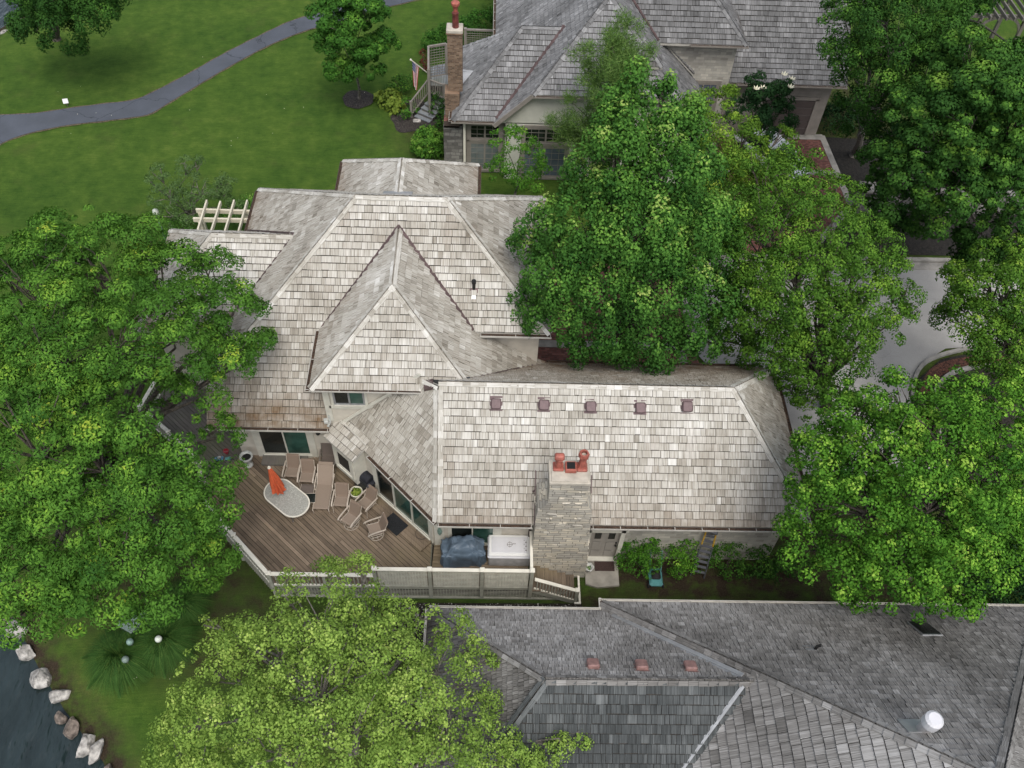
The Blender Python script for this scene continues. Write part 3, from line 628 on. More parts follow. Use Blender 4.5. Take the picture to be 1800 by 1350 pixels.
# ================================================================== MAIN HOUSE
H = thing('house', 'large house with pale weathered cedar shake hip roofs and stone chimney', 'house', (0, 19, 0))
pF = lambda x, y: (x, y, 3.7+.96*(y-18.8)); pWt = lambda x, y: (x, y, 9.5+.887*(x+4.72)); pE = lambda x, y: (x, y, 9.5-.86*(x+1.49)); pN = lambda x, y: (x, y, 9.5-.79*(y-24.84))
hW = lambda x, y: (x, y, 8.75+.92*(x+3.18)); hE = lambda x, y: (x, y, 8.75-.92*(x+3.18)); hF = lambda x, y: (x, y, 6.2+1.0*(y-18.65))
nFv = (0, -.96, 1); nWv = (-.887, 0, 1); nEv = (.86, 0, 1); nNv = (0, .79, 1); nhW = (-.92, 0, 1); nhE = (.92, 0, 1); nhF = (0, -1.0, 1)
CL = 'cedar_light'
def main_roof(b):
    roof_face(b, [pF(-10.02, 18.8), pF(-5.62, 18.8), pF(-5.62, 21.75), pF(-3.18, 24.06), pF(-.35, 21.4), pF(2.35, 21.4), pF(-1.49, 24.84), pF(-4.72, 24.84), pF(-10.02, 19.95)], CL, wear=.06, eave_wear=1.15, elen=1.15)
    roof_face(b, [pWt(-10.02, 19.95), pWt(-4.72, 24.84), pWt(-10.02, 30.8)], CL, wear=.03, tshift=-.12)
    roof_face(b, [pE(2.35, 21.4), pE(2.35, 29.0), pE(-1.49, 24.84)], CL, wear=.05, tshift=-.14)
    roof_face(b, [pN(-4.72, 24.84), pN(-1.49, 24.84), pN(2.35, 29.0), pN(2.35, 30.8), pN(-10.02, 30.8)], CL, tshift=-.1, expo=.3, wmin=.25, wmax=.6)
    A, B = (-4.72, 24.84, 9.5), (-1.49, 24.84, 9.5)
    caps(b, A, B, nFv, nNv, CL); caps(b, (-10.02, 19.95, 4.8), A, nFv, nWv, CL); caps(b, (2.35, 21.4, 6.2), B, nFv, nEv, CL)
    caps(b, (-10.02, 30.8, 4.8), A, nWv, nNv, CL); caps(b, (2.35, 29.0, 6.2), B, nEv, nNv, CL)
part('main_roof', H, main_roof)
def hip_roof(b):
    roof_face(b, [hF(-5.95, 18.65), hF(-.41, 18.65), hF(-3.18, 21.2)], CL, eave_wear=.25)
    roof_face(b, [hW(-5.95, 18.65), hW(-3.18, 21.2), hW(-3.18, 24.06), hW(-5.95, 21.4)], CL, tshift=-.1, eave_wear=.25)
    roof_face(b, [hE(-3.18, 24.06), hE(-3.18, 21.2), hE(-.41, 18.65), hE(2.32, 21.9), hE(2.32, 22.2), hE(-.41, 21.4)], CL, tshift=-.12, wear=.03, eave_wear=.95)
    P = (-3.18, 21.2, 8.75)
    caps(b, (-3.18, 24.0, 8.75), P, nhW, nhE, CL, step=.24); caps(b, (-5.95, 18.65, 6.2), P, nhW, nhF, CL); caps(b, (-.41, 18.65, 6.2), P, nhE, nhF, CL)
part('hip_wing_roof', H, hip_roof)
nx_ = lambda x, y: (x, y, 5.5+.89*(x+6.4)); nxe = lambda x, y: (x, y, 5.5-.89*(x+.5))
def north_roof(b):
    zt = 5.5+.89*2.95; yn = 24.84+(9.5-zt)/.79; ye = 24.84+(9.5-5.5)/.79
    roof_face(b, [nx_(-6.4, 32.05), nx_(-3.45, 28.8), nx_(-3.45, yn), nx_(-6.4, ye)], CL, tshift=-.03)
    roof_face(b, [nxe(-.5, 32.05), nxe(-3.45, 28.8), nxe(-3.45, yn), nxe(-.5, ye)], CL, tshift=-.06)
    pk = lambda x, y: (x, y, 5.5+.81*(32.05-y)); roof_face(b, [pk(-6.4, 32.05), pk(-.5, 32.05), (-3.45, 28.8, zt)], CL)
    caps(b, (-3.45, 28.85, zt), (-3.45, yn, zt), (-.89, 0, 1), (.89, 0, 1), CL, w=.17, tshift=.3); caps(b, (-6.4, 32.05, 5.5), (-3.45, 28.8, zt), (-.89, 0, 1), (0, .81, 1), CL); caps(b, (-.5, 32.05, 5.5), (-3.45, 28.8, zt), (.89, 0, 1), (0, .81, 1), CL)
    b.box((-3.45, yn+.12, zt+.02), (1.1, .5, .05), 'steel_flashing', rx=R(-30))
part('north_wing_roof', H, north_roof)
def west_roof(b):
    f = lambda x, y: (x, y, 4.8+.857*(y-22.4)); bk = lambda x, y: (x, y, 4.8+.857*(28.0-y)); w_ = lambda x, y: (x, y, 4.8+.857*(x+13.2))
    roof_face(b, [f(-13.2, 22.4), f(-10.02, 22.4), f(-7.3, 25.2), f(-10.4, 25.2)], CL, tshift=.08, eave_wear=1.1)
    roof_face(b, [bk(-13.2, 28.0), bk(-10.02, 28.0), bk(-7.3, 25.2), bk(-10.4, 25.2)], CL)
    roof_face(b, [w_(-13.2, 22.4), w_(-10.4, 25.2), w_(-13.2, 28.0)], CL, tshift=-.05)
    caps(b, (-10.4, 25.2, 7.2), (-7.3, 25.2, 7.2), (0, -.857, 1), (0, .857, 1), CL); caps(b, (-13.2, 28, 4.8), (-10.4, 25.2, 7.2), (-.857, 0, 1), (0, .857, 1), CL); caps(b, (-13.2, 22.4, 4.8), (-10.4, 25.2, 7.2), (-.857, 0, 1), (0, -.857, 1), CL)
part('west_wing_roof', H, west_roof)
rF = lambda x, y: (x, y, 3.6+.9*(y-15.05)); rB = lambda x, y: (x, y, 6.795-.89*(y-18.6)); rE = lambda x, y: (x, y, 3.6+1.11*(11.36-x))
nd = Vector((-.725, -.688, 0)).normalized(); BP = 1.31
rD = lambda x, y: (x, y, 3.6+BP*((-1.5-x)*nd.x+(15.05-y)*nd.y))
def wing_roof(b):
    roof_face(b, [rF(-1.5, 15.05), rF(11.36, 15.05), rF(8.48, 18.6), rF(-1.55, 18.6)], CL, eave_wear=.55, tshift=.03, elen=.8)
    roof_face(b, [rB(-1.55, 18.6), rB(8.48, 18.6), rB(11.1, 21.85), rB(10.7, 22.2), rB(2.35, 22.2), rB(-.95, 18.75)], CL, wear=.24, eave_wear=1.2, tshift=-.1, expo=.2, elen=1.3)
    roof_face(b, [rE(11.36, 15.05), rE(8.48, 18.6), rE(11.1, 21.85), rE(11.36, 21.85)], CL, tshift=-.14, wear=.06, eave_wear=.5)
    # south-west facet over the angled glass wall
    roof_face(b, [rD(-1.5, 15.05), (-1.55, 18.35, rD(-1.55, 18.35)[2]), rD(-2.25, 18.98), rD(-5.24, 18.98)], CL, wear=.04, eave_wear=.2, tshift=-.16)
    caps(b, (-1.55, 18.6, 6.795), (8.48, 18.6, 6.795), (0, -.9, 1), (0, .89, 1), CL, tshift=.14); caps(b, (11.36, 15.05, 3.6), (8.48, 18.6, 6.795), (0, -.9, 1), (1.11, 0, 1), CL)
    caps(b, (11.2, 21.97, 3.8), (8.48, 18.6, 6.795), (1.11, 0, 1), (0, .89, 1), CL, w=.17, tshift=.2)
    n1 = Vector((BP*nd.x, BP*nd.y, 1)); caps(b, (-1.5, 15.05, 3.6), (-1.55, 18.4, 6.62), (0, -.9, 1), n1, CL, w=.17, step=.24)
    # little cricket where the ridge dies into the hip wing
    b.slab([(-1.75, 18.5, 6.64), (-.55, 18.62, 6.52), (-.5, 19.15, 6.42), (-1.85, 18.95, 6.5)], .08, 'dark_flashing')
    b.slab([(-2.05, 18.55, 6.42), (-1.72, 18.45, 6.66), (-1.75, 18.85, 6.66), (-2.1, 18.9, 6.42)], .1, 'copper_flashing')
    caps(b, (-2.15, 19.0, 6.45), (-1.55, 18.45, 6.72), (1, 0, 1), (-.7, -.7, 1), CL, w=.14, step=.2, tshift=.3)
part('wing_roof', H, wing_roof)
def flash(b):
    strip(b, (-5.9, 21.43, 6.22), (-3.18, 24.1, 8.78), .17, 'copper_flashing', .04); strip(b, (-.43, 21.45, 6.24), (-3.18, 24.1, 8.78), .17, 'copper_flashing', .04)
    strip(b, (-9.95, 22.45, 4.86), (-7.3, 25.25, 7.2), .17, 'copper_flashing', .04); strip(b, (2.3, 22.2, 3.62), (-.55, 19.0, 6.38), .16, 'copper_flashing', .05)
    strip(b, (-10.0, 28.0, 4.86), (-7.3, 25.3, 7.2), .12, 'copper_flashing', .04)
    b.bar((-5.25, 18.97, 3.75), (-2.2, 18.97, 6.72), .05, .12, 'trim')
part('valley_flashing', H, flash)
def gut(b):
    gutter(b, (-10.0, 18.76, 3.72), (-5.62, 18.76, 3.72), (0, -1, 0)); gutter(b, (-5.97, 18.64, 6.2), (-1.95, 18.64, 6.2), (0, -1, 0), w=.085, h=.05); gutter(b, (-5.98, 18.6, 6.19), (-5.98, 21.35, 6.19), (-1, 0, 0), outer='gutter_pale')
    gutter(b, (-.2, 21.35, 6.2), (2.38, 21.35, 6.2), (0, -1, 0), outer='gutter_pale'); gutter(b, (-1.5, 15.0, 3.6), (1.72, 15.0, 3.6), (0, -1, 0)); gutter(b, (3.72, 15.0, 3.6), (11.36, 15.0, 3.6), (0, -1, 0))
    gutter(b, (-1.53, 15.03, 3.59), (-4.1, 17.74, 3.59), (nd.x, nd.y, 0), outer='gutter_pale'); gutter(b, (11.4, 15.05, 3.59), (11.4, 21.8, 3.59), (1, 0, 0), outer='gutter_brown')
    gutter(b, (2.4, 22.25, 3.59), (10.7, 22.25, 3.59), (0, 1, 0), outer='gutter_brown'); gutter(b, (-10.06, 20.0, 4.79), (-10.06, 22.3, 4.79), (-1, 0, 0)); gutter(b, (-10.06, 28.1, 4.79), (-10.06, 30.7, 4.79), (-1, 0, 0), outer='gutter_brown')
    gutter(b, (-6.44, 30.0, 5.49), (-6.44, 32, 5.49), (-1, 0, 0), outer='gutter_brown'); gutter(b, (-.46, 30.0, 5.49), (-.46, 32, 5.49), (1, 0, 0), outer='gutter_brown')
GUT = []
_g = gutter
def gutter(b, *a, **k): GUT.append((a, k))
gut(None); gutter = _g
for a_, k_ in GUT: part('gutter', H, lambda b: gutter(b, *a_, **k_))
def walls(b):
    b.prism([(-9.4, 19.45), (1.9, 19.45), (1.9, 28.6), (-9.4, 28.6)], -.1, 3.55, 'stucco'); b.prism([(-9.38, 20.6), (-5.7, 20.6), (-5.7, 28.58), (-9.38, 28.58)], 3.55, 4.72, 'stucco')
    b.prism([(-5.62, 21.9), (2.0, 21.9), (2.0, 28.5), (-5.62, 28.5)], 3.55, 6.1, 'stucco'); b.prism([(-5.63, 19.02), (-.75, 19.02), (-.75, 22), (-5.63, 22)], .0, 6.08, 'stucco')
    b.prism([(-5.3, 19.0), (-1.70, 15.68), (3.0, 15.68), (3.0, 21.7), (-5.3, 21.7)], -.1, 3.5, 'stucco')
    b.prism([(-12.7, 22.9), (-9.41, 22.9), (-9.41, 27.5), (-12.7, 27.5)], 0, 4.66, 'stucco'); b.prism([(-6.0, 28.4), (-.95, 28.4), (-.95, 31.6), (-6.0, 31.6)], 0, 5.36, 'stucco')
    b.prism([(3.0, 15.68), (10.85, 15.68), (10.85, 21.7), (3.0, 21.7)], -.1, 3.5, 'wall_stone')
    # trims
    b.box((-5.55, 19.0, 5.0), (.22, .07, 2.1), 'trim'); b.box((-3.9, 18.99, 4.78), (3.2, .05, .16), 'trim'); b.box((-3.3, 18.992, 5.45), (.12, .05, .95), 'trim')
    b.box((-7.5, 19.42, 3.42), (3.7, .06, .2), 'trim')
    b.box((.1, 15.655, 3.38), (3.6, .05, .22), 'trim'); b.box((-1.52, 15.66, 2.1), (.34, .06, 2.6), 'trim'); b.box((.62, 15.658, 2.1), (.2, .055, 2.6), 'trim'); b.box((1.75, 15.66, 2.1), (.12, .05, 2.6), 'trim')
part('wall', H, walls)
# windows and doors
def yx(px, py, y): w = WY(px, py, y); return w[0], w[2]
x0, z1 = yx(583, 686, 19.02); x1, z0 = yx(643, 711, 19.02)
window(H, 'window', (x0, 19.02), (x1, 19.02), z0, z0+1.05, (0, -1), 2, frame='trim', inner='steel_flashing', panes=('glass_dark', 'glass_green'), fw=.07)
window(H, 'sliding_door', (-8.55, 19.45), (-6.68, 19.45), 1.05, 3.15, (0, -1), 2, frame='trim', panes=('glass_dark', 'glass_green'), fw=.06, casing=.22)
window(H, 'sliding_door', (-1.12, 15.68), (.46, 15.68), 1.02, 3.2, (0, -1), 2, frame='trim', panes=('glass_dark', 'glass_green'), fw=.05, casing=.08)
dd = Vector((-1.70+5.3, 15.68-19.0, 0)).normalized(); A0 = Vector((-5.3, 19.0, 0))
pt = lambda s: (A0+dd*s)
LD = (Vector((-1.70, 15.68, 0))-A0).length
window(H, 'patio_door', pt(1.86)[:2], pt(LD-.18)[:2], 1.06, 2.98, (nd.x, nd.y), 3, frame='trim', panes=('glass_dark', 'glass_green', 'glass_green'), fw=.08, casing=.12, proud=.06)
# box bay on the angled wall
def bay(b):
    o = nd*.5; a_ = pt(.12); c_ = pt(1.32)
    b.prism([(a_.x, a_.y), (c_.x, c_.y), (c_.x+o.x, c_.y+o.y), (a_.x+o.x, a_.y+o.y)], 1.55, 3.35, 'trim')
bw = part('box_bay', H, bay)
def bayroof(b):
    o = nd*.62; a_ = pt(-.12); c_ = pt(1.5); i_ = -nd*.5
    roof_face(b, [(a_.x+o.x, a_.y+o.y, 3.42), (c_.x+o.x, c_.y+o.y, 3.42), (c_.x+i_.x, c_.y+i_.y, 4.12), (a_.x+i_.x, a_.y+i_.y, 4.12)], CL, wear=.1, eave_wear=.1)
    b.bar((a_.x+.05, a_.y+.1, 3.90), (c_.x, c_.y, 3.86), .05, .05, 'gutter_pale')
part('bay_roof', bw, bayroof)
o = nd*.5; window(bw, 'bay_window', (pt(.3)+o)[:2], (pt(1.14)+o)[:2], 1.95, 3.0, (nd.x, nd.y), 1, frame='trim', panes=('interior_dark',), fw=.09, casing=.12)
def entry(b):
    b.box((4.47, 15.66, 1.17), (1.05, .05, 2.05), 'door_taupe'); 
    for xx in (4.22, 4.72):
        b.box((xx, 15.63, 1.78), (.24, .02, .42), 'screen_dark'); b.box((xx, 15.625, 1.05), (.32, .025, .55), 'door_taupe', bev=.01); b.box((xx, 15.62, .5), (.32, .025, .4), 'door_taupe', bev=.01)
        b.box((xx, 15.635, 1.78), (.32, .02, .50), 'door_taupe')
    for xx, w in ((3.86, .14), (5.08, .16)): b.box((xx, 15.6, 1.25), (w, .2, 2.3), 'trim')
    b.box((4.5, 15.6, 2.36), (1.53, .2, .26), 'trim'); b.box((4.47, 15.56, .16), (1.1, .2, .06), 'trim'); b.box((4.5, 15.5, 2.55), (1.75, .1, .05), 'door_taupe')
ed = part('entry_door', H, entry)
part('handle', ed, lambda b: b.tube([(4.93, 15.62, 1.15), (4.93, 15.55, 1.15)], .035, 'black_iron', 8)); part('deadbolt', ed, lambda b: b.tube([(4.93, 15.62, 1.32), (4.93, 15.58, 1.32)], .03, 'black_iron', 8))
for (lx, ly, lz) in ((-6.22, 19.45, 2.85), (.98, 15.68, 2.95)):
    def lamp(b, lx=lx, ly=ly, lz=lz):
        b.box((lx, ly-.02, lz), (.13, .05, .2), 'black_iron', bev=.015); b.tube([(lx, ly-.03, lz+.05), (lx, ly-.14, lz+.1), (lx, ly-.17, lz+.03)], .015, 'black_iron', 6)
        b.lathe((lx, ly-.17, lz-.2), [(.05, 0), (.085, .02), (.095, .14), (.05, .2), (.02, .24)], 'black_iron', 8)
    part('wall_lamp', H, lamp)
part('wall_plaque', H, lambda b: (b.lathe((-1.5, 15.6, 2.0), [(.02, -.3), (.07, -.2), (.09, 0), (.06, .15), (.02, .28)], 'patina', 8, sy=.4)))
# chimney
def chim(b):
    # lower breast, shoulders, upper stack, with slightly stepped faces
    def ring(x0, x1, y0, y1, z): return [(x0, y0, z), (x1, y0, z), (x1, y1, z), (x0, y1, z)]
    prof = [(1.86, 3.86, 14.86, 16.2, -.1), (1.84, 3.84, 14.84, 16.2, .9), (1.8, 3.72, 14.84, 16.1, 2.6), (1.80, 3.66, 14.86, 15.95, 4.3), (1.84, 3.62, 14.87, 15.95, 4.75)]
    R_ = [ring(*p[:4], p[4]) for p in prof]; up = [(2.14, 3.40, 14.86, 15.72, 5.25), (2.12, 3.36, 14.84, 15.66, 6.45)]
    for ra, rb in zip(R_[:-1], R_[1:]):
        for i in range(4): b.face([ra[i], ra[(i+1) % 4], rb[(i+1) % 4], rb[i]], 'ledgestone')
    ru = [ring(*p[:4], p[4]) for p in up]
    for ra, rb in ((R_[-1], ru[0]), (ru[0], ru[1])):
        for i in range(4): b.face([ra[i], ra[(i+1) % 4], rb[(i+1) % 4], rb[i]], 'ledgestone')
    for i in range(26):  # proud stones
        z = rnd.uniform(.3, 6.2); low = z < 4.6; x = rnd.uniform(1.9, 3.55) if low else rnd.uniform(2.2, 3.25); w = rnd.uniform(.16, .38)
        b.box((x, 14.86, z), (w, .05+rnd.uniform(0, .02), rnd.uniform(.06, .10)), 'ledgestone', rz=rnd.uniform(-.05, .05), bev=.012)
    for sx_, zc in ((1.83, 4.85), (3.62, 4.85)):
        for k in range(6):
            b.box((sx_+(.05*k if sx_ < 3 else -.05*k), 15.0+rnd.uniform(0, .7), 4.35+.15*k), (.16, .28, .14), 'ledgestone', rz=rnd.uniform(-.4, .4), ry=rnd.uniform(-.3, .3), bev=.03)
    for k in range(9): b.box((3.80-.012*k, 14.95, .9+.22*k), (.14, .2, .08), 'ledgestone', rz=rnd.uniform(-.2, .2), bev=.02)
    b.box((2.74, 15.24, 6.52), (1.30, .90, .15), 'cement', bev=.02); b.box((2.74, 15.24, 6.615), (1.16, .8, .05), 'cement', bev=.015)
    f1_ = WP(936, 866, (0, 15.05, 3.6), (0, -.9, 1)); f2_ = WP(962, 851, (0, 15.05, 3.6), (0, -.9, 1)); strip(b, f1_, f2_, .06, 'copper_flashing', .05)
    b.bar((1.79, 15.0, 3.6), (1.79, 16.4, 4.86), .03, .14, 'copper_flashing'); b.bar((3.70, 15.0, 3.6), (3.70, 16.3, 4.76), .03, .14, 'copper_flashing')
ch = part('chimney', H, chim)
def pots(b):
    b.box((2.38, 15.36, 6.68), (.34, .34, .10), 'terracotta', bev=.03); b.lathe((2.38, 15.36, 6.7), [(.125, 0), (.115, .1), (.11, .40), (.135, .42), (.135, .46), (.12, .47)], 'terracotta', 14)
    b.tube([(2.23, 15.36, 7.22), (2.27, 15.36, 7.22), (2.49, 15.36, 7.22), (2.53, 15.36, 7.22)], [.10, .13, .13, .10], 'terracotta', 12)
    b.box((2.38, 15.36, 7.17), (.24, .22, .10), 'terracotta', bev=.02)
part('chimney_pot', ch, pots)
def pot2(b):
    b.box((2.77, 15.3, 6.74), (.36, .34, .20), 'terracotta', bev=.02); b.box((2.77, 15.3, 6.845), (.26, .25, .012), 'interior_dark')
part('chimney_pot', ch, pot2)
def pot3(b):
    b.box((3.13, 15.36, 6.68), (.34, .34, .12), 'terracotta', bev=.03)
    b.lathe((3.13, 15.36, 6.72), [(.15, 0), (.13, .1), (.11, .42), (.13, .5), (.17, .56), (.18, .66), (.15, .74), (.10, .745), (.10, .60)], 'terracotta', 8, cap=True); b.lathe((3.13, 15.36, 7.33), [(.099, 0), (.09, .005)], 'cement', 12)
part('chimney_pot', ch, pot3)
# roof vents
nRF = Vector((0, -.9, 1)).normalized(); ang = math.atan(.9)
for px_, py_ in ((872, 709), (956, 711), (1038, 714), (1125, 716), (1207, 714)):
    p = WP(px_, py_, (0, 15.05, 3.6), (0, -.9, 1))
    def vent(b, p=p):
        q = Vector(p)+nRF*.0; b.box(q, (.44, .5, .06), 'vent_maroon', rx=ang, bev=.01); b.box(q+nRF*.10+Vector((0, -.01, 0)), (.34, .36, .16), 'vent_maroon', rx=ang-.12, rz=rnd.uniform(-.06, .06), bev=.03)
    part('roof_vent', H, vent)
p = WP(833, 508, (0, 18.8, 3.7), nFv)
part('vent_pipe', H, lambda b: (b.box(Vector(p), (.3, .34, .04), 'copper_flashing', rx=math.atan(.96)), b.tube([Vector(p), Vector(p)+Vector((0, 0, .35))], .055, 'black_iron', 8), b.tube([Vector(p)+Vector((0, 0, .3)), Vector(p)+Vector((0, 0, .42))], .085, 'black_iron', 8), b.box(Vector(p)+Vector((0, -.22, -.18)), (.16, .2, .02), 'white_plastic', rx=math.atan(.96))))
part('downspout', H, lambda b: (b.tube([(-5.62, 18.72, 3.95), (-5.58, 18.95, 3.9), (-5.58, 19.0, 4.3)], .045, 'urn_white', 8), b.box((-5.72, 18.95, 3.95), (.16, .2, .14), 'urn_white', rz=.3, bev=.02))); part('downspout', H, lambda b: b.tube([(1.9, 15.58, 3.45), (1.72, 15.60, 3.2), (1.72, 15.60, 1.0)], .045, 'gutter_brown', 8))

# ================================================================== DECK
DK = thing('wooden_deck', 'brown timber deck with white capped railings and lattice skirt', 'deck', (-5, 16, 0))
zd = .9
def board_field(b, poly, d, w, z, m, th=.035, gap=.013, joint=3.6):
    d = Vector((d[0], d[1])).normalized(); n = Vector((-d.y, d.x)); Q = [(Vector(p).dot(d), Vector(p).dot(n)) for p in poly]
    y = min(q[1] for q in Q)
    while y < max(q[1] for q in Q):
        band = clip(clip(Q, 1, y, False), 1, y+w-gap, True)
        if len(band) > 2:
            x = min(q[0] for q in band)-rnd.random()*joint; xe = max(q[0] for q in band)
            while x < xe:
                L = joint*rnd.uniform(.7, 1.3); pc = clip(clip(band, 0, x+.003, False), 0, x+L-.003, True)
                if len(pc) > 2 and area2(pc) > .002:
                    off = rnd.random()*30; zz = z+rnd.uniform(-.002, .002); tone = min(1, max(0, rnd.gauss(.5, .2)))
                    top = [(*(d*p[0]+n*p[1]), zz) for p in pc]; b.face(top, m, tone, 0, [(p[1]+off, p[0]+off) for p in pc])
                    k = len(top)
                    for i in range(k):
                        a_, c_ = top[i], top[(i+1) % k]; b.face([a_, (a_[0], a_[1], zz-th), (c_[0], c_[1], zz-th), c_], m, 0, 0)
                x += L
        y += w
db = Vector((-1.70+5.3, 15.68-19.0)).normalized()
FLOOR = [(-7.36, 14.02), (-1.83, 14.02), (-1.83, 15.72), (-5.3, 18.9), (-5.72, 19.45), (-9.4, 19.45), (-10.55, 18.35), (-10.2, 16.9)]
def floor_(b):
    board_field(b, FLOOR, db, .142, zd, 'deck_wood'); board_field(b, [(-1.80, 14.02), (1.72, 14.02), (1.72, 15.66), (-1.72, 15.66)], (1, 0), .142, zd+.004, 'deck_wood')
    b.box((-1.815, 14.85, zd+.012), (.04, 1.7, .03), 'weathered_wood')
part('deck_floor', DK, floor_)
def tier(b):
    P = [(-9.4, 19.45), (-10.45, 18.45), (-11.0, 18.8), (-13.7, 21.2), (-13.3, 22.8), (-9.45, 22.8)]
    board_field(b, P, (db.x, db.y), .142, zd-.16, 'weathered_wood')
    b.bar((-9.42, 19.42, zd-.04), (-10.52, 18.4, zd-.04), .05, .12, 'weathered_wood')
part('lower_tier', DK, tier)
def substructure(b):
    b.prism([(-7.3, 14.1), (1.7, 14.1), (1.7, 15.6), (-1.7, 15.6), (-5.4, 19), (-9.4, 19.4), (-10.3, 18.3), (-10.1, 17.0)], .05, zd-.06, 'soil')
    b.box((-2.78, 14.0, zd-.12), (9.2, .05, .2), 'rail_body'); b.bar((-7.38, 14.0, zd-.12), (-10.25, 16.9, zd-.12), .05, .2, 'rail_body')
part('deck_frame', DK, substructure)
def lattice(b, a, c, z0, z1, s=.105, m='rail_body', w=.032):
    a = Vector(a); c = Vector(c); L = (c-a).length; d = (c-a).normalized(); k = int(L/s)
    for i in range(k+1):
        p = a+d*(i*s); b.bar((p.x, p.y, z0), (p.x, p.y, z1), w, .012, m, up=d)
    n = Vector((-d.y, d.x, 0))*.014; k = int((z1-z0)/s)
    for j in range(k+1): z = z0+j*s; b.bar((a.x-n.x, a.y-n.y, z), (c.x-n.x, c.y-n.y, z), .012, w, m)
def skirt(b):
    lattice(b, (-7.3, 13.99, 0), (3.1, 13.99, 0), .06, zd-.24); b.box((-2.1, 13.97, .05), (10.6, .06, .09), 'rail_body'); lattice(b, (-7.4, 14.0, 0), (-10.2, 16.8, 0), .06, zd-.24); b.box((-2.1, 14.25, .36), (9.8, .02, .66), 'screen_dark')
part('lattice_skirt', DK, skirt)
def rail(b, a, c, z=zd, h=.92, post=True):
    a = Vector((*a, z)); c = Vector((*c, z)); d = (c-a).normalized(); L = (c-a).length; Z = Vector((0, 0, 1))
    b.bar(a+Z*h, c+Z*h, .14, .035, 'rail_white'); b.bar(a+Z*(h-.05), c+Z*(h-.05), .045, .07, 'rail_body'); b.bar(a+Z*.12, c+Z*.12, .06, .05, 'rail_white')
    k = int(L/.13)
    for i in range(1, k): p = a+d*(L*i/k); b.bar(p+Z*.12, p+Z*(h-.05), .038, .038, 'rail_body', up=d)
def postf(b, x, y, h, z0=.0):
    b.box((x, y, (z0+zd+h)/2), (.11, .11, zd+h-z0), 'rail_body'); b.box((x, y, zd+h+.03), (.16, .16, .05), 'rail_white', bev=.012); b.box((x, y, zd+h+.065), (.09, .09, .03), 'rail_white', bev=.01)
def railing(b):
    rail(b, (-7.27, 13.93), (-5.5, 13.93)); rail(b, (-5.4, 13.93), (-3.72, 13.93)); rail(b, (-7.4, 13.98), (-8.75, 15.35)); rail(b, (-8.85, 15.45), (-10.15, 16.8)); rail(b, (-10.3, 16.9), (-10.62, 18.3))
    rail(b, (-10.9, 18.75), (-12.2, 19.9), zd-.16); rail(b, (-12.2, 19.95), (-13.55, 21.05), zd-.16); rail(b, (-13.62, 21.1), (-13.35, 22.4), zd-.16)
part('railing', DK, railing)
for x, y, h in ((-7.33, 13.93, .96), (-5.45, 13.93, .9), (-8.8, 15.4, .96), (-10.22, 16.85, .96), (-10.66, 18.4, .96), (-12.2, 19.92, .8), (-13.62, 21.08, .8)): part('railing_post', DK, lambda b: postf(b, x, y, h))
def screen(b):
    zt = zd+1.36
    for a_, c_ in ((-3.6, -1.82), (-1.7, .0), (.1, 1.72)):
        b.box(((a_+c_)/2, 13.95, zt), (c_-a_-.02, .13, .04), 'rail_white'); b.box(((a_+c_)/2, 13.95, zt-.06), (c_-a_-.02, .05, .09), 'rail_body'); b.box(((a_+c_)/2, 13.95, zd+.04), (c_-a_-.02, .05, .10), 'rail_body')
        lattice(b, (a_+.04, 13.955, 0), (c_-.04, 13.955, 0), zd+.12, zt-.12, .10, 'screen_slat', w=.05)
part('privacy_screen', DK, screen)
for x in (-3.66, -1.76, .05, 1.78): part('screen_post', DK, lambda b: (b.box((x, 13.93, (zd+1.42)/2+.15), (.13, .13, zd+1.42-.3), 'rail_body'), b.box((x, 13.93, zd+1.45), (.17, .17, .07), 'rail_white', bev=.015)))
part('side_rail', DK, lambda b: (b.box((1.76, 14.75, zd+1.36), (.1, 1.5, .045), 'rail_white'), b.box((1.76, 14.75, zd+1.28), (.05, 1.5, .09), 'rail_body'), lattice(b, (1.76, 14.05, 0), (1.76, 15.4, 0), zd+.1, zd+1.24, .1)))
def steps(b):
    for i in range(5):
        x0 = 1.84+i*.32; z = zd-.0-.175*i*0.98
        for k in range(2): b.box((x0+.08+k*.16, 14.6+.0, z), (.152, 1.45 if i > 0 else 1.5, .035), 'deck_wood', tone=rnd.uniform(.1, .6))
        b.box((x0+.012, 14.6, z-.09), (.02, 1.4, .15), 'deck_wood', tone=.1)
    b.bar((1.9, 13.93, zd+.78), (3.42, 13.86, .98), .12, .04, 'rail_white'); b.bar((1.9, 13.93, zd+.08), (3.42, 13.86, .2), .05, .05, 'rail_white'); b.bar((1.85, 13.93, zd-.1), (3.45, 13.86, .06), .06, .26, 'rail_body')
    for i in range(1, 14):
        t_ = i/14; x = 1.9+1.52*t_; y = 13.93-.07*t_; b.bar((x, y, zd+.08+(.2-zd-.08)*t_), (x, y, zd+.78+(.98-zd-.78)*t_), .035, .035, 'rail_body', up=(1, 0, 0))
    b.box((3.46, 13.86, .5), (.12, .12, 1.0), 'rail_body'); b.box((3.46, 13.86, 1.03), (.16, .16, .06), 'rail_white', bev=.012)
    b.box((3.62, 14.6, .12), (.07, 1.62, .06), 'rail_white'); b.box((3.54, 13.78, .121), (.24, .07, .06), 'rail_white')
part('stairs', DK, steps)
part('door_step', DK, lambda b: [b.box((-7.72, 19.18, zd+.07), (1.75, .46, .12), 'weathered_wood', bev=.01)])
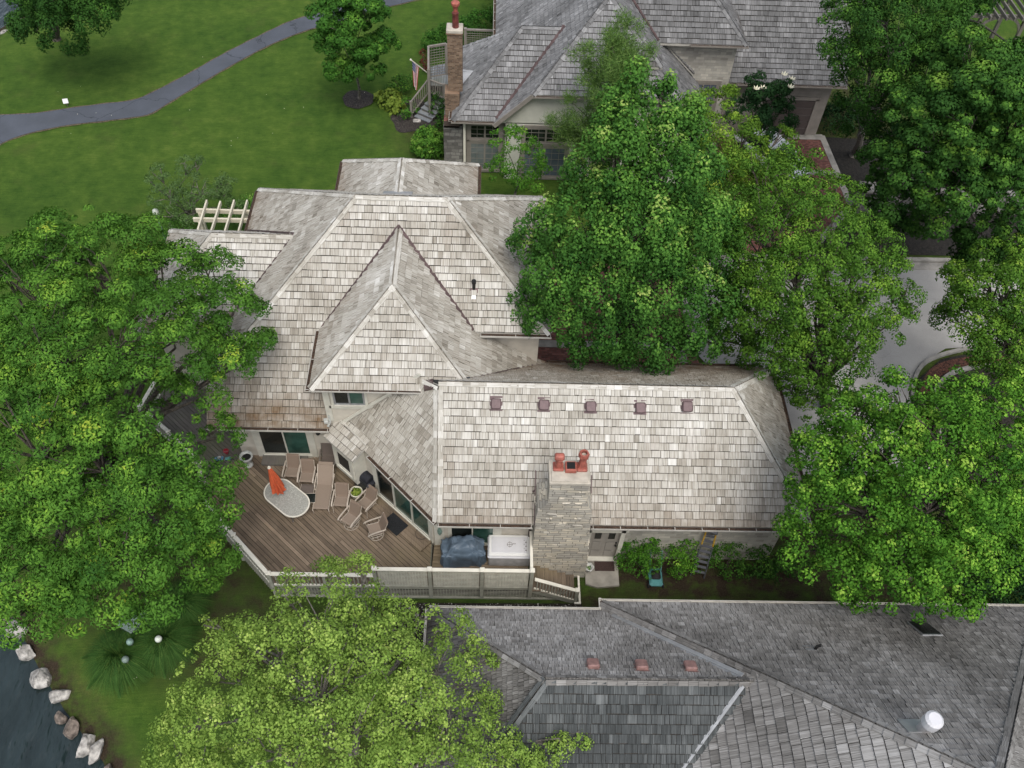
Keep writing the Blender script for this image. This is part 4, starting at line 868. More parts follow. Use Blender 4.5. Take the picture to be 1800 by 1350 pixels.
def sill_step(b):
    o_ = nd*.32; a_ = pt(1.75)+o_; c_ = pt(LD-.1)+o_; b.bar((a_.x, a_.y, zd+.05), (c_.x, c_.y, zd+.05), .50, .09, 'deck_wood', tone=.3)
    for k in range(4): o2 = nd*(.145*k-.2); b.bar((a_.x+o2.x, a_.y+o2.y, zd+.10), (c_.x+o2.x, c_.y+o2.y, zd+.10), .135, .025, 'deck_wood', tone=.35+.1*k)
part('threshold_step', DK, sill_step)

# ================================================================== DECK FURNITURE (built about their own origin, facing -y)
def surf(b, prof, w, m, x0=0.0, th=.012):        # sling cloth: profile in (y, z), width w
    n = len(prof)
    for i in range(n-1):
        (ya, za), (yb, zb) = prof[i], prof[i+1]; d = Vector((0, yb-ya, zb-za)).normalized(); nn = Vector((0, -d.z, d.y))*th
        vs = [Vector((x0-w/2, ya, za)), Vector((x0+w/2, ya, za)), Vector((x0+w/2, yb, zb)), Vector((x0-w/2, yb, zb))]; vs += [v+nn for v in vs]
        b.solid(vs, [(0, 3, 2, 1), (4, 5, 6, 7), (0, 1, 5, 4), (1, 2, 6, 5), (2, 3, 7, 6), (3, 0, 4, 7)], m)
def make_chair(label, cloth='sling', frame='chair_frame', rocker=False):
    t = thing('patio_chair', label, 'chair')
    seat = [(-.27, .43), (-.2, .445), (-.05, .425), (.1, .405), (.2, .40)]; back = [(.2, .40), (.26, .50), (.32, .66), (.38, .82), (.43, .97), (.46, 1.0), (.50, 1.0)]
    part('seat', t, lambda b: surf(b, seat, .50, cloth)); part('backrest', t, lambda b: surf(b, back, .50, 'sling_back_shaded' if cloth == 'sling' else cloth))
    for s in (-1, 1):
        x = s*.275
        def side(b):
            b.tube([(x, -.28, .42), (x, -.2, .44), (x, .1, .40), (x, .2, .40), (x, .27, .5), (x, .33, .66), (x, .39, .82), (x, .46, 1.0)], .016, frame, 6)
            b.tube([(x, .2, .40), (x*1.0, .05, .39)], .016, frame, 6)
        part('side_frame', t, side)
        def arm(b):
            xx = s*.315; P = [(xx, .36, .66), (xx, .25, .665), (xx, .0, .665), (xx, -.2, .655), (xx, -.33, .615), (xx, -.38, .56)]
            for a_, c_ in zip(P[:-1], P[1:]): b.bar(a_, c_, .055, .022, frame)
        part('armrest', t, arm)
        if not rocker:
            part('leg', t, lambda b: b.tube([(s*.315, -.33, .61), (s*.30, -.30, .42), (s*.30, -.34, 0)], .016, frame, 6))
            part('leg', t, lambda b: b.tube([(s*.31, .25, .66), (s*.30, .22, .40), (s*.30, .36, 0)], .016, frame, 6))
        else:
            part('leg', t, lambda b: (b.tube([(s*.315, -.33, .61), (s*.30, -.28, .30), (s*.22, -.16, .1)], .016, frame, 6), b.tube([(s*.31, .25, .66), (s*.30, .22, .30), (s*.22, .16, .1)], .016, frame, 6), b.tube([(s*.30, -.28, .3), (s*.30, .22, .3)], .014, frame, 6)))
    if rocker: part('swivel_base', t, lambda b: (b.tube([(.30*math.cos(a), .30*math.sin(a), .025) for a in [2*math.pi*i/24 for i in range(25)]], .017, frame, 6), b.tube([(.24*math.cos(a), .24*math.sin(a), .13) for a in [2*math.pi*i/20 for i in range(21)]], .013, frame, 6), b.tube([(-.29, 0, .03), (.29, 0, .03)], .014, frame, 6), b.tube([(0, -.29, .03), (0, .29, .03)], .014, frame, 6), b.tube([(0, 0, .02), (0, 0, .3)], .03, frame, 8)))
    return t
def at(px, py, h=.4): return W(px, py, zd+h)
def put(o, px, py, deg, h=.42, z=zd, sc=.92):
    o.scale = (sc, sc, sc); p = at(px, py, h*sc); o.location = (p[0], p[1], z+.003); o.rotation_euler = (0, 0, R(deg)); return o
GC = 'sling chairs gathered on the deck'
c0_ = make_chair('tan sling chair beside the wall step, farther from the lounger of the facing pair'); tag(c0_, group=GC); put(c0_, 514, 829, -4)
def chair(label, px, py, deg, src=None):
    o = copy_tree(src or c0_); tag(o, label, 'chair', GC); put(o, px, py, deg); return o
chair('tan sling chair set between another chair and the lounger with a footstool before it', 540, 838, -2)
chair('tan sling chair right against the lounger arm, facing the deck rail', 600, 880, -3)
chair('tan sling chair with four straight legs behind the round planter', 644, 884, -36)
rk = make_chair('tan swivel rocker beside the planter, turned toward the table', rocker=True); tag(rk, group='swivel rockers on the deck'); put(rk, 616, 912, -32)
o = copy_tree(rk); tag(o, 'tan swivel rocker standing apart nearest the black doormat', 'chair', 'swivel rockers on the deck'); put(o, 660, 930, -68)
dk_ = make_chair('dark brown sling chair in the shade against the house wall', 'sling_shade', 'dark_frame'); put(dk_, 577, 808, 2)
def chaise():
    t = thing('chaise_lounge', 'long tan sling chaise lounge with raised back among the chairs', 'lounger')
    part('seat', t, lambda b: surf(b, [(-1.22, .38), (-1.15, .40), (-.6, .385), (0.0, .37)], .62, 'sling'))
    part('backrest', t, lambda b: surf(b, [(0, .37), (.12, .48), (.45, .72), (.62, .86), (.66, .90), (.80, .94)], .62, 'sling'))
    for s in (-1, 1):
        x = s*.335; part('side_frame', t, lambda b: (b.tube([(x, -1.27, .30), (x, -1.22, .37), (x, -1.1, .39), (x, 0, .36), (x, .35, .34)], .018, 'chair_frame', 6), b.tube([(x, 0, .37), (x, .45, .71), (x, .7, .90)], .015, 'chair_frame', 6)))
        def arm(b):
            P = [(s*.38, .42, .60), (s*.38, .2, .62), (s*.38, -.15, .61), (s*.38, -.25, .52), (s*.37, -.28, .36)]
            for a_, c_ in zip(P[:-1], P[1:]): b.bar(a_, c_, .05, .022, 'chair_frame')
        part('armrest', t, arm)
        part('leg', t, lambda b: b.tube([(x, -1.24, .34), (x*.98, -1.20, 0)], .017, 'chair_frame', 6)); part('leg', t, lambda b: b.tube([(x, .25, .35), (x*1.02, .38, 0)], .017, 'chair_frame', 6))
    part('back_brace', t, lambda b: (b.tube([(-.33, .55, .02), (-.33, .5, .74), (.33, .5, .74), (.33, .55, .02)], .012, 'chair_frame', 6)))
    return t
put(chaise(), 571, 852, -1, .37, sc=.88)
def ottoman():
    t = thing('footstool', 'dark sling footstool on a pale tubular frame before the chairs', 'footstool')
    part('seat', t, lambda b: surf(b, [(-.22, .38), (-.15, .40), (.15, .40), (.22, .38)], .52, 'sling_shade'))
    part('frame', t, lambda b: [b.tube([(s*.28, -.26, 0), (s*.28, -.23, .37), (s*.28, .23, .37), (s*.28, .26, 0)], .016, 'chair_frame', 6) for s in (-1, 1)] + [b.tube([(-.28, y, .36), (.28, y, .36)], .014, 'chair_frame', 6) for y in (-.23, .23)])
    return t
put(ottoman(), 540, 860, -2, .38)
def side_tbl():
    t = thing('side_table', 'small glass topped side table between the oval table and lounger', 'table')
    part('top', t, lambda b: (b.box((0, 0, .44), (.42, .42, .015), 'glass_dark', bev=.005), b.tube([(-.22, -.22, .44), (.22, -.22, .44), (.22, .22, .44), (-.22, .22, .44), (-.22, -.22, .44)], .014, 'chair_frame', 6)))
    for sx_ in (-1, 1):
        for sy_ in (-1, 1): part('leg', t, lambda b: b.tube([(sx_*.21, sy_*.21, .44), (sx_*.2, sy_*.2, .2), (sx_*.22, sy_*.22, 0)], .012, 'chair_frame', 6))
    return t
put(side_tbl(), 545, 876, 4, .42)
# oval table
T = thing('oval_patio_table', 'large oval stone topped patio table with leafy mosaic top', 'table')
LA, LB = 1.05, .58
def oval(k, rr=1.0, n=20):
    out = []
    for i in range(n): a = -math.pi/2+math.pi*i/(n-1); out.append(((LA-LB)+LB*rr*math.cos(a), LB*rr*math.sin(a)))
    for i in range(n): a = math.pi/2+math.pi*i/(n-1); out.append((-(LA-LB)+LB*rr*math.cos(a), LB*rr*math.sin(a)))
    return out
tp = part('tabletop', T, lambda b: b.prism(oval(0, .96), .70, .726, 'table_stone'))
part('rim', tp, lambda b: (lambda P: [b.bar((a_[0], a_[1], .712), (c_[0], c_[1], .712), .05, .045, 'rail_white') for a_, c_ in zip(P, P[1:]+P[:1])])(oval(0, .99)))
for sx_ in (-1, 1):
    for sy_ in (-1, 1): part('leg', T, lambda b: (b.tube([(sx_*.5, sy_*.25, .7), (sx_*.52, sy_*.28, .4), (sx_*.58, sy_*.34, .08), (sx_*.63, sy_*.38, .0)], .026, 'dark_frame', 8), b.lathe((sx_*.63, sy_*.38, 0), [(.03, 0), (.04, .015), (.02, .04)], 'dark_frame', 8)))
put(T, 504, 875, 0, .72); T.rotation_euler = (0, 0, R(-39))
# closed umbrella through the table
up_ = at(493, 868, .74)
Um = thing('patio_umbrella', 'closed orange patio umbrella standing through the oval table', 'umbrella', (up_[0], up_[1], zd))
def canopy(b):
    cx, cy = up_[0], up_[1]; lean = Vector((-.10, .06, 0)); n = 40; vs = []; prof = [(.035, 2.35, 0), (.07, 2.25, .3), (.105, 2.0, .6), (.14, 1.7, .9), (.17, 1.38, 1.2), (.19, 1.15, 1.3), (.20, 1.02, 1.3), (.16, .97, .8)]
    for (r, z, f) in prof:
        for j in range(n):
            a = 2*math.pi*j/n; rr = r*(1+.28*f*math.sin(8*a+z*1.5)+.10*f*math.sin(3*a+z*3)); zz = z+(.09*f*math.sin(8*a+1) if z < 1.0 else 0)
            vs.append((cx+rr*math.cos(a)+lean.x*(z-.9), cy+rr*math.sin(a)+lean.y*(z-.9), zd+zz))
    fs = [(i*n+j, i*n+(j+1) % n, (i+1)*n+(j+1) % n, (i+1)*n+j) for i in range(len(prof)-1) for j in range(n)]; fs.append(tuple(range((len(prof)-1)*n, len(prof)*n)))
    b.solid(vs, fs, 'orange_cloth')
part('canopy', Um, canopy); part('pole', Um, lambda b: b.tube([(up_[0], up_[1], zd+.1), (up_[0]-.145, up_[1]+.087, zd+2.38)], .02, 'rail_white', 8))
part('finial', Um, lambda b: b.lathe((up_[0]-.147, up_[1]+.088, zd+2.33), [(.055, 0), (.06, .04), (.035, .1), (.012, .14)], 'rail_white', 10)); part('base', Um, lambda b: b.lathe((up_[0], up_[1], zd), [(.24, 0), (.23, .05), (.06, .09), (.035, .3)], 'black_iron', 16))
def singular(name, label, cat, px, py, h, fn, z=zd, parts=()):
    p = W(px, py, z+h); t = thing(name, label, cat, (p[0], p[1], z+.002)); fn(t, p[0], p[1], z+.002); return t
def urn(t, x, y, z):
    part('bowl', t, lambda b: b.lathe((x, y, z), [(.10, .28), (.16, .34), (.21, .45), (.225, .56), (.26, .60), (.26, .63), (.20, .63), (.17, .5)], 'urn_white', 20), True)
    part('soil', t, lambda b: b.lathe((x, y, z), [(.20, .50), (.20, .53), (.01, .54)], 'interior_dark', 16)); part('foot', t, lambda b: b.lathe((x, y, z), [(.16, 0), (.17, .06), (.10, .12), (.075, .2), (.11, .29)], 'urn_white', 18), True)
singular('garden_urn', 'white empty garden urn beside the sliding door', 'urn', 437, 815, .1, urn)
def leafy(b, cx, cy, cz, n, r, size, m, up=.5, seed=1, squash=1.0, mn=None):
    q = random.Random(seed)
    for i in range(n):
        th = q.uniform(0, 6.283); ph = math.acos(q.uniform(-.15 if mn is None else mn, 1)); d = Vector((math.sin(ph)*math.cos(th), math.sin(ph)*math.sin(th), math.cos(ph)*squash)); p = Vector((cx, cy, cz))+d*r*q.uniform(.5, 1)
        nn = (d+Vector((q.uniform(-.6, .6), q.uniform(-.6, .6), up+q.uniform(-.2, .5)))).normalized(); u = nn.orthogonal().normalized(); v = nn.cross(u); a = q.uniform(0, 6.283); u, v = u*math.cos(a)+v*math.sin(a), v*math.cos(a)-u*math.sin(a); s = size*q.uniform(.6, 1.2)
        b.face([p-u*s*.5, p+v*s*.3-nn*s*.08, p+u*s*.5-nn*s*.15, p-v*s*.3-nn*s*.08], m, q.random())
def planter(t, x, y, z):
    part('pot', t, lambda b: b.lathe((x, y, z), [(.16, 0), (.20, .2), (.235, .36), (.25, .38), (.25, .41), (.21, .41), (.20, .33)], 'pot_cream', 24), True); part('soil', t, lambda b: b.lathe((x, y, z), [(.205, .34), (.01, .35)], 'soil', 16, cap=False))
    part('plant', t, lambda b: leafy(b, x, y, z+.36, 150, .2, .11, 'leaf_hosta', seed=4))
singular('round_planter', 'round cream planter with a yellow green plant between the chairs', 'planter', 626, 864, .4, planter)
def bbq(t, x, y, z):
    A = math.atan2(db.y, db.x)
    def f(b):
        c = math.cos(A); s = math.sin(A)
        def P(u, v, h): return (x+c*u-s*v, y+s*u+c*v, z+h)
        b.box(P(0, 0, .42), (.95, .48, .8), 'black_cover', rz=A, bev=.09); b.tube([P(-.42, 0, .93), P(.42, 0, .93)], .24, 'black_cover', 14); b.box(P(0, 0, .84), (1.08, .50, .22), 'black_cover', rz=A, bev=.07)
    part('cover', t, f)
    part('handle', t, lambda b: b.tube([(x-.62, y+.38, z+.8), (x-.74, y+.36, z+.8), (x-.75, y+.20, z+.78), (x-.6, y+.14, z+.78)], .016, 'black_iron', 6))
    part('wheel', t, lambda b: b.tube([(x-.3, y+.62, z+.1), (x-.36, y+.66, z+.1)], .1, 'black_iron', 10))
singular('covered_grill', 'small barbecue grill under a black cover against the angled wall', 'grill', 641, 843, .6, bbq)
def smoker(t, x, y, z):
    part('canister', t, lambda b: b.lathe((x, y, z), [(.10, .62), (.12, .64), (.12, .86), (.10, .92), (.02, .94)], 'urn_white', 14), True); part('lid_knob', t, lambda b: b.lathe((x, y, z), [(.03, .93), (.03, .98)], 'toy_blue', 8))
    for k in range(3): part('leg', t, lambda b: b.tube([(x+.09*math.cos(k*2.1), y+.09*math.sin(k*2.1), z+.63), (x+.13*math.cos(k*2.1), y+.13*math.sin(k*2.1), z)], .014, 'black_iron', 6))
singular('torch_canister', 'white canister on thin dark legs in the wall corner', 'canister', 603, 812, .3, smoker)
def tools(t, x, y, z):
    part('tank', t, lambda b: b.lathe((x, y, z), [(.12, 0), (.14, .05), (.14, .3), (.06, .38), (.05, .45)], 'black_iron', 14)); part('hose', t, lambda b: b.tube([(x, y, z+.42), (x+.12, y-.05, z+.5), (x+.2, y-.2, z+.3), (x+.15, y-.3, z+.05)], .018, 'black_iron', 6)); part('valve', t, lambda b: b.box((x-.05, y+.02, z+.5), (.14, .09, .12), 'urn_white', bev=.02))
singular('gas_bottle', 'black gas bottle with pale valve under the box bay', 'gas bottle', 622, 832, .2, tools)
pm = at(711, 909, .12)
def bmat(b):
    A = math.atan2(db.y, db.x); Mx = Matrix.Rotation(A, 3, 'Z'); sm_ = (Vector((pm[0], pm[1], 0))-A0).dot(dd); c = pt(sm_)+nd*.50; c.z = zd+.135; b.box(c, (.82, .60, .02), 'mat_black', rz=A, bev=.006)
    q = random.Random(5)
    for i in range(26):
        u = (i % 13)/12*.7-.35; v = .1 if i < 13 else -.08; d = Mx @ Vector((u, v+q.uniform(-.03, .03), .013)); b.box(c+d, (.035, .012, .006), 'rubber', rz=A+q.uniform(-.8, .8))
tag(part('doormat', None, bmat), 'black rubber doormat before the angled glass doors', 'doormat')
ps = W(742, 938, zd+.11)
def stand(t):
    x, y = ps[0], ps[1]
    part('ring', t, lambda b: b.tube([(x+.24*math.cos(a), y+.24*math.sin(a), zd+.125) for a in [2*math.pi*i/28 for i in range(29)]], .009, 'black_iron', 6))
    part('hook_pole', t, lambda b: (b.tube([(x-.2, y+.14, zd+.02), (x-.12, y+.5, zd+.75), (x-.1, y+.52, zd+.95)], .008, 'black_iron', 6), b.tube([(x+.12, y+.2, zd+.02), (x-.1, y+.52, zd+.6)], .008, 'black_iron', 6)))
stand(thing('plant_stand', 'thin black wire plant stand with a floor ring by the glass doors', 'plant stand', (ps[0], ps[1], zd)))
# covered big grill
gp = W(815, 975, zd+.55)
def gcover(b):
    x, y = gp[0]-.02, gp[1]+.14; n = 120; m = 34; vs = []; q = random.Random(3); ph = [q.uniform(0, 6.28) for _ in range(8)]
    def prof(t):      # t 0 bottom .. 1 crown: half width, half depth, height
        P = [(0, .76, .36, 0), (.30, .76, .37, .45), (.52, .77, .40, .84), (.60, .74, .37, .93), (.68, .56, .34, .97), (.76, .47, .30, 1.10), (.86, .43, .24, 1.19), (.94, .30, .16, 1.21), (1, .04, .03, 1.215)]
        for i in range(len(P)-1):
            if t <= P[i+1][0]: f = (t-P[i][0])/(P[i+1][0]-P[i][0]); return [P[i][k]+(P[i+1][k]-P[i][k])*f for k in (1, 2, 3)]
        return P[-1][1:]
    for i in range(m+1):
        t = i/m; hw, hd, z = prof(t)
        for j in range(n):
            th = 2*math.pi*j/n; ca, sa = math.cos(th), math.sin(th); e = .42; X = hw*math.copysign(abs(ca)**e, ca); Y = hd*math.copysign(abs(sa)**e, sa)
            low = max(0, 1-z/.9); f = 1+(.03+.05*low)*math.sin(6*th+ph[0]+z*2.5)+.028*math.sin(13*th+ph[1]-z*7)+.018*math.sin(23*th+ph[2]+z*11)+.012*math.sin(37*th+ph[3]+z*23)
            drag = -.24*low*max(0, -sa)*max(0, -ca)*2.2; cr = .014*math.sin(9*X+7*z+ph[4])+.012*math.sin(17*Y-13*X+ph[5])+.010*math.sin(29*X+21*Y+ph[6])
            vs.append((x+X*f, y+Y*f+drag+cr, zd+.01+z+cr*1.3+(.05*math.sin(4*X+1) if t > .55 else 0)))
    b.solid(vs, [(i*n+j, i*n+(j+1) % n, (i+1)*n+(j+1) % n, (i+1)*n+j) for i in range(m) for j in range(n)]+[tuple(range(m*n, m*n+n))], 'grill_cover_cloth')
G = thing('covered_barbecue', 'large barbecue under a blue grey cover beside the hot tub', 'grill', (gp[0], gp[1], zd)); part('cover', G, gcover, True)
for s_ in (-1, 1): part('handle', G, lambda b: b.tube([(gp[0]+s_*.33-.05, gp[1]+.10, zd+1.12), (gp[0]+s_*.33, gp[1]+.02, zd+1.18), (gp[0]+s_*.33+.06, gp[1]+.03, zd+1.11)], .018, 'black_iron', 6))
part('side_shelf', G, lambda b: b.tube([(gp[0]+.25, gp[1]-.42, zd+.16), (gp[0]+.8, gp[1]-.38, zd+.16)], .02, 'urn_white', 6))
# hot tub
hp = W(896, 962, zd+.8)
HT = thing('hot_tub', 'small white hot tub with a folding lid beside the chimney', 'hot tub', (hp[0], hp[1], zd))
x, y = hp[0], hp[1]+.06
part('cabinet', HT, lambda b: (b.box((x, y, zd+.33), (1.50, .82, .62), 'spa_cabinet', bev=.04), [b.box((x, y-.465, zd+.14+.12*k), (1.36, .02, .02), 'vent_maroon') for k in range(0)]))
part('shell_rim', HT, lambda b: b.box((x, y, zd+.68), (1.58, .88, .1), 'spa_shell', bev=.04))
def lid(b):
    b.box((x, y+.02, zd+.78), (1.52, .84, .10), 'white_plastic', bev=.035); b.box((x-.02, y+.02, zd+.836), (1.26, .64, .022), 'spa_shell', bev=.01)
lo = part('lid', HT, lid)
def emblem(b):
    c = Vector((x, y+.03, zd+.849)); b.tube([c+Vector((.09*math.cos(a), .09*math.sin(a), 0)) for a in [2*math.pi*i/18 for i in range(19)]], .008, 'dark_frame', 4)
    b.box(c, (.012, .24, .006), 'dark_frame'); b.box(c, (.22, .012, .007), 'dark_frame'); b.box(c+Vector((.16, .03, 0)), (.10, .035, .006), 'dark_frame'); b.box(c+Vector((.16, .03, .001)), (.075, .015, .007), 'spa_shell')
part('emblem', lo, emblem)
part('controls', lo, lambda b: [b.box((x+.52+.06*(k % 2), y+.2-.08*k, zd+.853), (.045, .035, .01), 'dark_frame' if k % 2 else 'spa_cabinet') for k in range(6)])
# toys
for (px_, py_, m, nm, lb) in ((398, 795, 'toy_red', 'toy_bucket', 'small red toy bucket by the wall under the tree'), (386, 806, 'toy_blue', 'toy_boat', 'small blue toy boat by the wall on the upper deck corner'), (401, 807, 'toy_teal', 'toy_truck', 'small teal toy truck at the shaded deck corner')):
    q_ = W(px_, py_, zd-.1)
    def toy(b, q_=q_, m=m, nm=nm):
        if nm == 'toy_bucket': b.lathe((q_[0], q_[1], zd-.15), [(.07, 0), (.10, .16), (.11, .165), (.09, .165), (.08, .1)], m, 12); b.tube([(q_[0]-.1, q_[1], zd+.0), (q_[0], q_[1]-.08, zd+.06), (q_[0]+.1, q_[1], zd+.0)], .006, 'urn_white', 4)
        elif nm == 'toy_boat': b.prism([(q_[0]-.2, q_[1]), (q_[0]-.1, q_[1]-.08), (q_[0]+.14, q_[1]-.08), (q_[0]+.14, q_[1]+.08), (q_[0]-.1, q_[1]+.08)], zd-.15, zd-.07, m); b.box((q_[0], q_[1], zd-.03), (.12, .1, .09), 'urn_white', bev=.01)
        else: b.box((q_[0], q_[1], zd-.08), (.22, .12, .07), m, bev=.01); b.box((q_[0]+.07, q_[1], zd-.02), (.08, .11, .08), m, bev=.01); [b.tube([(q_[0]+dx, q_[1]-.07, zd-.12), (q_[0]+dx, q_[1]+.07, zd-.12)], .03, 'rubber', 8) for dx in (-.07, .07)]
    o = part(nm, None, toy); tag(o, lb, 'toy')

# ================================================================== SIDE YARD
def slabs(b):
    b.prism([(3.88, 14.55), (4.3, 14.42), (5.12, 14.5), (5.14, 15.66), (3.9, 15.66)], -.05, .11, 'concrete')
tag(part('entry_stoop', None, slabs), 'rough concrete stoop slab before the side door', 'stoop')
tag(part('doormat', None, lambda b: b.box((4.62, 15.33, .125), (.74, .52, .02), 'mat_brown', bev=.005)), 'dark brown doormat on the concrete stoop', 'doormat')
rp = W(1035, 998, .3)
Pt = thing('scalloped_pot', 'pale scalloped flower pot on the corner of the stoop', 'pot', (rp[0], rp[1], .11))
part('bowl', Pt, lambda b: b.lathe((rp[0], rp[1], .11), [(.10, 0), (.12, .12), (.17, .24), (.185, .27), (.13, .275), (.11, .2)], 'urn_white', 36, wob=.07), True)
part('plant', Pt, lambda b: (leafy(b, rp[0], rp[1], .32, 30, .1, .06, 'leaf_shrub', seed=9), leafy(b, rp[0], rp[1], .33, 10, .08, .05, 'blossom', seed=10)))
ct = W(1153, 1014, .3)
def mower(t):
    x, y = ct[0], ct[1]
    part('deck', t, lambda b: (b.box((x, y-.02, .2), (.5, .62, .18), 'teal_plastic', bev=.07), b.box((x, y+.32, .18), (.4, .2, .12), 'teal_plastic', bev=.04)))
    part('motor', t, lambda b: (b.box((x+.0, y+.06, .34), (.33, .34, .14), 'black_iron', bev=.04), b.box((x, y+.0, .42), (.2, .2, .05), 'rubber', bev=.02)))
    part('handle', t, lambda b: [b.tube([(x+s*.2, y+.2, .28), (x+s*.22, y+.55, .7), (x+s*.2, y+.75, .95)], .016, 'teal_plastic', 6) for s in (-1, 1)]+[b.tube([(x-.2, y+.75, .95), (x+.2, y+.75, .95)], .016, 'black_iron', 6)])
    for sx_ in (-1, 1):
        for sy_ in (-1, 1): part('wheel', t, lambda b: b.tube([(x+sx_*.24, y+sy_*.24, .1), (x+sx_*.3, y+sy_*.24, .1)], .1, 'rubber', 12))
mower(thing('lawn_mower', 'teal lawn mower with dark motor under the first shrub', 'mower', (ct[0], ct[1], 0)))
# step ladder leaning on the wall
lb_ = W(1222, 992, 0.0); lt_ = W(1240, 940, 2.35)
La = thing('stepladder', 'folded stepladder with yellow rails leaning on the stone wall', 'ladder', (lb_[0], lb_[1], 0))
a_, c_ = Vector((8.10, 14.95, .02)), Vector((8.22, 15.56, 2.4)); sdv = Vector((.24, -.06, 0))
for s_ in (-1, 1): part('rail', La, lambda b: (b.bar(a_+sdv*s_, a_.lerp(c_, .7)+sdv*s_*.8, .035, .07, 'ladder_grey'), b.bar(a_.lerp(c_, .7)+sdv*s_*.8, c_+sdv*s_*.7, .045, .09, 'ladder_yellow')))
for k in range(1, 9): part('rung', La, lambda b: b.bar(a_.lerp(c_, k/9)-sdv*(1-k*.03), a_.lerp(c_, k/9)+sdv*(1-k*.03), .10, .03, 'ladder_grey'))
part('top_cap', La, lambda b: b.box(c_+Vector((0, -.03, .03)), (.44, .2, .16), 'ladder_grey', rz=-.35, bev=.04))
# pergola behind the house
PG = thing('pergola', 'cream painted timber pergola against the back roof', 'pergola', (-12, 29.5, 0))
zp = 3.0
bx = [W(345, 390, zp), W(440, 393, zp)]
for k, (pxa, pya, pxb, pyb) in enumerate(((350, 403, 364, 354), (373, 403, 388, 356), (397, 404, 412, 354), (421, 404, 435, 354))):
    q1, q2 = W(pxa, pya, zp), W(pxb, pyb, zp); part('rafter', PG, lambda b: (b.bar((q1[0], q1[1]-1.4, zp), q2, .07, .2, 'pergola_paint')))
for pa, pb in (((340, 386), (446, 388)), ((345, 370), (450, 374))):
    q1, q2 = W(*pa, zp-.17), W(*pb, zp-.17); part('beam', PG, lambda b: b.bar(q1, (q2[0]+1.2, q2[1]+.02, zp-.17), .10, .2, 'pergola_paint'))
for (px_, py_) in ((352, 374), (352, 390), (432, 374)):
    q1 = W(px_, py_, zp-.3); part('post', PG, lambda b: b.box((q1[0], q1[1], (zp-.27)/2), (.16, .16, zp-.27), 'pergola_paint'))
gl = W(278, 385, 1.3)
LP = thing('garden_lamp', 'green garden post lamp with round glass head by the willowy shrub', 'lamp', (gl[0], gl[1], 0))
part('post', LP, lambda b: b.tube([(gl[0], gl[1], 0), (gl[0], gl[1], 1.5)], [.06, .04], 'patina', 8)); part('lamp_shade', LP, lambda b: b.lathe((gl[0], gl[1], 1.45), [(.06, 0), (.15, .1), (.17, .25), (.13, .4), (.03, .46)], 'lamp_glass', 12), True)
sg = W(115, 178, .35)
SG = thing('lawn_sign', 'small white sign on a short stake beside the path', 'sign', (sg[0], sg[1], 0)); part('panel', SG, lambda b: b.box((sg[0], sg[1], .36), (.28, .04, .26), 'white_plastic', rz=.3, rx=-.5, bev=.008)); part('stake', SG, lambda b: b.box((sg[0], sg[1]+.03, .14), (.03, .03, .28), 'dark_frame'))
# utility boxes and globes below the big tree
ub = W(232, 1090, .7)
UB = thing('utility_cabinet', 'grey green utility cabinet half hidden under the big tree', 'cabinet', (ub[0], ub[1], 0)); part('body', UB, lambda b: b.box((ub[0], ub[1], .35), (.62, .72, .7), 'utility_green', rz=-.5, bev=.03)); part('lid', UB, lambda b: b.box((ub[0], ub[1], .73), (.68, .78, .06), 'utility_green', rz=-.5, bev=.015))
for (px_, py_, m, lb) in ((279, 1124, 'lamp_glass', 'white globe garden light in the ornamental grass'), (221, 1160, 'utility_green', 'dim green globe light inside the large grass clump'), (229, 1129, 'patina', 'greenish globe light just below the utility cabinet')):
    q_ = W(px_, py_, 1.0); t_ = thing('globe_light', lb, 'light', (q_[0], q_[1], 0), 'globe garden lights'); part('globe', t_, lambda b: b.lathe((q_[0], q_[1], .92), [(.03, 0), (.09, .03), (.12, .1), (.11, .17), (.05, .22)], m, 14), True); part('post', t_, lambda b: b.tube([(q_[0], q_[1], 0), (q_[0], q_[1], .94)], .025, 'dark_frame', 8))
# shoreline rocks
def rock(name, label, px_, py_, sx_, sy_, rz, m='rock', seed=0, z=-.45):
    q = W(px_, py_, z+.3); rr = random.Random(seed); bm = bmesh.new(); bmesh.ops.create_icosphere(bm, subdivisions=3, radius=1)
    pl = [(Vector((rr.uniform(-1, 1), rr.uniform(-1, 1), rr.uniform(-.2, 1))).normalized(), rr.uniform(.42, .85)) for _ in range(13)]
    for v in bm.verts:
        for n_, d_ in pl:
            e = v.co.dot(n_)-d_
            if e > 0: v.co -= n_*e
        v.co += v.co.normalized()*rr.uniform(-.035, .035)
        v.co = Vector((v.co.x*sx_*.94, v.co.y*sy_*.94, v.co.z*.36))
    me_ = bpy.data.meshes.new(name); bm.to_mesh(me_); bm.free(); me_.materials.append(M[m]); o = bpy.data.objects.new(name, me_); COL.objects.link(o)
    o.location = (q[0], q[1], z+.08); o.rotation_euler = (0, 0, rz); tag(o, label, 'rock', 'boulders along the pond edge')
import bmesh
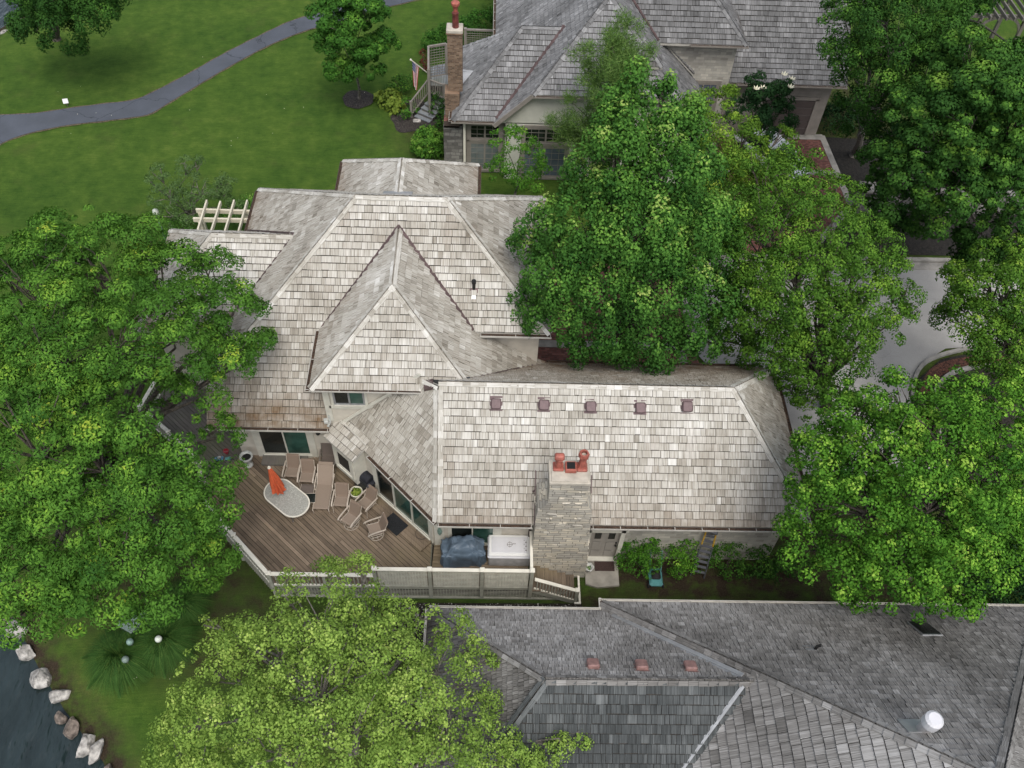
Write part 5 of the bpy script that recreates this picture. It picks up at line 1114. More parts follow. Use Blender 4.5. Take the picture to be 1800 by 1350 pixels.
for i, (px_, py_, sx_, sy_, rz, m, lb) in enumerate(((3, 1080, .3, .4, .3, 'rock_brown', 'grey boulder at the picture edge, uppermost on the pond bank'), (22, 1102, .52, .42, .3, 'rock', 'pale boulder nearest the big tree on the pond bank'), (40, 1142, .45, .36, -.4, 'rock', 'small smooth pale boulder, third down the pond bank'), (66, 1186, .52, .42, -.2, 'rock', 'pale split boulder midway down the pond bank'),
        (96, 1220, .50, .36, .2, 'rock', 'flat pale boulder just above the two brown ones'), (102, 1256, .26, .26, .8, 'rock_brown', 'small brown stone above the tall brown boulder'), (119, 1277, .30, .48, -.1, 'rock_brown', 'tall brown boulder on the pond bank'), (146, 1304, .36, .52, -.6, 'rock', 'pale boulder in front of the largest at the bottom bank'), (165, 1312, .34, .6, -.5, 'rock', 'large pale boulder at the bottom of the pond bank'), (186, 1348, .22, .22, 0, 'rock_brown', 'small stone at the bottom edge of the grass'),
        (6, 55, .6, .4, .7, 'rock', 'pale stone on the far pond edge by the path'), (30, 30, .7, .4, .8, 'rock', 'pale stone on the far pond edge under the dark tree'))):
    rock('boulder', lb, px_, py_, sx_, sy_, rz, m, i+3)

# ================================================================== NEIGHBOUR HOUSE, SOUTH (dark slate-coloured shakes)
HB = thing('neighbour_house', 'neighbouring house with dark grey cedar hip roofs at the bottom of the picture', 'house', (7, 6, 0))
sl_ = .985
vN = lambda x, y: (x, y, 3.6+sl_*(11.9-y)); vS = lambda x, y: (x, y, 7.0-.92*(8.45-y)); vW = lambda x, y: (x, y, 3.6+sl_*(x+1.6))
SLT, DRK = 'cedar_slate', 'cedar_dark'
def vol1(b):
    roof_face(b, [vN(-1.6, 11.9), vN(3.92, 11.9), vN(7.37, 8.45), vN(1.78, 8.45)], SLT, expo=.2, wmin=.09, wmax=.2, eave_wear=.1, tshift=.12)
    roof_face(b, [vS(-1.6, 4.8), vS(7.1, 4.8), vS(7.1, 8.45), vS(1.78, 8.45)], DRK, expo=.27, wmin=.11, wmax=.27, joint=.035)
    roof_face(b, [vW(-1.6, 11.9), vW(1.78, 8.45), vW(-1.6, 4.8)], SLT, expo=.2, wmin=.09, wmax=.2, tshift=-.16)
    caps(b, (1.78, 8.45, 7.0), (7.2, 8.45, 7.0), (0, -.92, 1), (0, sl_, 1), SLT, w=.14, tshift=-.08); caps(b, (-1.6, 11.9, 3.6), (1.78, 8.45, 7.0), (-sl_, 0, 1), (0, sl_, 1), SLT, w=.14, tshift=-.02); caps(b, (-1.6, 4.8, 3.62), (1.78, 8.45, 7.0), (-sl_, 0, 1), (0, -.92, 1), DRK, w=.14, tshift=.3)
part('low_roof', HB, vol1)
uN = lambda x, y: (x, y, 3.6+sl_*(12.2-y)); uW = lambda x, y: (x, y, 3.6+sl_*(x-3.92)); uE = lambda x, y: (x, y, 3.6+sl_*(18.2-x)); AP = (11.06, 5.05, 3.6+sl_*7.14)
def vol2(b):
    roof_face(b, [uN(3.92, 12.2), uN(18.2, 12.2), AP], SLT, expo=.24, wmin=.11, wmax=.26, eave_wear=.1, tshift=.0)
    roof_face(b, [uW(3.92, 12.2), AP, uW(3.92, -2)], SLT, expo=.29, wmin=.18, wmax=.38, tshift=.10, joint=.03)
    roof_face(b, [uE(18.2, 12.2), AP, uE(18.2, -2)], SLT, expo=.24, wmin=.14, wmax=.3, tshift=-.1)
    b.face([AP, uW(3.92, -2), uE(18.2, -2)], SLT)
    caps(b, (3.92, 12.2, 3.6), AP, (-sl_, 0, 1), (0, sl_, 1), SLT, w=.15, tshift=-.02); caps(b, (18.2, 12.2, 3.6), AP, (sl_, 0, 1), (0, sl_, 1), SLT, w=.15, tshift=-.02)
    strip(b, (4.15, 11.62, 3.86), (7.05, 8.62, 6.86), .2, 'steel_flashing', .05); strip(b, (7.02, 8.33, 6.9), (3.95, 5.0, 3.7), .10, 'steel_flashing', .06)
part('main_roof', HB, vol2)
def gB(b):
    gutter(b, (-1.62, 11.95, 3.6), (3.9, 11.95, 3.6), (0, 1, 0), litter=False, w=.08); gutter(b, (3.86, 12.25, 3.6), (18.2, 12.25, 3.6), (0, 1, 0), litter=False, w=.08); gutter(b, (-1.65, 4.8, 3.6), (-1.65, 11.95, 3.6), (-1, 0, 0), litter=False, w=.08); gutter(b, (3.9, 12.0, 3.59), (3.9, 12.36, 3.59), (-1, 0, 0), litter=False, w=.08)
GUT = []
def gutter(b, *a, **k): GUT.append((a, k))
gB(None); gutter = _g
for a_, k_ in GUT: part('gutter', HB, lambda b: gutter(b, *a_, **k_))
part('wall', HB, lambda b: (b.prism([(-1.1, 5.3), (4.4, 5.3), (4.4, 11.4), (-1.1, 11.4)], 0, 3.5, 'stucco'), b.prism([(4.4, -1.5), (17.7, -1.5), (17.7, 11.7), (4.4, 11.7)], 0, 3.5, 'stucco')))
for px_, py_ in ((1042, 1172), (1127, 1174), (1213, 1176)):
    p = WP(px_, py_, vN(0, 11.9), (0, sl_, 1)); 
    def vb(b, p=p):
        q = Vector(p); a_ = -math.atan(sl_); b.box(q, (.40, .46, .05), 'vent_red', rx=a_); b.box(q+Vector((0, .05, .10)), (.33, .38, .14), 'vent_red', rx=a_*.8, bev=.03)
    part('roof_vent', HB, vb)
p = WP(1620, 1283, uN(0, 12.2), (0, sl_, 1)); p = Vector(p)
def flue(b):
    b.box(p+Vector((-.1, .1, -.05)), (.6, .6, .04), 'steel_flashing', rx=-math.atan(sl_)); b.tube([p+Vector((0, 0, -.1)), p+Vector((0, 0, .45))], .14, 'spa_cabinet', 14); b.tube([p+Vector((0, 0, .42)), p+Vector((0, 0, .50)), p+Vector((0, 0, .74)), p+Vector((0, 0, .80))], [.17, .21, .21, .15], 'spa_shell', 18)
part('flue_pipe', HB, flue)
p2 = Vector(WP(1432, 1142, uN(0, 12.2), (0, sl_, 1))); part('vent_pipe', HB, lambda b: (b.box(p2+Vector((-.12, .05, -.02)), (.32, .3, .03), 'steel_flashing', rx=-math.atan(sl_)), b.tube([p2, p2+Vector((0, 0, .25)), p2+Vector((.08, 0, .32))], .045, 'black_iron', 8)))
p3 = Vector(WP(1625, 1108, uN(0, 12.2), (0, sl_, 1))); part('skylight', HB, lambda b: (b.box(p3, (.62, 1.0, .14), 'steel_flashing', rx=-math.atan(sl_)), b.box(p3+Vector((0, .05, .06)), (.52, .9, .05), 'glass_dark', rx=-math.atan(sl_))))

# ================================================================== NEIGHBOUR HOUSE, NORTH (grey shakes)
HC = thing('neighbour_house', 'grey shake roofed house with brick chimney across the lawn to the north', 'house', (7, 42, 0))
GR = 'cedar_grey'; s2_ = .97
a1 = lambda x, y: (x, y, 3.6+s2_*(y-38.0)); aW = lambda x, y: (x, y, 3.6+s2_*(x+1.9)); aN = lambda x, y: (x, y, 3.6+.97*(44.6-y))
def c1(b):
    roof_face(b, [a1(-1.9, 38.0), a1(.25, 38.0), a1(3.6, 41.35), a1(1.5, 41.35)], GR, expo=.27, wmin=.12, wmax=.3, eave_wear=.1)
    roof_face(b, [aW(-1.9, 38.0), aW(1.5, 41.35), aW(-1.9, 44.6)], GR, expo=.27, tshift=-.02, eave_wear=.1)
    roof_face(b, [aN(-1.9, 44.6), aN(1.5, 41.35), aN(3.6, 41.35), aN(.25, 44.6)], GR, expo=.27)
    caps(b, (1.5, 41.35, 6.85), (3.6, 41.35, 6.85), (0, -s2_, 1), (0, s2_, 1), GR, w=.15); caps(b, (-1.9, 38.0, 3.6), (1.5, 41.35, 6.85), (-s2_, 0, 1), (0, -s2_, 1), GR, w=.18, tshift=-.1); caps(b, (-1.9, 44.6, 3.6), (1.5, 41.35, 6.85), (-s2_, 0, 1), (0, s2_, 1), GR, w=.15)
    b.box((-1.35, 40.9, 4.55), (.8, .12, .06), 'steel_flashing'); b.slab([(-1.6, 40.1, 4.1), (-.9, 40.85, 4.62), (-1.6, 41.0, 4.62)], .08, 'steel_flashing')
part('low_roof', HC, c1)
dW = lambda x, y: (x, y, 3.6+s2_*(x-.25)); dE = lambda x, y: (x, y, 3.6+s2_*(11.05-x)); dS = lambda x, y: (x, y, 5.35+1.04*(y-37.75))
zr = 3.6+s2_*5.4; yr = 37.75+(zr-5.35)/1.04
def c2(b):
    roof_face(b, [dW(.25, 37.75), dW(2.06, 37.75), dW(5.65, yr), dW(5.65, 62), dW(.25, 62)], GR, expo=.27, tshift=-.08, eave_wear=.1)
    roof_face(b, [dS(2.06, 37.75), dS(9.24, 37.75), (5.65, yr, zr)], GR, expo=.27, eave_wear=.1)
    roof_face(b, [dE(11.05, 37.75), dE(9.24, 37.75), dE(5.65, yr), dE(5.65, 60), dE(11.05, 60)], GR, expo=.27, tshift=-.22, eave_wear=.1)
    caps(b, (2.06, 37.75, 5.35), (5.65, yr, zr), (-s2_, 0, 1), (0, -1.04, 1), GR, w=.18, tshift=-.1); caps(b, (9.24, 37.75, 5.35), (5.65, yr, zr), (s2_, 0, 1), (0, -1.04, 1), GR, w=.18, tshift=-.1); caps(b, (5.65, yr, zr), (5.65, 60, zr), (-s2_, 0, 1), (s2_, 0, 1), GR, w=.16)
    strip(b, (.3, 38.1, 3.7), (3.6, 41.4, 6.9), .2, 'copper_flashing', .05)
    b.bar((.2, 37.68, 3.55), (2.02, 37.68, 5.32), .08, .2, 'trim_taupe'); b.bar((11.1, 37.68, 3.55), (9.28, 37.68, 5.32), .08, .2, 'trim_taupe')
part('main_roof', HC, c2)
def dormer(b, cx, cy, cz, w, L, zt):
    P = [(cx-w, cy, cz), (cx+w, cy, cz), (cx, cy+w*1.0, cz+w*1.0)]; roof_face(b, P, GR, expo=.25)
    roof_face(b, [(cx-w, cy, cz), (cx, cy+w, cz+w), (cx, cy+L, cz+w), (cx-w, cy+L-w, cz)], GR, expo=.25, slab=.05); roof_face(b, [(cx+w, cy, cz), (cx, cy+w, cz+w), (cx, cy+L, cz+w), (cx+w, cy+L-w, cz)], GR, expo=.25, slab=.05, tshift=-.2)
    caps(b, (cx-w, cy, cz), (cx, cy+w, cz+w), (-1, 0, 1), (0, -1, 1), GR, w=.14); caps(b, (cx+w, cy, cz), (cx, cy+w, cz+w), (1, 0, 1), (0, -1, 1), GR, w=.14)
q = WP(1133, 120, dS(0, 37.75), (0, -1.04, 1)); part('dormer_roof', HC, lambda b: dormer(b, q[0], q[1]-.1, q[2]+.15, .85, 2.6, 0))
q2 = WP(1206, 113, dE(11.05, 40), (s2_, 0, 1))
def dormerE(b):
    x, y, z = q2; P0 = (x-.25, y-1.0, z+.35); P1 = (x+.35, y-1.0, z+.1)
    roof_face(b, [(x-1.3, y-.7, z+1.4), (x+.3, y-.9, z-.05), (x+.3, y+.0, z+.35), (x-1.3, y+.3, z+1.75)], GR, expo=.25, slab=.08); roof_face(b, [(x-1.3, y+1.1, z+1.35), (x+.3, y+.9, z-.05), (x+.3, y+.0, z+.35), (x-1.3, y+.3, z+1.75)], GR, expo=.25, slab=.08)
part('dormer_roof', HC, dormerE)
eS = lambda x, y: (x, y, 6.1+s2_*(y-41.55)); eE = lambda x, y: (x, y, 6.1+s2_*(13.05-x)); gS = lambda x, y: (x, y, 3.6+s2_*(y-42.15))
def c3(b):
    roof_face(b, [eS(8.47, 41.55), eS(13.05, 41.55), eS(9.4, 45.2), eS(5.65, 45.2), eS(5.65, 44.37)], GR, expo=.27, tshift=-.2, eave_wear=.1)
    roof_face(b, [eE(13.05, 41.55), eE(9.4, 45.2), eE(9.4, 56), eE(13.05, 56)], GR, expo=.27, tshift=-.25)
    caps(b, (13.05, 41.55, 6.1), (9.4, 45.2, 9.65), (s2_, 0, 1), (0, -s2_, 1), GR, w=.18, tshift=-.15); strip(b, (8.5, 41.6, 6.15), (5.7, 44.4, 8.9), .14, 'copper_flashing', .05)
part('tower_roof', HC, c3)
def c4(b):
    roof_face(b, [gS(12.75, 42.15), gS(19.2, 42.15), gS(19.2, 45.5), gS(18.2, 47.2), gS(12.0, 47.2), gS(12.0, 44)], GR, expo=.27, tshift=-.22, wear=0, eave_wear=.15)
    roof_face(b, [(12, 47.2, 8.5), (18.2, 47.2, 8.5), (19.2, 51, 4), (12, 51, 4)], GR, expo=.4, wmin=.4, wmax=.8); caps(b, (19.2, 45.5, 6.85), (18.2, 47.2, 8.5), (1, 0, 1), (0, -1, 1), GR, w=.18)
part('garage_roof', HC, c4)
GUT = []
def gutter(b, *a, **k): GUT.append((a, k))
(lambda b: (gutter(b, (-1.95, 37.95, 3.6), (.3, 37.95, 3.6), (0, -1, 0), outer='trim_taupe'), gutter(b, (-1.95, 38, 3.59), (-1.95, 44.6, 3.59), (-1, 0, 0), outer='gutter_pale'), gutter(b, (12.72, 42.1, 3.6), (19.2, 42.1, 3.6), (0, -1, 0), outer='trim_taupe'), gutter(b, (10.1, 41.5, 6.1), (13.1, 41.5, 6.1), (0, -1, 0), outer='trim_taupe'), gutter(b, (2.1, 37.7, 5.34), (9.2, 37.7, 5.34), (0, -1, 0), outer='trim_taupe'), gutter(b, (.2, 44.7, 3.59), (.2, 62, 3.59), (-1, 0, 0))))(None); gutter = _g
for a_, k_ in GUT: part('gutter', HC, lambda b: gutter(b, *a_, **k_))
def cw(b):
    b.prism([(-1.35, 38.55), (.8, 38.55), (.8, 44.1), (-1.35, 44.1)], 0, 3.5, 'trim_taupe'); b.prism([(.8, 38.1), (10.5, 38.1), (10.5, 59), (.8, 59)], 0, 3.5, 'stucco_pale')
    P = [(.55, 3.45), (10.75, 3.45), (9.1, 5.3), (2.2, 5.3)]; vs = [(x, 38.1, z) for x, z in P]+[(x, 38.4, z) for x, z in P]; b.solid(vs, [(0, 1, 2, 3), (7, 6, 5, 4), (0, 4, 5, 1), (1, 5, 6, 2), (2, 6, 7, 3), (3, 7, 4, 0)], 'stucco_pale')
    b.prism([(8.55, 42.05), (12.72, 42.05), (12.72, 50), (8.55, 50)], 0, 6.0, 'wall_stone'); b.prism([(12.72, 42.75), (18.7, 42.75), (18.7, 50), (12.72, 50)], 0, 3.5, 'trim_taupe')
    b.box((-1.3, 38.4, 1.75), (.12, .12, 3.5), 'rail_white')
part('wall', HC, cw)
for (xa, xb, y_, z0_, z1_, c_, mu, mv, nm) in ((-1.05, .55, 38.55, 2.15, 3.05, 2, 1, 2, 'glass_dark'), (-1.05, .55, 38.55, .25, 1.95, 2, 1, 4, 'glass_pale'), (1.75, 4.0, 38.1, 2.35, 3.25, 2, 2, 2, 'glass_dark'), (1.75, 4.0, 38.1, .2, 2.1, 2, 2, 4, 'glass_blue'), (10.6, 12.2, 42.05, 1.6, 3.6, 2, 1, 4, 'glass_blue'), (5.4, 6.6, 38.1, .8, 2.2, 1, 2, 3, 'glass_dark')):
    window(HC, 'window', (xa, y_), (xb, y_), z0_, z1_, (0, -1), c_, frame='trim_taupe', panes=(nm,), munt=mu, muntv=mv, fw=.09, casing=.14)
gd = part('garage_door', HC, lambda b: [b.box((16.55, 42.72, .28+.44*k), (2.9, .07, .42), 'garage_brown', bev=.012) for k in range(5)]+[b.box((16.55, 42.7, 2.42), (3.3, .1, .2), 'trim_taupe'), b.box((15.0, 42.7, 1.2), (.18, .1, 2.4), 'trim_taupe'), b.box((18.1, 42.7, 1.2), (.18, .1, 2.4), 'trim_taupe')])
def ch2(b):
    b.prism([(-2.38, 38.5), (-1.4, 38.5), (-1.4, 40.1), (-2.38, 40.1)], 0, 2.9, 'grey_rubble'); b.box((-1.95, 38.75, 3.0), (.80, .5, .4), 'paver_brick'); b.prism([(-2.28, 38.75), (-1.55, 38.75), (-1.55, 39.6), (-2.28, 39.6)], 2.9, 4.6, 'far_brick'); b.prism([(-2.12, 39.0), (-1.40, 39.0), (-1.40, 39.65), (-2.12, 39.65)], 4.6, 7.7, 'far_brick')
    b.box((-1.76, 39.32, 7.78), (.78, .72, .16), 'cement', bev=.02); b.box((-1.76, 39.32, 7.68), (.82, .76, .05), 'far_brick')
c_h = part('chimney', HC, ch2)
part('chimney_pot', c_h, lambda b: b.lathe((-1.72, 39.3, 7.86), [(.16, 0), (.15, .35), (.14, .62), (.17, .66), (.17, .72), (.12, .74)], 'old_terracotta', 8)); part('chimney_pot', c_h, lambda b: b.lathe((-1.72, 39.42, 8.55), [(.10, 0), (.12, .2), (.20, .34), (.21, .46), (.15, .5)], 'terracotta', 8))
# side porch with steps
PO = thing('side_porch', 'weathered timber porch with lattice and steps beside the brick chimney', 'porch', (-3.3, 42, 0))
k0 = [tuple(W(x, y, 1.2)[:2]) for x, y in ((757, 150), (796, 152), (796, 108), (757, 118))]
part('floor', PO, lambda b: (board_field(b, k0, (0, 1), .14, 1.2, 'step_wood'), b.prism(k0, .1, 1.16, 'screen_dark')))
pb = [W(745, 205, 0), W(735, 192, 0)]
def stps(b):
    top = Vector(W(775, 170, 1.0)); bot = Vector(W(745, 207, .1)); s_ = Vector((.5, -.62, 0))
    for i in range(6):
        p = top.lerp(bot, i/5); b.box(p, (1.05, .42, .05), 'step_wood', rz=R(-32)); b.box(p-Vector((.0, 0, .09)), (1.0, .36, .14), 'weathered_wood', rz=R(-32))
part('stairs', PO, stps)
def prail(b):
    def rl(p0, p1, h0, h1):
        a_, c_ = Vector(p0), Vector(p1); b.bar(a_+Vector((0, 0, h0)), c_+Vector((0, 0, h0)), .09, .06, 'trim_taupe'); b.bar(a_+Vector((0, 0, .12)), c_+Vector((0, 0, .12)), .06, .06, 'trim_taupe')
        for i in range(1, 9): p = a_.lerp(c_, i/9); b.bar(p+Vector((0, 0, .12)), p+Vector((0, 0, h0)), .045, .045, 'trim_taupe', up=(1, 0, 0))
    tA = W(753, 140, 2.1); tB = W(722, 180, 1.0); tC = W(781, 150, 2.1)
    rl((tA[0], tA[1], 1.2), (tB[0], tB[1], .1), .92, .9); rl((tA[0], tA[1], 1.2), (tC[0], tC[1], 1.2), .92, .9)
    for p, h in ((tA, 2.2), (tB, 1.08), (tC, 2.2)): b.box((p[0], p[1], h/2), (.12, .12, h), 'trim_taupe')
part('railing', PO, prail)
def plat(b):
    pA = W(753, 82, 3.1); pB = W(784, 77, 3.1); pC = W(753, 122, 3.1)
    a_, c_, d_ = Vector((pA[0], pA[1], 0)), Vector((pB[0], pB[1]+.0, 0)), Vector((pC[0], pC[1], 0))
    for (u, v) in ((a_, c_), (d_, a_)):
        b.bar((u.x, u.y, 3.1), (v.x, v.y, 3.1), .1, .1, 'trim_taupe'); b.bar((u.x, u.y, 1.2), (v.x, v.y, 1.2), .08, .08, 'trim_taupe'); lattice(b, (u.x, u.y, 0), (v.x, v.y, 0), 1.25, 3.05, .16, 'trim_taupe')
    for u in (a_, c_, d_): b.box((u.x, u.y, 1.55), (.13, .13, 3.1), 'trim_taupe')
part('lattice_screen', PO, plat)
# lattice fence behind
f0, f1 = W(818, 52, 2.2), W(868, 54, 2.2)
FN = thing('lattice_fence', 'dark lattice fence panel behind the grey hip roof', 'fence', (f0[0], f0[1], 0))
part('panel', FN, lambda b: (lattice(b, (f0[0], f0[1], 0), (f1[0]+.6, f1[1], 0), .3, 2.1, .14, 'trim_taupe'), b.bar((f0[0], f0[1], 2.2), (f1[0]+.6, f1[1], 2.2), .12, .1, 'trim_taupe'))); part('post', FN, lambda b: b.box((f0[0], f0[1], 1.15), (.16, .16, 2.3), 'trim_taupe'))
# flag
fa, fb = Vector(W(750, 127, 2.5)), None
fb = Vector(W(722, 105, 3.6))
FL = thing('flag', 'american flag hanging limp from a slanted pole on the porch', 'flag', fa)
part('pole', FL, lambda b: (b.tube([fa, fb], .028, 'rail_white', 8), b.lathe(fb, [(.02, -.04), (.06, 0), (.02, .06)], 'rail_white', 8)))
def flagc(b):
    d = (fa-fb).normalized(); P0 = fb+d*.12; nx_, ny_ = 13, 18; L = .62; Hh = 1.55
    def pt_(i, j):   # i across stripes along the pole, j downwards
        u = i/nx_; v = j/ny_; fold = .06*math.sin(u*9+v*2.5)*(.4+v)
        return P0 + d*(u*L*(1-.45*v)) + Vector((.06*v*math.sin(u*6), fold, -Hh*v*(1-.05*u)-.12*v*u))
    for i in range(nx_):
        for j in range(ny_):
            m = 'flag_blue' if (i < 7 and j < 7) else ('flag_red' if i % 2 == 0 else 'flag_white'); q = [pt_(i, j), pt_(i, j+1), pt_(i+1, j+1), pt_(i+1, j)]; b.face(q, m); b.face([p_+Vector((0, .008, 0)) for p_ in reversed(q)], m)
            if i < 7 and j < 7 and (i+j) % 2 == 0: c_ = sum(q, Vector())/4+Vector((0, -.012, 0)); b.face([c_+Vector((-.012, 0, -.012)), c_+Vector((.012, 0, -.012)), c_+Vector((.012, 0, .012)), c_+Vector((-.012, 0, .012))], 'flag_white')
part('cloth', FL, flagc)
stp = W(733, 212, .05); tag(part('stepping_stone', None, lambda b: b.box((stp[0], stp[1], .05), (.45, .3, .08), 'rock', rz=.1, bev=.03)), 'pale stepping stone at the foot of the porch steps', 'stone')
# parked white car in the brick drive
def car():
    t = thing('parked_car', 'white car on the brick driveway mostly hidden by a tree', 'car', (0, 0, 0))
    def body(b):
        n = 14; sec = [(-2.25, .62, .82, .35), (-2.1, .70, .88, .3), (-1.4, .86, .90, .28), (-.7, .88, .92, .27), (.6, .90, .93, .27), (1.4, .92, .92, .27), (2.1, .86, .88, .3), (2.3, .7, .80, .4)]
        vs = []
        for (x, zt, w, zb) in sec: vs += [(x, -w, zb), (x, -w-.01, (zb+zt)/2), (x, -w*.94, zt-.05), (x, -w*.8, zt), (x, w*.8, zt), (x, w*.94, zt-.05), (x, w+.01, (zb+zt)/2), (x, w, zb)]
        fs = [(i*8+j, i*8+(j+1) % 8, (i+1)*8+(j+1) % 8, (i+1)*8+j) for i in range(7) for j in range(8)]+[tuple(range(8)), tuple(reversed(range(56, 64)))]; b.solid(vs, fs, 'car_white')
        vs = []; sec = [(-1.9, .86, .76), (-1.3, 1.36, .62), (-.2, 1.44, .64), (.5, 1.40, .62), (1.25, .92, .78)]
        for (x, zt, w) in sec: vs += [(x, -.80, .86), (x, -w, zt), (x, w, zt), (x, .80, .86)]
        b.solid(vs, [(i*4+j, i*4+j+1, (i+1)*4+j+1, (i+1)*4+j) for i in (1, 2) for j in (1,)], 'car_white')
    part('body', t, body, True)
    def gls(b):
        vs = []; sec = [(-1.9, .86, .76), (-1.3, 1.35, .62), (-.2, 1.43, .64), (.5, 1.39, .62), (1.25, .92, .78)]
        for (x, zt, w) in sec: vs += [(x, -.81, .86), (x, -w, zt), (x, w, zt), (x, .81, .86)]
        b.solid(vs, [(i*4+j, i*4+j+1, (i+1)*4+j+1, (i+1)*4+j) for i in range(4) for j in range(3) if not (i in (1, 2) and j == 1)], 'car_glass')
    part('windows', t, gls)
    for sx_ in (-1.45, 1.45):
        for sy_ in (-1, 1):
            w_ = part('wheel', t, lambda b: b.tube([(sx_, sy_*.72, .33), (sx_, sy_*.93, .33)], .33, 'rubber', 20)); part('rim', w_, lambda b: b.tube([(sx_, sy_*.92, .33), (sx_, sy_*.94, .33)], .2, 'chrome', 12))
    for sy_ in (-1, 1): part('headlight', t, lambda b: b.box((2.2, sy_*.62, .66), (.14, .34, .12), 'lamp_glass', bev=.03)); part('wing_mirror', t, lambda b: b.box((.75, sy_*.98, .95), (.16, .2, .12), 'car_white', bev=.03))
    return t
cp = W(1366, 268, .9); cr = car(); cr.location = (cp[0]-.2, cp[1]+.2, .04); cr.rotation_euler = (0, 0, R(-62))
# low stone wall along the street
SW_ = thing('stone_wall', 'low dark stone wall along the far side of the street', 'wall', (24, 36.5, 0))
part('wall', SW_, lambda b: b.box((29, 36.4, .6), (19, .4, 1.2), 'grey_rubble')); part('coping', SW_, lambda b: b.box((29, 36.4, 1.24), (19.1, .5, .1), 'grey_rubble', bev=.02)); part('end_pillar', SW_, lambda b: (b.box((19.6, 36.2, .75), (.7, .7, 1.5), 'grey_rubble'), b.box((19.6, 36.2, 1.55), (.85, .85, .14), 'kerb_concrete', bev=.03)))
# timber arbour at the top corner
AR = thing('timber_arbour', 'weathered timber arbour with curved braces at the top corner', 'arbour', (28, 47, 0))
p0 = W(1762, 26, 3.0); ax, ay = p0[0], p0[1]
for dx, dy in ((-1.2, 0), (1.6, 0), (-1.2, 2.6), (1.6, 2.6)): part('post', AR, lambda b: b.box((ax+dx, ay+dy, 1.4), (.2, .2, 2.8), 'weathered_wood'))
for dy in (0, 2.6): part('beam', AR, lambda b: b.box((ax+.2, ay+dy, 2.9), (4.2, .12, .24), 'weathered_wood'))
for k in range(8): part('rafter', AR, lambda b: b.box((ax-1.5+k*.5, ay+1.3, 3.1), (.09, 4.0, .2), 'weathered_wood'))
for dx, s_ in ((-1.2, 1), (1.6, -1)): part('brace', AR, lambda b: [b.bar((ax+dx+s_*1.1*(1-math.cos(t0)), ay, 1.5+1.3*math.sin(t0)), (ax+dx+s_*1.1*(1-math.cos(t0+.2)), ay, 1.5+1.3*math.sin(t0+.2)), .1, .16, 'weathered_wood') for t0 in [i*.2 for i in range(8)]])

# ================================================================== TREES AND PLANTS
PERK = 1.6
def leaves(name, parent, C, Rc, per, size, m, org, squash=1.0, flat=.5, tip_light_z=.35, aspect=.75, lean=None, seed=1, tip_light_amt=.5, base=.42, lvar=.085):
    """C clump centres (N,3), Rc clump radii (N,), org centre for outward direction"""
    g = np.random.default_rng(seed); N = len(C)
    if N == 0: return None
    cnt = np.maximum(6, (per*PERK*(Rc/.45)**2).astype(int)); size = size*.86; idx = np.repeat(np.arange(N), cnt); n = len(idx)
    d = g.normal(size=(n, 3)); d /= np.linalg.norm(d, axis=1)[:, None]
    out = C-org; out /= (np.linalg.norm(out, axis=1)[:, None]+1e-6); out = out+np.array([0, 0, .45]); out /= np.linalg.norm(out, axis=1)[:, None]
    o = out[idx]; dt = (d*o).sum(1); fl = dt < -.25; d[fl] -= 2*dt[fl, None]*o[fl]
    rad = np.where(g.random(n) < .72, g.uniform(.80, 1.06, n), g.uniform(.2, .85, n)); sq = np.array([1, 1, squash])
    P = C[idx] + d*Rc[idx][:, None]*rad[:, None]*sq
    nn = d*1.0 + np.array([0, 0, flat*.35]) + g.normal(size=(n, 3))*.30; nn /= np.linalg.norm(nn, axis=1)[:, None]
    r = g.normal(size=(n, 3)); r[:, 2] -= .35; u = r-(r*nn).sum(1)[:, None]*nn; u /= np.linalg.norm(u, axis=1)[:, None]; v = np.cross(nn, u)
    s = size*g.uniform(.65, 1.25, n)[:, None]
    a = P-u*s*.5; b_ = P+v*s*aspect*.5-nn*s*.10+u*s*.05; c = P+u*s*.55-nn*s*.22; e = P-v*s*aspect*.5-nn*s*.10+u*s*.05
    V = np.stack([a, b_, c, e], 1).reshape(-1, 3); base_i = np.arange(n)*4
    T = np.stack([base_i, base_i+1, base_i+2, base_i, base_i+2, base_i+3], 1).reshape(-1)
    ctone = g.normal(size=N)*.10; 
    up = (d*np.array([0, 0, 1])).sum(1); tip_light = np.clip((rad*(.6*up+.4*(d*o).sum(1))-tip_light_z+.15)/.75, 0, 1)
    camp = np.clip(g.normal(.75, .35, N), .1, 1.3); tone = np.clip(base-.10+ctone[idx]+g.normal(size=n)*lvar+tip_light_amt*tip_light*camp[idx]*g.uniform(.6, 1.1, n), 0, 1)
    me = bpy.data.meshes.new(name); me.vertices.add(len(V)); 
    off = np.array(ORG.get(parent.name, Vector((0, 0, 0))) if parent is not None else (0, 0, 0)); me.vertices.foreach_set('co', (V-off).astype(np.float32).ravel())
    nf = n*2; me.loops.add(nf*3); me.loops.foreach_set('vertex_index', T.astype(np.int32)); me.polygons.add(nf)
    me.polygons.foreach_set('loop_start', (np.arange(nf)*3).astype(np.int32)); me.polygons.foreach_set('loop_total', np.full(nf, 3, np.int32)); me.update(calc_edges=True)
    at_ = me.attributes.new('tone', 'FLOAT', 'FACE'); at_.data.foreach_set('value', np.repeat(tone, 2).astype(np.float32))
    me.materials.append(M[m]); o_ = bpy.data.objects.new(name, me); COL.objects.link(o_)
    if parent is not None: o_.parent = parent
    return o_
NLEAF = [0]
PERK = 1.6
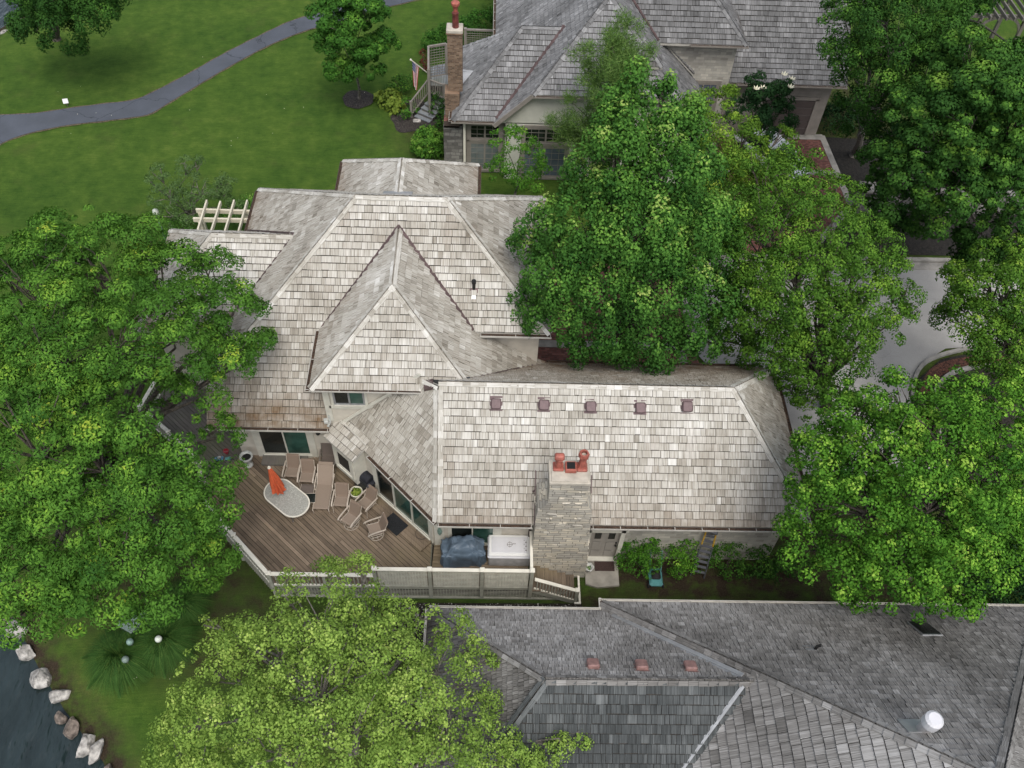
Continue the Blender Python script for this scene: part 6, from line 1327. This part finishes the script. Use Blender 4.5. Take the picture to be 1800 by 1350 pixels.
def tree(name, label, cat, base, lobes, m, per=150, size=.125, rc=.42, dens=1.25, squash=.85, bark='bark', seed=1, group=None, zmin=-.35, trunk_r=.17, upright=0, flat=.5, tip_light_amt=.5, aspect=.75, base_tone=.42, twigs=.35, stretch=1.0, thin=0):
    g = np.random.default_rng(seed); base = np.array([base[0], base[1], ground_z(base[0], base[1])-.05])
    t = thing(name, label, cat, base, group); Cs = []; Rs = []; LC = []
    for lb in lobes:
        px, py, z, r = lb[:4]; c = W(px, py, z); rz = r*(lb[4] if len(lb) > 4 else stretch); LC.append((c, r)); 
        for lay, (fr, mult) in enumerate(((1.0, 1.15), (.66, .95))):
            rr_ = max(.14, r-rc*.22)*fr; n = max(4, int(mult*dens*4*rr_*max(rr_, rz*fr)/(rc*rc)*.60)); k = np.arange(n)+.5; ph = np.arccos(1-2*k/n); th = np.pi*(1+5**.5)*k+g.uniform(0, 6.28)
            d = np.stack([np.cos(th)*np.sin(ph), np.sin(th)*np.sin(ph), np.cos(ph)], 1)+g.normal(size=(n, 3))*.16; d /= np.linalg.norm(d, axis=1)[:, None]; d = d[d[:, 2] > zmin]
            p = c + d*(g.uniform(.74, 1.2, len(d)))[:, None]*np.array([rr_, rr_, rr_*rz/r]); Cs.append(p); Rs.append(rc*g.choice([.5, .75, 1.05, 1.4], len(d), p=[.25, .3, .28, .17]))
    C = np.concatenate(Cs); Rc = np.concatenate(Rs); keep = C[:, 2]-Rc*.6 > .15
    for lb in lobes:
        c = W(*lb[:3]); rz = lb[3]*(lb[4] if len(lb) > 4 else stretch); q = np.linalg.norm((C-c)/np.array([lb[3], lb[3], rz]), axis=1); keep &= ~(q < .42)
    C, Rc = C[keep], Rc[keep]
    cen = np.mean([c for c, r in LC], axis=0); cen[2] -= 1.0; twigs = twigs*.35
    if thin: k_ = g.random(len(C)) > thin; C, Rc = C[k_], Rc[k_]
    leaves('crown', t, C, Rc, per, size, m, cen, squash=squash*(1+upright), flat=flat, seed=seed, tip_light_amt=tip_light_amt, aspect=aspect, base=base_tone)
    # trunk, limbs and twigs
    b = MB(); zt = min(c[2] for c, r in LC)*.55; top = max(LC, key=lambda q: q[0][2])[0]; fork = Vector((base[0]*.75+cen[0]*.25, base[1]*.75+cen[1]*.25, max(.6, zt)))
    b.tube([Vector(base), Vector(base)+Vector((.02, .03, .3)), (Vector(base)+fork)/2+Vector((.08, -.05, 0)), fork], [trunk_r*1.35, trunk_r*1.05, trunk_r*.92, trunk_r*.8], bark, 10)
    tk = b.build('trunk', t); b = MB()
    for c, r in LC:
        cv = Vector(c); mid = fork.lerp(cv, .55)+Vector((g.uniform(-.3, .3), g.uniform(-.3, .3), g.uniform(.0, .5))); b.tube([fork, fork.lerp(mid, .5)+Vector((0, 0, .1)), mid, cv-Vector((0, 0, r*.35)), cv+Vector((0, 0, r*.2))], [trunk_r*.5, trunk_r*.36, trunk_r*.26, trunk_r*.12, .012], bark, 6)
        w = np.linalg.norm(C-c, axis=1); near = np.where(w < r*1.25)[0]
        for j in near[:max(3, int(len(near)*twigs))]:
            q = Vector(C[j]); m2 = cv.lerp(q, .5)+Vector((g.uniform(-.15, .15), g.uniform(-.15, .15), g.uniform(-.05, .2))); b.tube([cv.lerp(mid, g.uniform(0, .4)), m2, q], [.035, .02, .006], bark, 4, cap=False)
    b.build('branches', t); NLEAF[0] += len(C); return t
def gb(px, py): w = W(px, py, 0); return (w[0], w[1])
A_ = 'leaf_ash'
tree('ash_tree', 'huge green ash tree with yellow tipped leaves overhanging the deck and roof', 'tree', gb(190, 860), [
    (70, 520, 8.6, 2.1), (190, 480, 9.0, 2.0), (300, 500, 8.5, 1.5), (375, 480, 8.2, 1.0), (395, 560, 8.2, 1.15), (300, 590, 8.8, 1.7), (400, 640, 7.6, .95), (345, 690, 7.2, 1.0), (90, 640, 9.6, 2.2), (210, 610, 9.8, 2.0), (20, 720, 9, 1.9), (150, 720, 8.8, 1.3),
    (70, 810, 9.2, 2.0), (180, 830, 9.2, 1.7), (260, 890, 8.6, 1.6), (345, 890, 7.6, 1.0), (370, 850, 6.6, .8), (100, 930, 8.4, 1.9), (210, 990, 7.8, 1.7), (310, 980, 7.0, 1.1), (375, 970, 5.6, .6), (20, 900, 8.0, 1.7), (60, 1010, 7.0, 1.5), (150, 1040, 6.4, 1.2), (365, 1020, 4.4, .45), (255, 1060, 5.6, .8), (20, 500, 7.6, 1.3), (40, 1080, 5.4, .7), (385, 760, 5.6, .75), (330, 810, 5.4, .9), (300, 690, 6.0, .7), (100, 440, 7.8, 1.2), (450, 605, 7.2, .5)], A_, per=170, size=.125, rc=.44, dens=1.12, squash=.45, seed=3, trunk_r=.30, flat=.8, tip_light_amt=.55, aspect=.5, base_tone=.36)
tree('birch_tree', 'bright lime green fine leaved tree in front of the dark roof', 'tree', (-4.0, 8.6), [
    (570, 1110, 8.2, 1.15), (480, 1160, 7.8, 1.2), (650, 1170, 8.4, 1.3), (380, 1190, 6.8, 1.05), (560, 1230, 9.2, 1.5), (340, 1270, 6.5, .75), (430, 1290, 8.0, 1.2), (700, 1260, 8.4, 1.2), (770, 1180, 7.0, .75), (620, 1320, 9.0, 1.4), (790, 1290, 7.4, .95), (500, 1360, 8.6, 1.4), (740, 1370, 7.8, 1.2), (850, 1310, 6.8, .6), (890, 1370, 6.4, .8), (360, 1370, 7.2, 1.0), (510, 1060, 6.6, .55), (610, 1050, 6.4, .5), (655, 1055, 6.2, .3), (740, 1085, 6.4, .42), (770, 1120, 6.2, .4), (700, 1120, 7, .6), (365, 1095, 5.4, .3), (860, 1160, 5.8, .22), (640, 995, 6.0, .32), (595, 1005, 6.0, .26), (505, 1020, 6.0, .22), (575, 1000, 6.1, .18), (975, 1310, 6.0, .30), (1020, 1302, 5.9, .26), (940, 1340, 5.8, .3), (850, 1230, 6.2, .35), (820, 1200, 6.2, .5), (900, 1320, 6.2, .55), (300, 1290, 6.2, .5), (330, 1220, 6.2, .45), (300, 1350, 6.4, .7), (690, 1090, 7.0, .5), (810, 1100, 6.0, .3), (960, 1360, 5.8, .5), (830, 1140, 6.0, .35), (430, 1130, 6.6, .5), (620, 1110, 7.6, .8), (410, 1110, 5.6, .3)], 'leaf_lime', per=170, size=.08, rc=.29, dens=1.1, squash=.8, seed=5, trunk_r=.16, bark='bark_grey', tip_light_amt=.5, aspect=.8, base_tone=.42)
tree('maple_tree', 'tall dense maple with upright clumps between the two houses', 'tree', (6.0, 25.3), [
    (1108, 175, 13.9, .38, 2.2), (1165, 170, 13.8, .40, 2.2), (1080, 235, 13.0, .7, 1.7), (1150, 255, 13.0, .95, 1.5), (1210, 235, 12.4, .62, 1.7), (1032, 345, 11.0, .78, 1.4), (1085, 310, 12.4, 1.2, 1.4), (1165, 330, 12.2, 1.25, 1.3), (1222, 300, 11.4, .8, 1.3), (965, 405, 9.6, .95), (1030, 410, 10.8, 1.3), (1115, 410, 11.2, 1.5), (1195, 420, 10.4, 1.4), (930, 440, 8.4, .8), (1250, 400, 9.6, 1.0), (980, 490, 9.0, 1.2), (1060, 500, 9.2, 1.4), (1150, 510, 9.0, 1.4), (1225, 500, 8.4, 1.2), (930, 530, 7.0, .7), (1265, 540, 7.2, .8), (985, 560, 7.4, .9), (1060, 575, 7.0, .95), (1140, 580, 6.8, .95), (1215, 585, 6.6, .8), (1065, 620, 6.0, .45), (1152, 625, 5.9, .45), (925, 570, 6.4, .5), (960, 540, 7.2, .6), (1005, 598, 6.0, .5), (1105, 618, 5.8, .45), (1205, 612, 5.6, .5), (1255, 598, 5.8, .5), (1030, 625, 5.7, .3)], 'leaf_maple', per=150, size=.125, rc=.40, dens=1.25, squash=1.0, upright=.75, seed=8, trunk_r=.26, tip_light_amt=.6, base_tone=.36)
tree('elm_tree', 'loose fine leaved green tree overhanging the street behind the maple', 'tree', gb(1450, 720), [
    (1330, 320, 9.2, 1.2), (1400, 310, 9.0, 1.0), (1340, 420, 9.4, 1.6), (1440, 400, 9.6, 1.5), (1510, 400, 8.6, .95), (1550, 450, 8.0, .8), (1500, 490, 8.6, 1.3), (1400, 500, 9.0, 1.5), (1570, 530, 7.0, .75), (1320, 530, 7.6, 1.2), (1440, 570, 7.6, 1.3), (1540, 580, 6.6, .85), (1360, 610, 6.0, 1.1), (1480, 640, 5.6, .9), (1410, 670, 4.6, .8), (1330, 600, 5.0, .6), (1590, 550, 6.4, .4), (1470, 330, 8.2, .7), (1300, 380, 8.8, .9), (1290, 460, 8.2, 1.1), (1380, 370, 9.2, 1.3), (1450, 470, 9.2, 1.4), (1480, 560, 7.8, 1.2), (1560, 480, 7.8, .7), (1350, 500, 8.6, 1.3), (1290, 560, 6.4, .9), (1430, 700, 3.4, .9), (1370, 680, 3.4, .8), (1480, 700, 3.2, .6), (1300, 620, 4.4, .9), (1330, 660, 3.4, .7), (1270, 590, 4.8, .7), (1420, 620, 6.4, 1.2), (1500, 600, 6.6, 1.0), (1360, 560, 7.4, 1.2)], 'leaf_elm', per=130, size=.105, rc=.36, dens=1.1, squash=.7, seed=12, trunk_r=.2, tip_light_amt=.45, base_tone=.40)
tree('elm_tree', 'yellowish green airy tree beside the white car and magnolia', 'tree', (9.4, 31.5), [(1215, 215, 8.6, .8), (1260, 200, 8.8, .9), (1245, 270, 8.4, 1.1), (1310, 250, 8.0, .9), (1300, 310, 7.6, 1.1), (1360, 290, 7.0, .7), (1260, 350, 7.4, 1.1), (1380, 235, 7.0, .35), (1345, 330, 6.8, .8), (1230, 330, 7.6, .8), (1300, 350, 7.0, 1.0), (1340, 300, 7.2, .9), (1280, 300, 7.8, 1.0), (1240, 180, 8.2, .5), (1275, 170, 7.6, .45), (1320, 380, 6.4, 1.0)], 'leaf_yellow', per=120, size=.11, rc=.36, dens=1.0, squash=.8, seed=14, trunk_r=.13, tip_light_amt=.5, base_tone=.48)
tree('maple_tree', 'bright green round maple at the east corner of the light roof', 'tree', gb(1590, 1010), [
    (1590, 722, 8.4, 1.2), (1490, 735, 8.0, 1.0), (1690, 722, 8.4, 1.25), (1765, 750, 8.4, 1.4), (1440, 800, 7.4, .95), (1545, 800, 9.0, 1.5), (1660, 790, 9.3, 1.6), (1430, 890, 7.2, .95), (1520, 900, 8.6, 1.5), (1630, 900, 9.2, 1.6), (1735, 850, 8.8, 1.4), (1420, 960, 6.4, .85), (1480, 1000, 6.8, 1.0), (1570, 1000, 7.6, 1.2), (1670, 1000, 7.6, 1.2), (1750, 950, 7.6, 1.1), (1620, 1060, 6.2, .65), (1400, 930, 6.0, .5), (1800, 900, 7.4, 1.1), (1500, 1040, 5.6, .5), (1690, 1055, 6.0, .5), (1600, 850, 9.0, 1.5), (1480, 850, 8.0, 1.2), (1700, 920, 8.4, 1.3), (1580, 960, 8.2, 1.3), (1640, 760, 8.6, 1.2)], 'leaf_bright', per=150, size=.105, rc=.33, dens=1.15, squash=.85, seed=17, trunk_r=.24, tip_light_amt=.65, base_tone=.38)
tree('maple_tree', 'mid green maple on the road island at the east edge', 'tree', gb(1800, 700), [(1760, 460, 7.2, 1.0), (1705, 500, 6.6, .8), (1800, 500, 7.4, 1.2), (1730, 560, 6.4, 1.0), (1790, 590, 6.4, 1.2), (1680, 540, 5.8, .55), (1670, 490, 5.8, .4), (1800, 670, 4.6, 1.0), (1660, 555, 5.4, .35), (1760, 530, 7.2, 1.2), (1790, 640, 5.8, 1.2), (1760, 610, 6.2, 1.1), (1705, 560, 6.2, .9), (1735, 615, 5.6, .8), (1775, 665, 5.2, 1.1), (1690, 520, 6.6, .7), (1735, 500, 7.2, 1.0), (1690, 480, 6.0, .5)], 'leaf_elm', per=130, size=.11, rc=.38, dens=1.1, squash=.8, seed=21, trunk_r=.16, tip_light_amt=.55, base_tone=.44)
tree('maple_tree', 'large dark green maple over the stone wall in the upper east corner', 'tree', (24.5, 38.5), [
    (1700, 130, 11.4, 1.6), (1795, 155, 11.2, 1.3), (1630, 200, 10.4, 1.5), (1710, 220, 11, 1.8), (1790, 230, 10.6, 1.8), (1610, 290, 8.8, 1.4), (1690, 310, 9.2, 1.6), (1770, 330, 8.8, 1.6), (1580, 350, 7.0, 1.0), (1650, 380, 7.0, 1.0), (1730, 400, 6.8, 1.0), (1690, 420, 5.4, .6), (1800, 390, 7, 1.2), (1610, 390, 5.8, .6), (1690, 445, 4.6, .4), (1650, 270, 9.6, 1.6), (1560, 290, 6.4, 1.1), (1740, 190, 11, 1.8), (1780, 280, 9.6, 1.7), (1640, 330, 8.2, 1.4), (1540, 330, 4.6, .9), (1800, 440, 5.6, 1.0), (1750, 440, 5.2, .7), (1560, 390, 4.4, .8)], 'leaf_shade', per=140, size=.15, rc=.50, dens=1.2, squash=.6, seed=25, trunk_r=.26, tip_light_amt=.6, base_tone=.42)
tree('honey_locust', 'feathery dark green tree beside the grey garage roof', 'tree', gb(1500, 275), [(1500, 60, 10.4, 1.3), (1560, 40, 11.4, 1.6), (1620, 30, 11.6, 1.6), (1530, 130, 9.4, 1.3), (1600, 120, 10, 1.5), (1500, 180, 7.4, .9), (1560, 200, 7.6, 1.2), (1480, 120, 8.4, .7), (1545, -20, 11.8, 1.5), (1640, 80, 10.6, 1.2), (1500, 110, 9.6, 1.3), (1570, 90, 11, 1.5), (1490, 20, 10, 1.1), (1510, 230, 5.4, .9), (1570, 240, 6.2, 1.1), (1620, 150, 9, 1.4)], 'leaf_shade', per=120, size=.12, rc=.42, dens=1.1, squash=.8, seed=28, trunk_r=.2, bark='bark_grey', tip_light_amt=.45, base_tone=.44)
tree('oak_tree', 'dark green tree behind the timber arbour at the top corner', 'tree', (29.5, 52.5), [(1690, -10, 10.4, 1.8), (1675, 60, 8.6, 1.0), (1797, 85, 7.0, .55), (1660, 20, 9, 1.0)], 'leaf_shade', per=120, size=.15, rc=.5, dens=1.1, squash=.7, seed=31, trunk_r=.2, tip_light_amt=.5)
tree('lawn_tree', 'young round green tree in a mulch ring on the open lawn', 'tree', (c0[0]+.05, c0[1]+.05), [(620, 60, 4.8, 1.7, 1.15), (640, 20, 6.2, 1.1), (590, 20, 5.8, 1.0), (570, 70, 4.2, .7), (670, 80, 4.0, .8), (640, 120, 3.0, 1.1), (600, 120, 3.2, .8), (615, -10, 6.6, .9)], 'leaf_lawn', per=150, size=.15, rc=.40, dens=1.3, squash=.8, seed=34, trunk_r=.08, bark='bark_grey', tip_light_amt=.4, base_tone=.45)
tree('willow_tree', 'dark spreading tree by the far pond corner', 'tree', gb(100, 70), [(95, 5, 6, 1.9), (150, -8, 6, 1.9), (60, 45, 3.6, 1.1), (170, 20, 4.4, 1.2), (95, 50, 3.6, 1.6)], 'leaf_shade', per=120, size=.14, rc=.45, dens=1.15, squash=1.1, seed=36, trunk_r=.2, tip_light_amt=.3, base_tone=.34)
tree('small_tree', 'small light green tree with white specks in front of the leaded windows', 'tree', gb(905, 345), [(890, 250, 4.6, .75), (935, 270, 4.4, .7), (880, 300, 3.6, .7), (925, 320, 3.2, .75), (905, 235, 4.8, .4), (950, 300, 3.6, .45)], 'leaf_bright', per=150, size=.10, rc=.3, dens=1.15, seed=38, trunk_r=.06, bark='bark_grey', tip_light_amt=.5, base_tone=.35)
tree('crabapple_tree', 'sparse willowy shrub tree with pale twigs beside the pergola', 'tree', gb(330, 395), [(280, 310, 3.0, .55), (330, 300, 3.2, .65), (300, 350, 2.4, .8), (355, 340, 2.8, .75), (395, 325, 2.6, .5), (345, 375, 1.9, .8), (300, 385, 1.4, .6), (395, 345, 2.2, .5), (415, 372, 1.6, .5), (350, 285, 3.4, .2), (265, 320, 2.4, .25)], 'leaf_willow', per=150, size=.085, rc=.27, dens=1.1, seed=40, trunk_r=.07, bark='bark_grey', tip_light_amt=.35, twigs=.9, base_tone=.4)
mg = tree('magnolia_tree', 'dark glossy magnolia with a few large white flowers by the garage', 'tree', gb(1345, 268), [(1335, 165, 5.6, .8), (1370, 170, 5.4, .6), (1320, 200, 4.6, .9), (1365, 210, 4.4, .9), (1335, 235, 3.2, .8), (1378, 155, 5.8, .35)], 'leaf_magnolia', per=130, size=.17, rc=.35, dens=1.3, seed=42, trunk_r=.09, tip_light_amt=.4, aspect=.5)
def blos(b):
    for px_, py_ in ((1378, 133), (1391, 141), (1389, 155), (1329, 158), (1341, 157)):
        p = W(px_, py_, 6.1)
        for k in range(7): a_ = k*.9; b.face([(p[0], p[1], p[2]), (p[0]+.14*math.cos(a_), p[1]+.14*math.sin(a_), p[2]+.08), (p[0]+.2*math.cos(a_+.3), p[1]+.2*math.sin(a_+.3), p[2]+.15), (p[0]+.12*math.cos(a_+.7), p[1]+.12*math.sin(a_+.7), p[2]+.08)], 'blossom')
part('blossom', mg, blos)
# pine: limbs with needle sprays
def pine():
    g = np.random.default_rng(50); bx_, by_ = W(1085, 300, 0)[:2]; bx_, by_ = 6.1, 34.6
    t = thing('pine_tree', 'wispy long needled pine in front of the grey roof', 'tree', (bx_, by_, 0)); tops = [(1070, 45, 9.6), (1100, 40, 9.6), (1045, 100, 8.8), (1135, 70, 9.0), (1020, 130, 8.0), (1000, 175, 6.6), (1060, 120, 9.0), (1090, 130, 8.8), (985, 215, 5.2), (1010, 250, 4.6), (1050, 180, 7.6), (1085, 190, 7.4), (1040, 230, 6.0), (1125, 110, 8.0), (1075, 80, 9.4), (960, 210, 5.0), (1020, 210, 5.8), (1065, 240, 5.6), (1010, 90, 8.4), (1090, 85, 9.2), (1110, 160, 7.4)]
    b = MB(); C = []; b.tube([(bx_, by_, 0), (bx_+.05, by_, 4), (bx_, by_-.1, 8), (bx_, by_, 9.4)], [.16, .12, .06, .02], 'bark', 8)
    for (px, py, z) in tops:
        e = Vector(W(px, py, z)); s_ = Vector((bx_, by_, max(1.2, z-1.5))); mid = s_.lerp(e, .5)-Vector((0, 0, .15)); b.tube([s_, mid, e], [.05, .03, .008], 'bark', 5, cap=False)
        for k in range(9): f = g.uniform(.45, 1.0); q = s_.lerp(e, f)+Vector(g.normal(size=3)*np.array([.28, .28, .2])); C.append(tuple(q))
    b.build('trunk', t); C = np.array(C); n = 190*len(C); idx = np.repeat(np.arange(len(C)), 190); d = g.normal(size=(n, 3)); d[:, 2] = np.abs(d[:, 2])*.9+.15; d /= np.linalg.norm(d, axis=1)[:, None]
    P = C[idx]+g.normal(size=(n, 3))*.17; L = g.uniform(.16, .32, n)[:, None]; s = np.cross(d, g.normal(size=(n, 3))); s /= np.linalg.norm(s, axis=1)[:, None]; s *= .013
    V = np.stack([P-s, P+s, P+d*L], 1).reshape(-1, 3)-np.array([bx_, by_, 0]); me = bpy.data.meshes.new('needles'); me.from_pydata(V.tolist(), [], np.arange(n*3).reshape(-1, 3).tolist())
    a = me.attributes.new('tone', 'FLOAT', 'FACE'); a.data.foreach_set('value', np.clip(.5+g.normal(size=n)*.2, 0, 1).astype(np.float32)); me.materials.append(M['leaf_pine']); o = bpy.data.objects.new('crown', me); COL.objects.link(o); o.parent = t
pine()
def shrub(name, label, cat, px, py, blobs, m, size=.085, per=80, rc=.2, seed=1, group=None, dens=1.3, tip_light_amt=.5, base_tone=.42, flat=.5, aspect=.75):
    w = W(px, py, 0); t = thing(name, label, cat, (w[0], w[1], 0), group); g = np.random.default_rng(seed); Cs = []; Rs = []
    for (bx_, by_, z, r) in blobs:
        c = W(bx_, by_, z); n = max(8, int(dens*4*r*r/(rc*rc)*1.1)); d = g.normal(size=(n*3, 3)); d /= np.linalg.norm(d, axis=1)[:, None]; d = d[d[:, 2] > -.5][:n]; p = c+d*g.uniform(.7, 1.02, len(d))[:, None]*r; p[:, 2] = np.maximum(p[:, 2], .08); Cs.append(p); Rs.append(rc*g.uniform(.6, 1.2, len(d)))
    C = np.concatenate(Cs); cen = C.mean(0); cen[2] *= .4; leaves('foliage', t, C, np.concatenate(Rs), per, size, m, cen, seed=seed, tip_light_amt=tip_light_amt, base=base_tone, flat=flat, aspect=aspect)
    b = MB()
    for k in range(5): q = Vector(C[g.integers(len(C))]); b.tube([(w[0]+.04*k-.1, w[1], 0), Vector((w[0], w[1], .2)).lerp(q, .5), q], [.025, .018, .006], 'bark', 5)
    b.build('stems', t); return t
GS = 'shrubs along the stone side wall'
shrub('shrub', 'largest leafy shrub beside the side door, over the teal mower', 'shrub', 1130, 1005, [(1125, 960, 1.0, .62), (1108, 955, 1.0, .35), (1145, 975, .9, .45), (1120, 990, .8, .5), (1100, 985, .7, .3), (1145, 955, 1.2, .3), (1140, 1000, .6, .3)], 'leaf_bright', seed=61, group=GS, size=.085, tip_light_amt=.4, base_tone=.28)
shrub('shrub', 'leafy shrub beside the stepladder, second from the side door', 'shrub', 1195, 1010, [(1205, 965, 1.1, .45), (1188, 965, 1.0, .35), (1192, 985, .9, .4), (1210, 990, .8, .35), (1190, 1005, .5, .3)], 'leaf_bright', seed=62, group=GS, tip_light_amt=.45)
shrub('shrub', 'narrow shrub just east of the stepladder', 'shrub', 1275, 1000, [(1272, 955, 1.0, .4), (1265, 975, .8, .35), (1290, 960, 1.0, .3), (1258, 985, .6, .25), (1285, 1000, .5, .38), (1295, 985, .6, .25)], 'leaf_shrub', seed=63, group=GS)
shrub('shrub', 'shaded shrub, fourth from the side door along the wall', 'shrub', 1335, 1005, [(1335, 965, .9, .4), (1330, 990, .7, .5), (1345, 1000, .5, .4), (1315, 1005, .4, .3)], 'leaf_shade', seed=64, group=GS)
shrub('shrub', 'darkest shrub farthest along the wall beneath the bright maple', 'shrub', 1385, 1005, [(1380, 985, .7, .45), (1365, 1005, .5, .35), (1400, 1000, .5, .4)], 'leaf_shade', seed=65, group=GS, base_tone=.25)
shrub('hydrangea', 'neat round hydrangea bush beside the far stone chimney', 'shrub', 752, 275, [(752, 252, .75, .86), (752, 256, .5, .84)], 'leaf_lawn', seed=66, size=.13, per=75, rc=.22, tip_light_amt=.5, base_tone=.7)
shrub('hosta_plant', 'yellow green hosta clump at the bed edge', 'plant', 685, 185, [(683, 178, .3, .5), (697, 187, .3, .48), (673, 172, .3, .36), (690, 170, .3, .4)], 'leaf_hosta', seed=67, size=.26, per=26, rc=.25, flat=1.0, tip_light_amt=.3, base_tone=.5)
shrub('shrub', 'mid green leafy plant between the hosta and porch steps', 'shrub', 715, 190, [(715, 185, .45, .42), (725, 195, .3, .3), (712, 200, .3, .3)], 'leaf_shrub', seed=68, size=.14, per=30, rc=.22, base_tone=.5)
shrub('shrub', 'dark shrub behind the hosta below the flag', 'shrub', 700, 155, [(700, 150, .6, .5), (715, 148, .6, .45), (688, 160, .4, .35)], 'leaf_shade', seed=69, size=.12, per=45, rc=.24, base_tone=.5)
shrub('shrub', 'dark shrub filling the gap between porch steps and chimney', 'shrub', 775, 200, [(775, 180, .9, .5), (770, 195, .6, .45), (780, 215, .4, .4), (765, 170, 1.0, .3)], 'leaf_shade', seed=70, size=.12, per=45, rc=.24, base_tone=.4)
shrub('barberry_bush', 'deep red barberry beside the lattice porch', 'shrub', 746, 125, [(746, 110, .7, .28), (745, 95, .8, .25), (747, 120, .5, .22)], 'leaf_barberry', seed=71, size=.09, per=60, rc=.16)
hg = [(760+k*13, 75-k*6.2+(2 if k % 2 else 0), 1.0, .62) for k in range(9)]
shrub('hedge', 'curving clipped green hedge behind the brick chimney', 'hedge', 800, 60, hg, 'leaf_lawn', seed=72, size=.12, per=50, rc=.28, base_tone=.34, tip_light_amt=.4)
shrub('shrub', 'black green round bush in shade beside the garage', 'shrub', 1478, 225, [(1472, 205, .9, .9), (1490, 200, .8, .7), (1500, 215, .6, .6)], 'leaf_magnolia', seed=73, size=.13, per=50, rc=.3)
shrub('evergreen_shrub', 'dark evergreen mass at the east edge below the bright maple', 'shrub', 1790, 1040, [(1790, 990, 1.6, 1.2), (1770, 1030, 1.0, .9), (1800, 1040, 1.2, 1.0), (1795, 950, 1.8, 1.1), (1745, 1045, .7, .6), (1830, 1000, 2.0, 1.3), (1700, 1050, .5, .5)], 'leaf_magnolia', seed=81, size=.12, per=60, rc=.3)
shrub('shrub', 'leafy shrubs hugging the wall behind the pergola', 'shrub', 430, 370, [(440, 362, 1.4, .5), (420, 370, 1.2, .5), (455, 368, 1.2, .5), (400, 378, 1.0, .45)], 'leaf_maple', seed=74, size=.10, per=55, rc=.25, base_tone=.55)
shrub('shrub', 'low shrubs around the green post lamp', 'shrub', 300, 420, [(300, 405, .8, .5), (320, 400, .9, .55), (280, 415, .6, .4), (345, 405, .8, .5), (300, 430, .5, .4)], 'leaf_shrub', seed=75, size=.09, per=50, rc=.25, base_tone=.45)
shrub('barberry_bush', 'small purple red bush at the bottom edge beside the dark roof', 'shrub', 1035, 1350, [(1038, 1345, 4.4, .25), (1045, 1350, 4.3, .2)], 'leaf_barberry', seed=76, size=.07, per=40, rc=.14)
# ornamental grass
def grass_clump(label, px, py, r, n, seed, h=.9):
    w = W(px, py, .2); g = np.random.default_rng(seed); t = tag(bpy.data.objects.new('ornamental_grass', None), label, 'grass plant', 'ornamental grass clumps'); COL.objects.link(t); t.location = (w[0], w[1], 0)
    a = g.uniform(0, 2*np.pi, n); rr = r*(.12+.95*g.random(n)**.55); hh = h*g.uniform(.7, 1.1, n)*(1.25-.35*rr/r); r0 = r*.12*g.random(n); K = 6; V = []; F = []
    wd = g.uniform(.004, .008, n); vs = np.zeros((n, K, 2, 3))
    for k in range(K):
        s = k/(K-1); rad = r0+(rr-r0)*s**1.25; z = hh*np.sin(np.pi*min(.98, .62*s+.0))*(1.0-.62*s**3)+.02; cx = rad*np.cos(a+.2*s*np.sin(a*7)); cy = rad*np.sin(a+.2*s*np.sin(a*7)); ww = wd*(1-s*.85)
        vs[:, k, 0] = np.stack([cx-np.sin(a)*ww, cy+np.cos(a)*ww, z], 1); vs[:, k, 1] = np.stack([cx+np.sin(a)*ww, cy-np.cos(a)*ww, z], 1)
    base = np.arange(n)[:, None]*K*2; k = np.arange(K-1)[None, :]*2; F = np.stack([base+k, base+k+1, base+k+3, base+k+2], -1).reshape(-1, 4)
    me = bpy.data.meshes.new('blades'); me.from_pydata(vs.reshape(-1, 3).tolist(), [], F.tolist()); tn = np.repeat(np.clip(g.normal(.5, .25, n), 0, 1), K-1); at_ = me.attributes.new('tone', 'FLOAT', 'FACE'); at_.data.foreach_set('value', tn.astype(np.float32))
    me.materials.append(M['leaf_grassy']); o = bpy.data.objects.new('blades', me); COL.objects.link(o); o.parent = t
grass_clump('largest fountain of ornamental grass near the pond bank', 215, 1160, 1.3, 9000, 1, .95)
grass_clump('ornamental grass clump beside the white globe light', 292, 1130, 1.25, 8000, 2, .9)
grass_clump('shaded ornamental grass clump nearest the deck corner', 322, 1065, 1.1, 6000, 3, .85)
print('clumps', NLEAF[0])
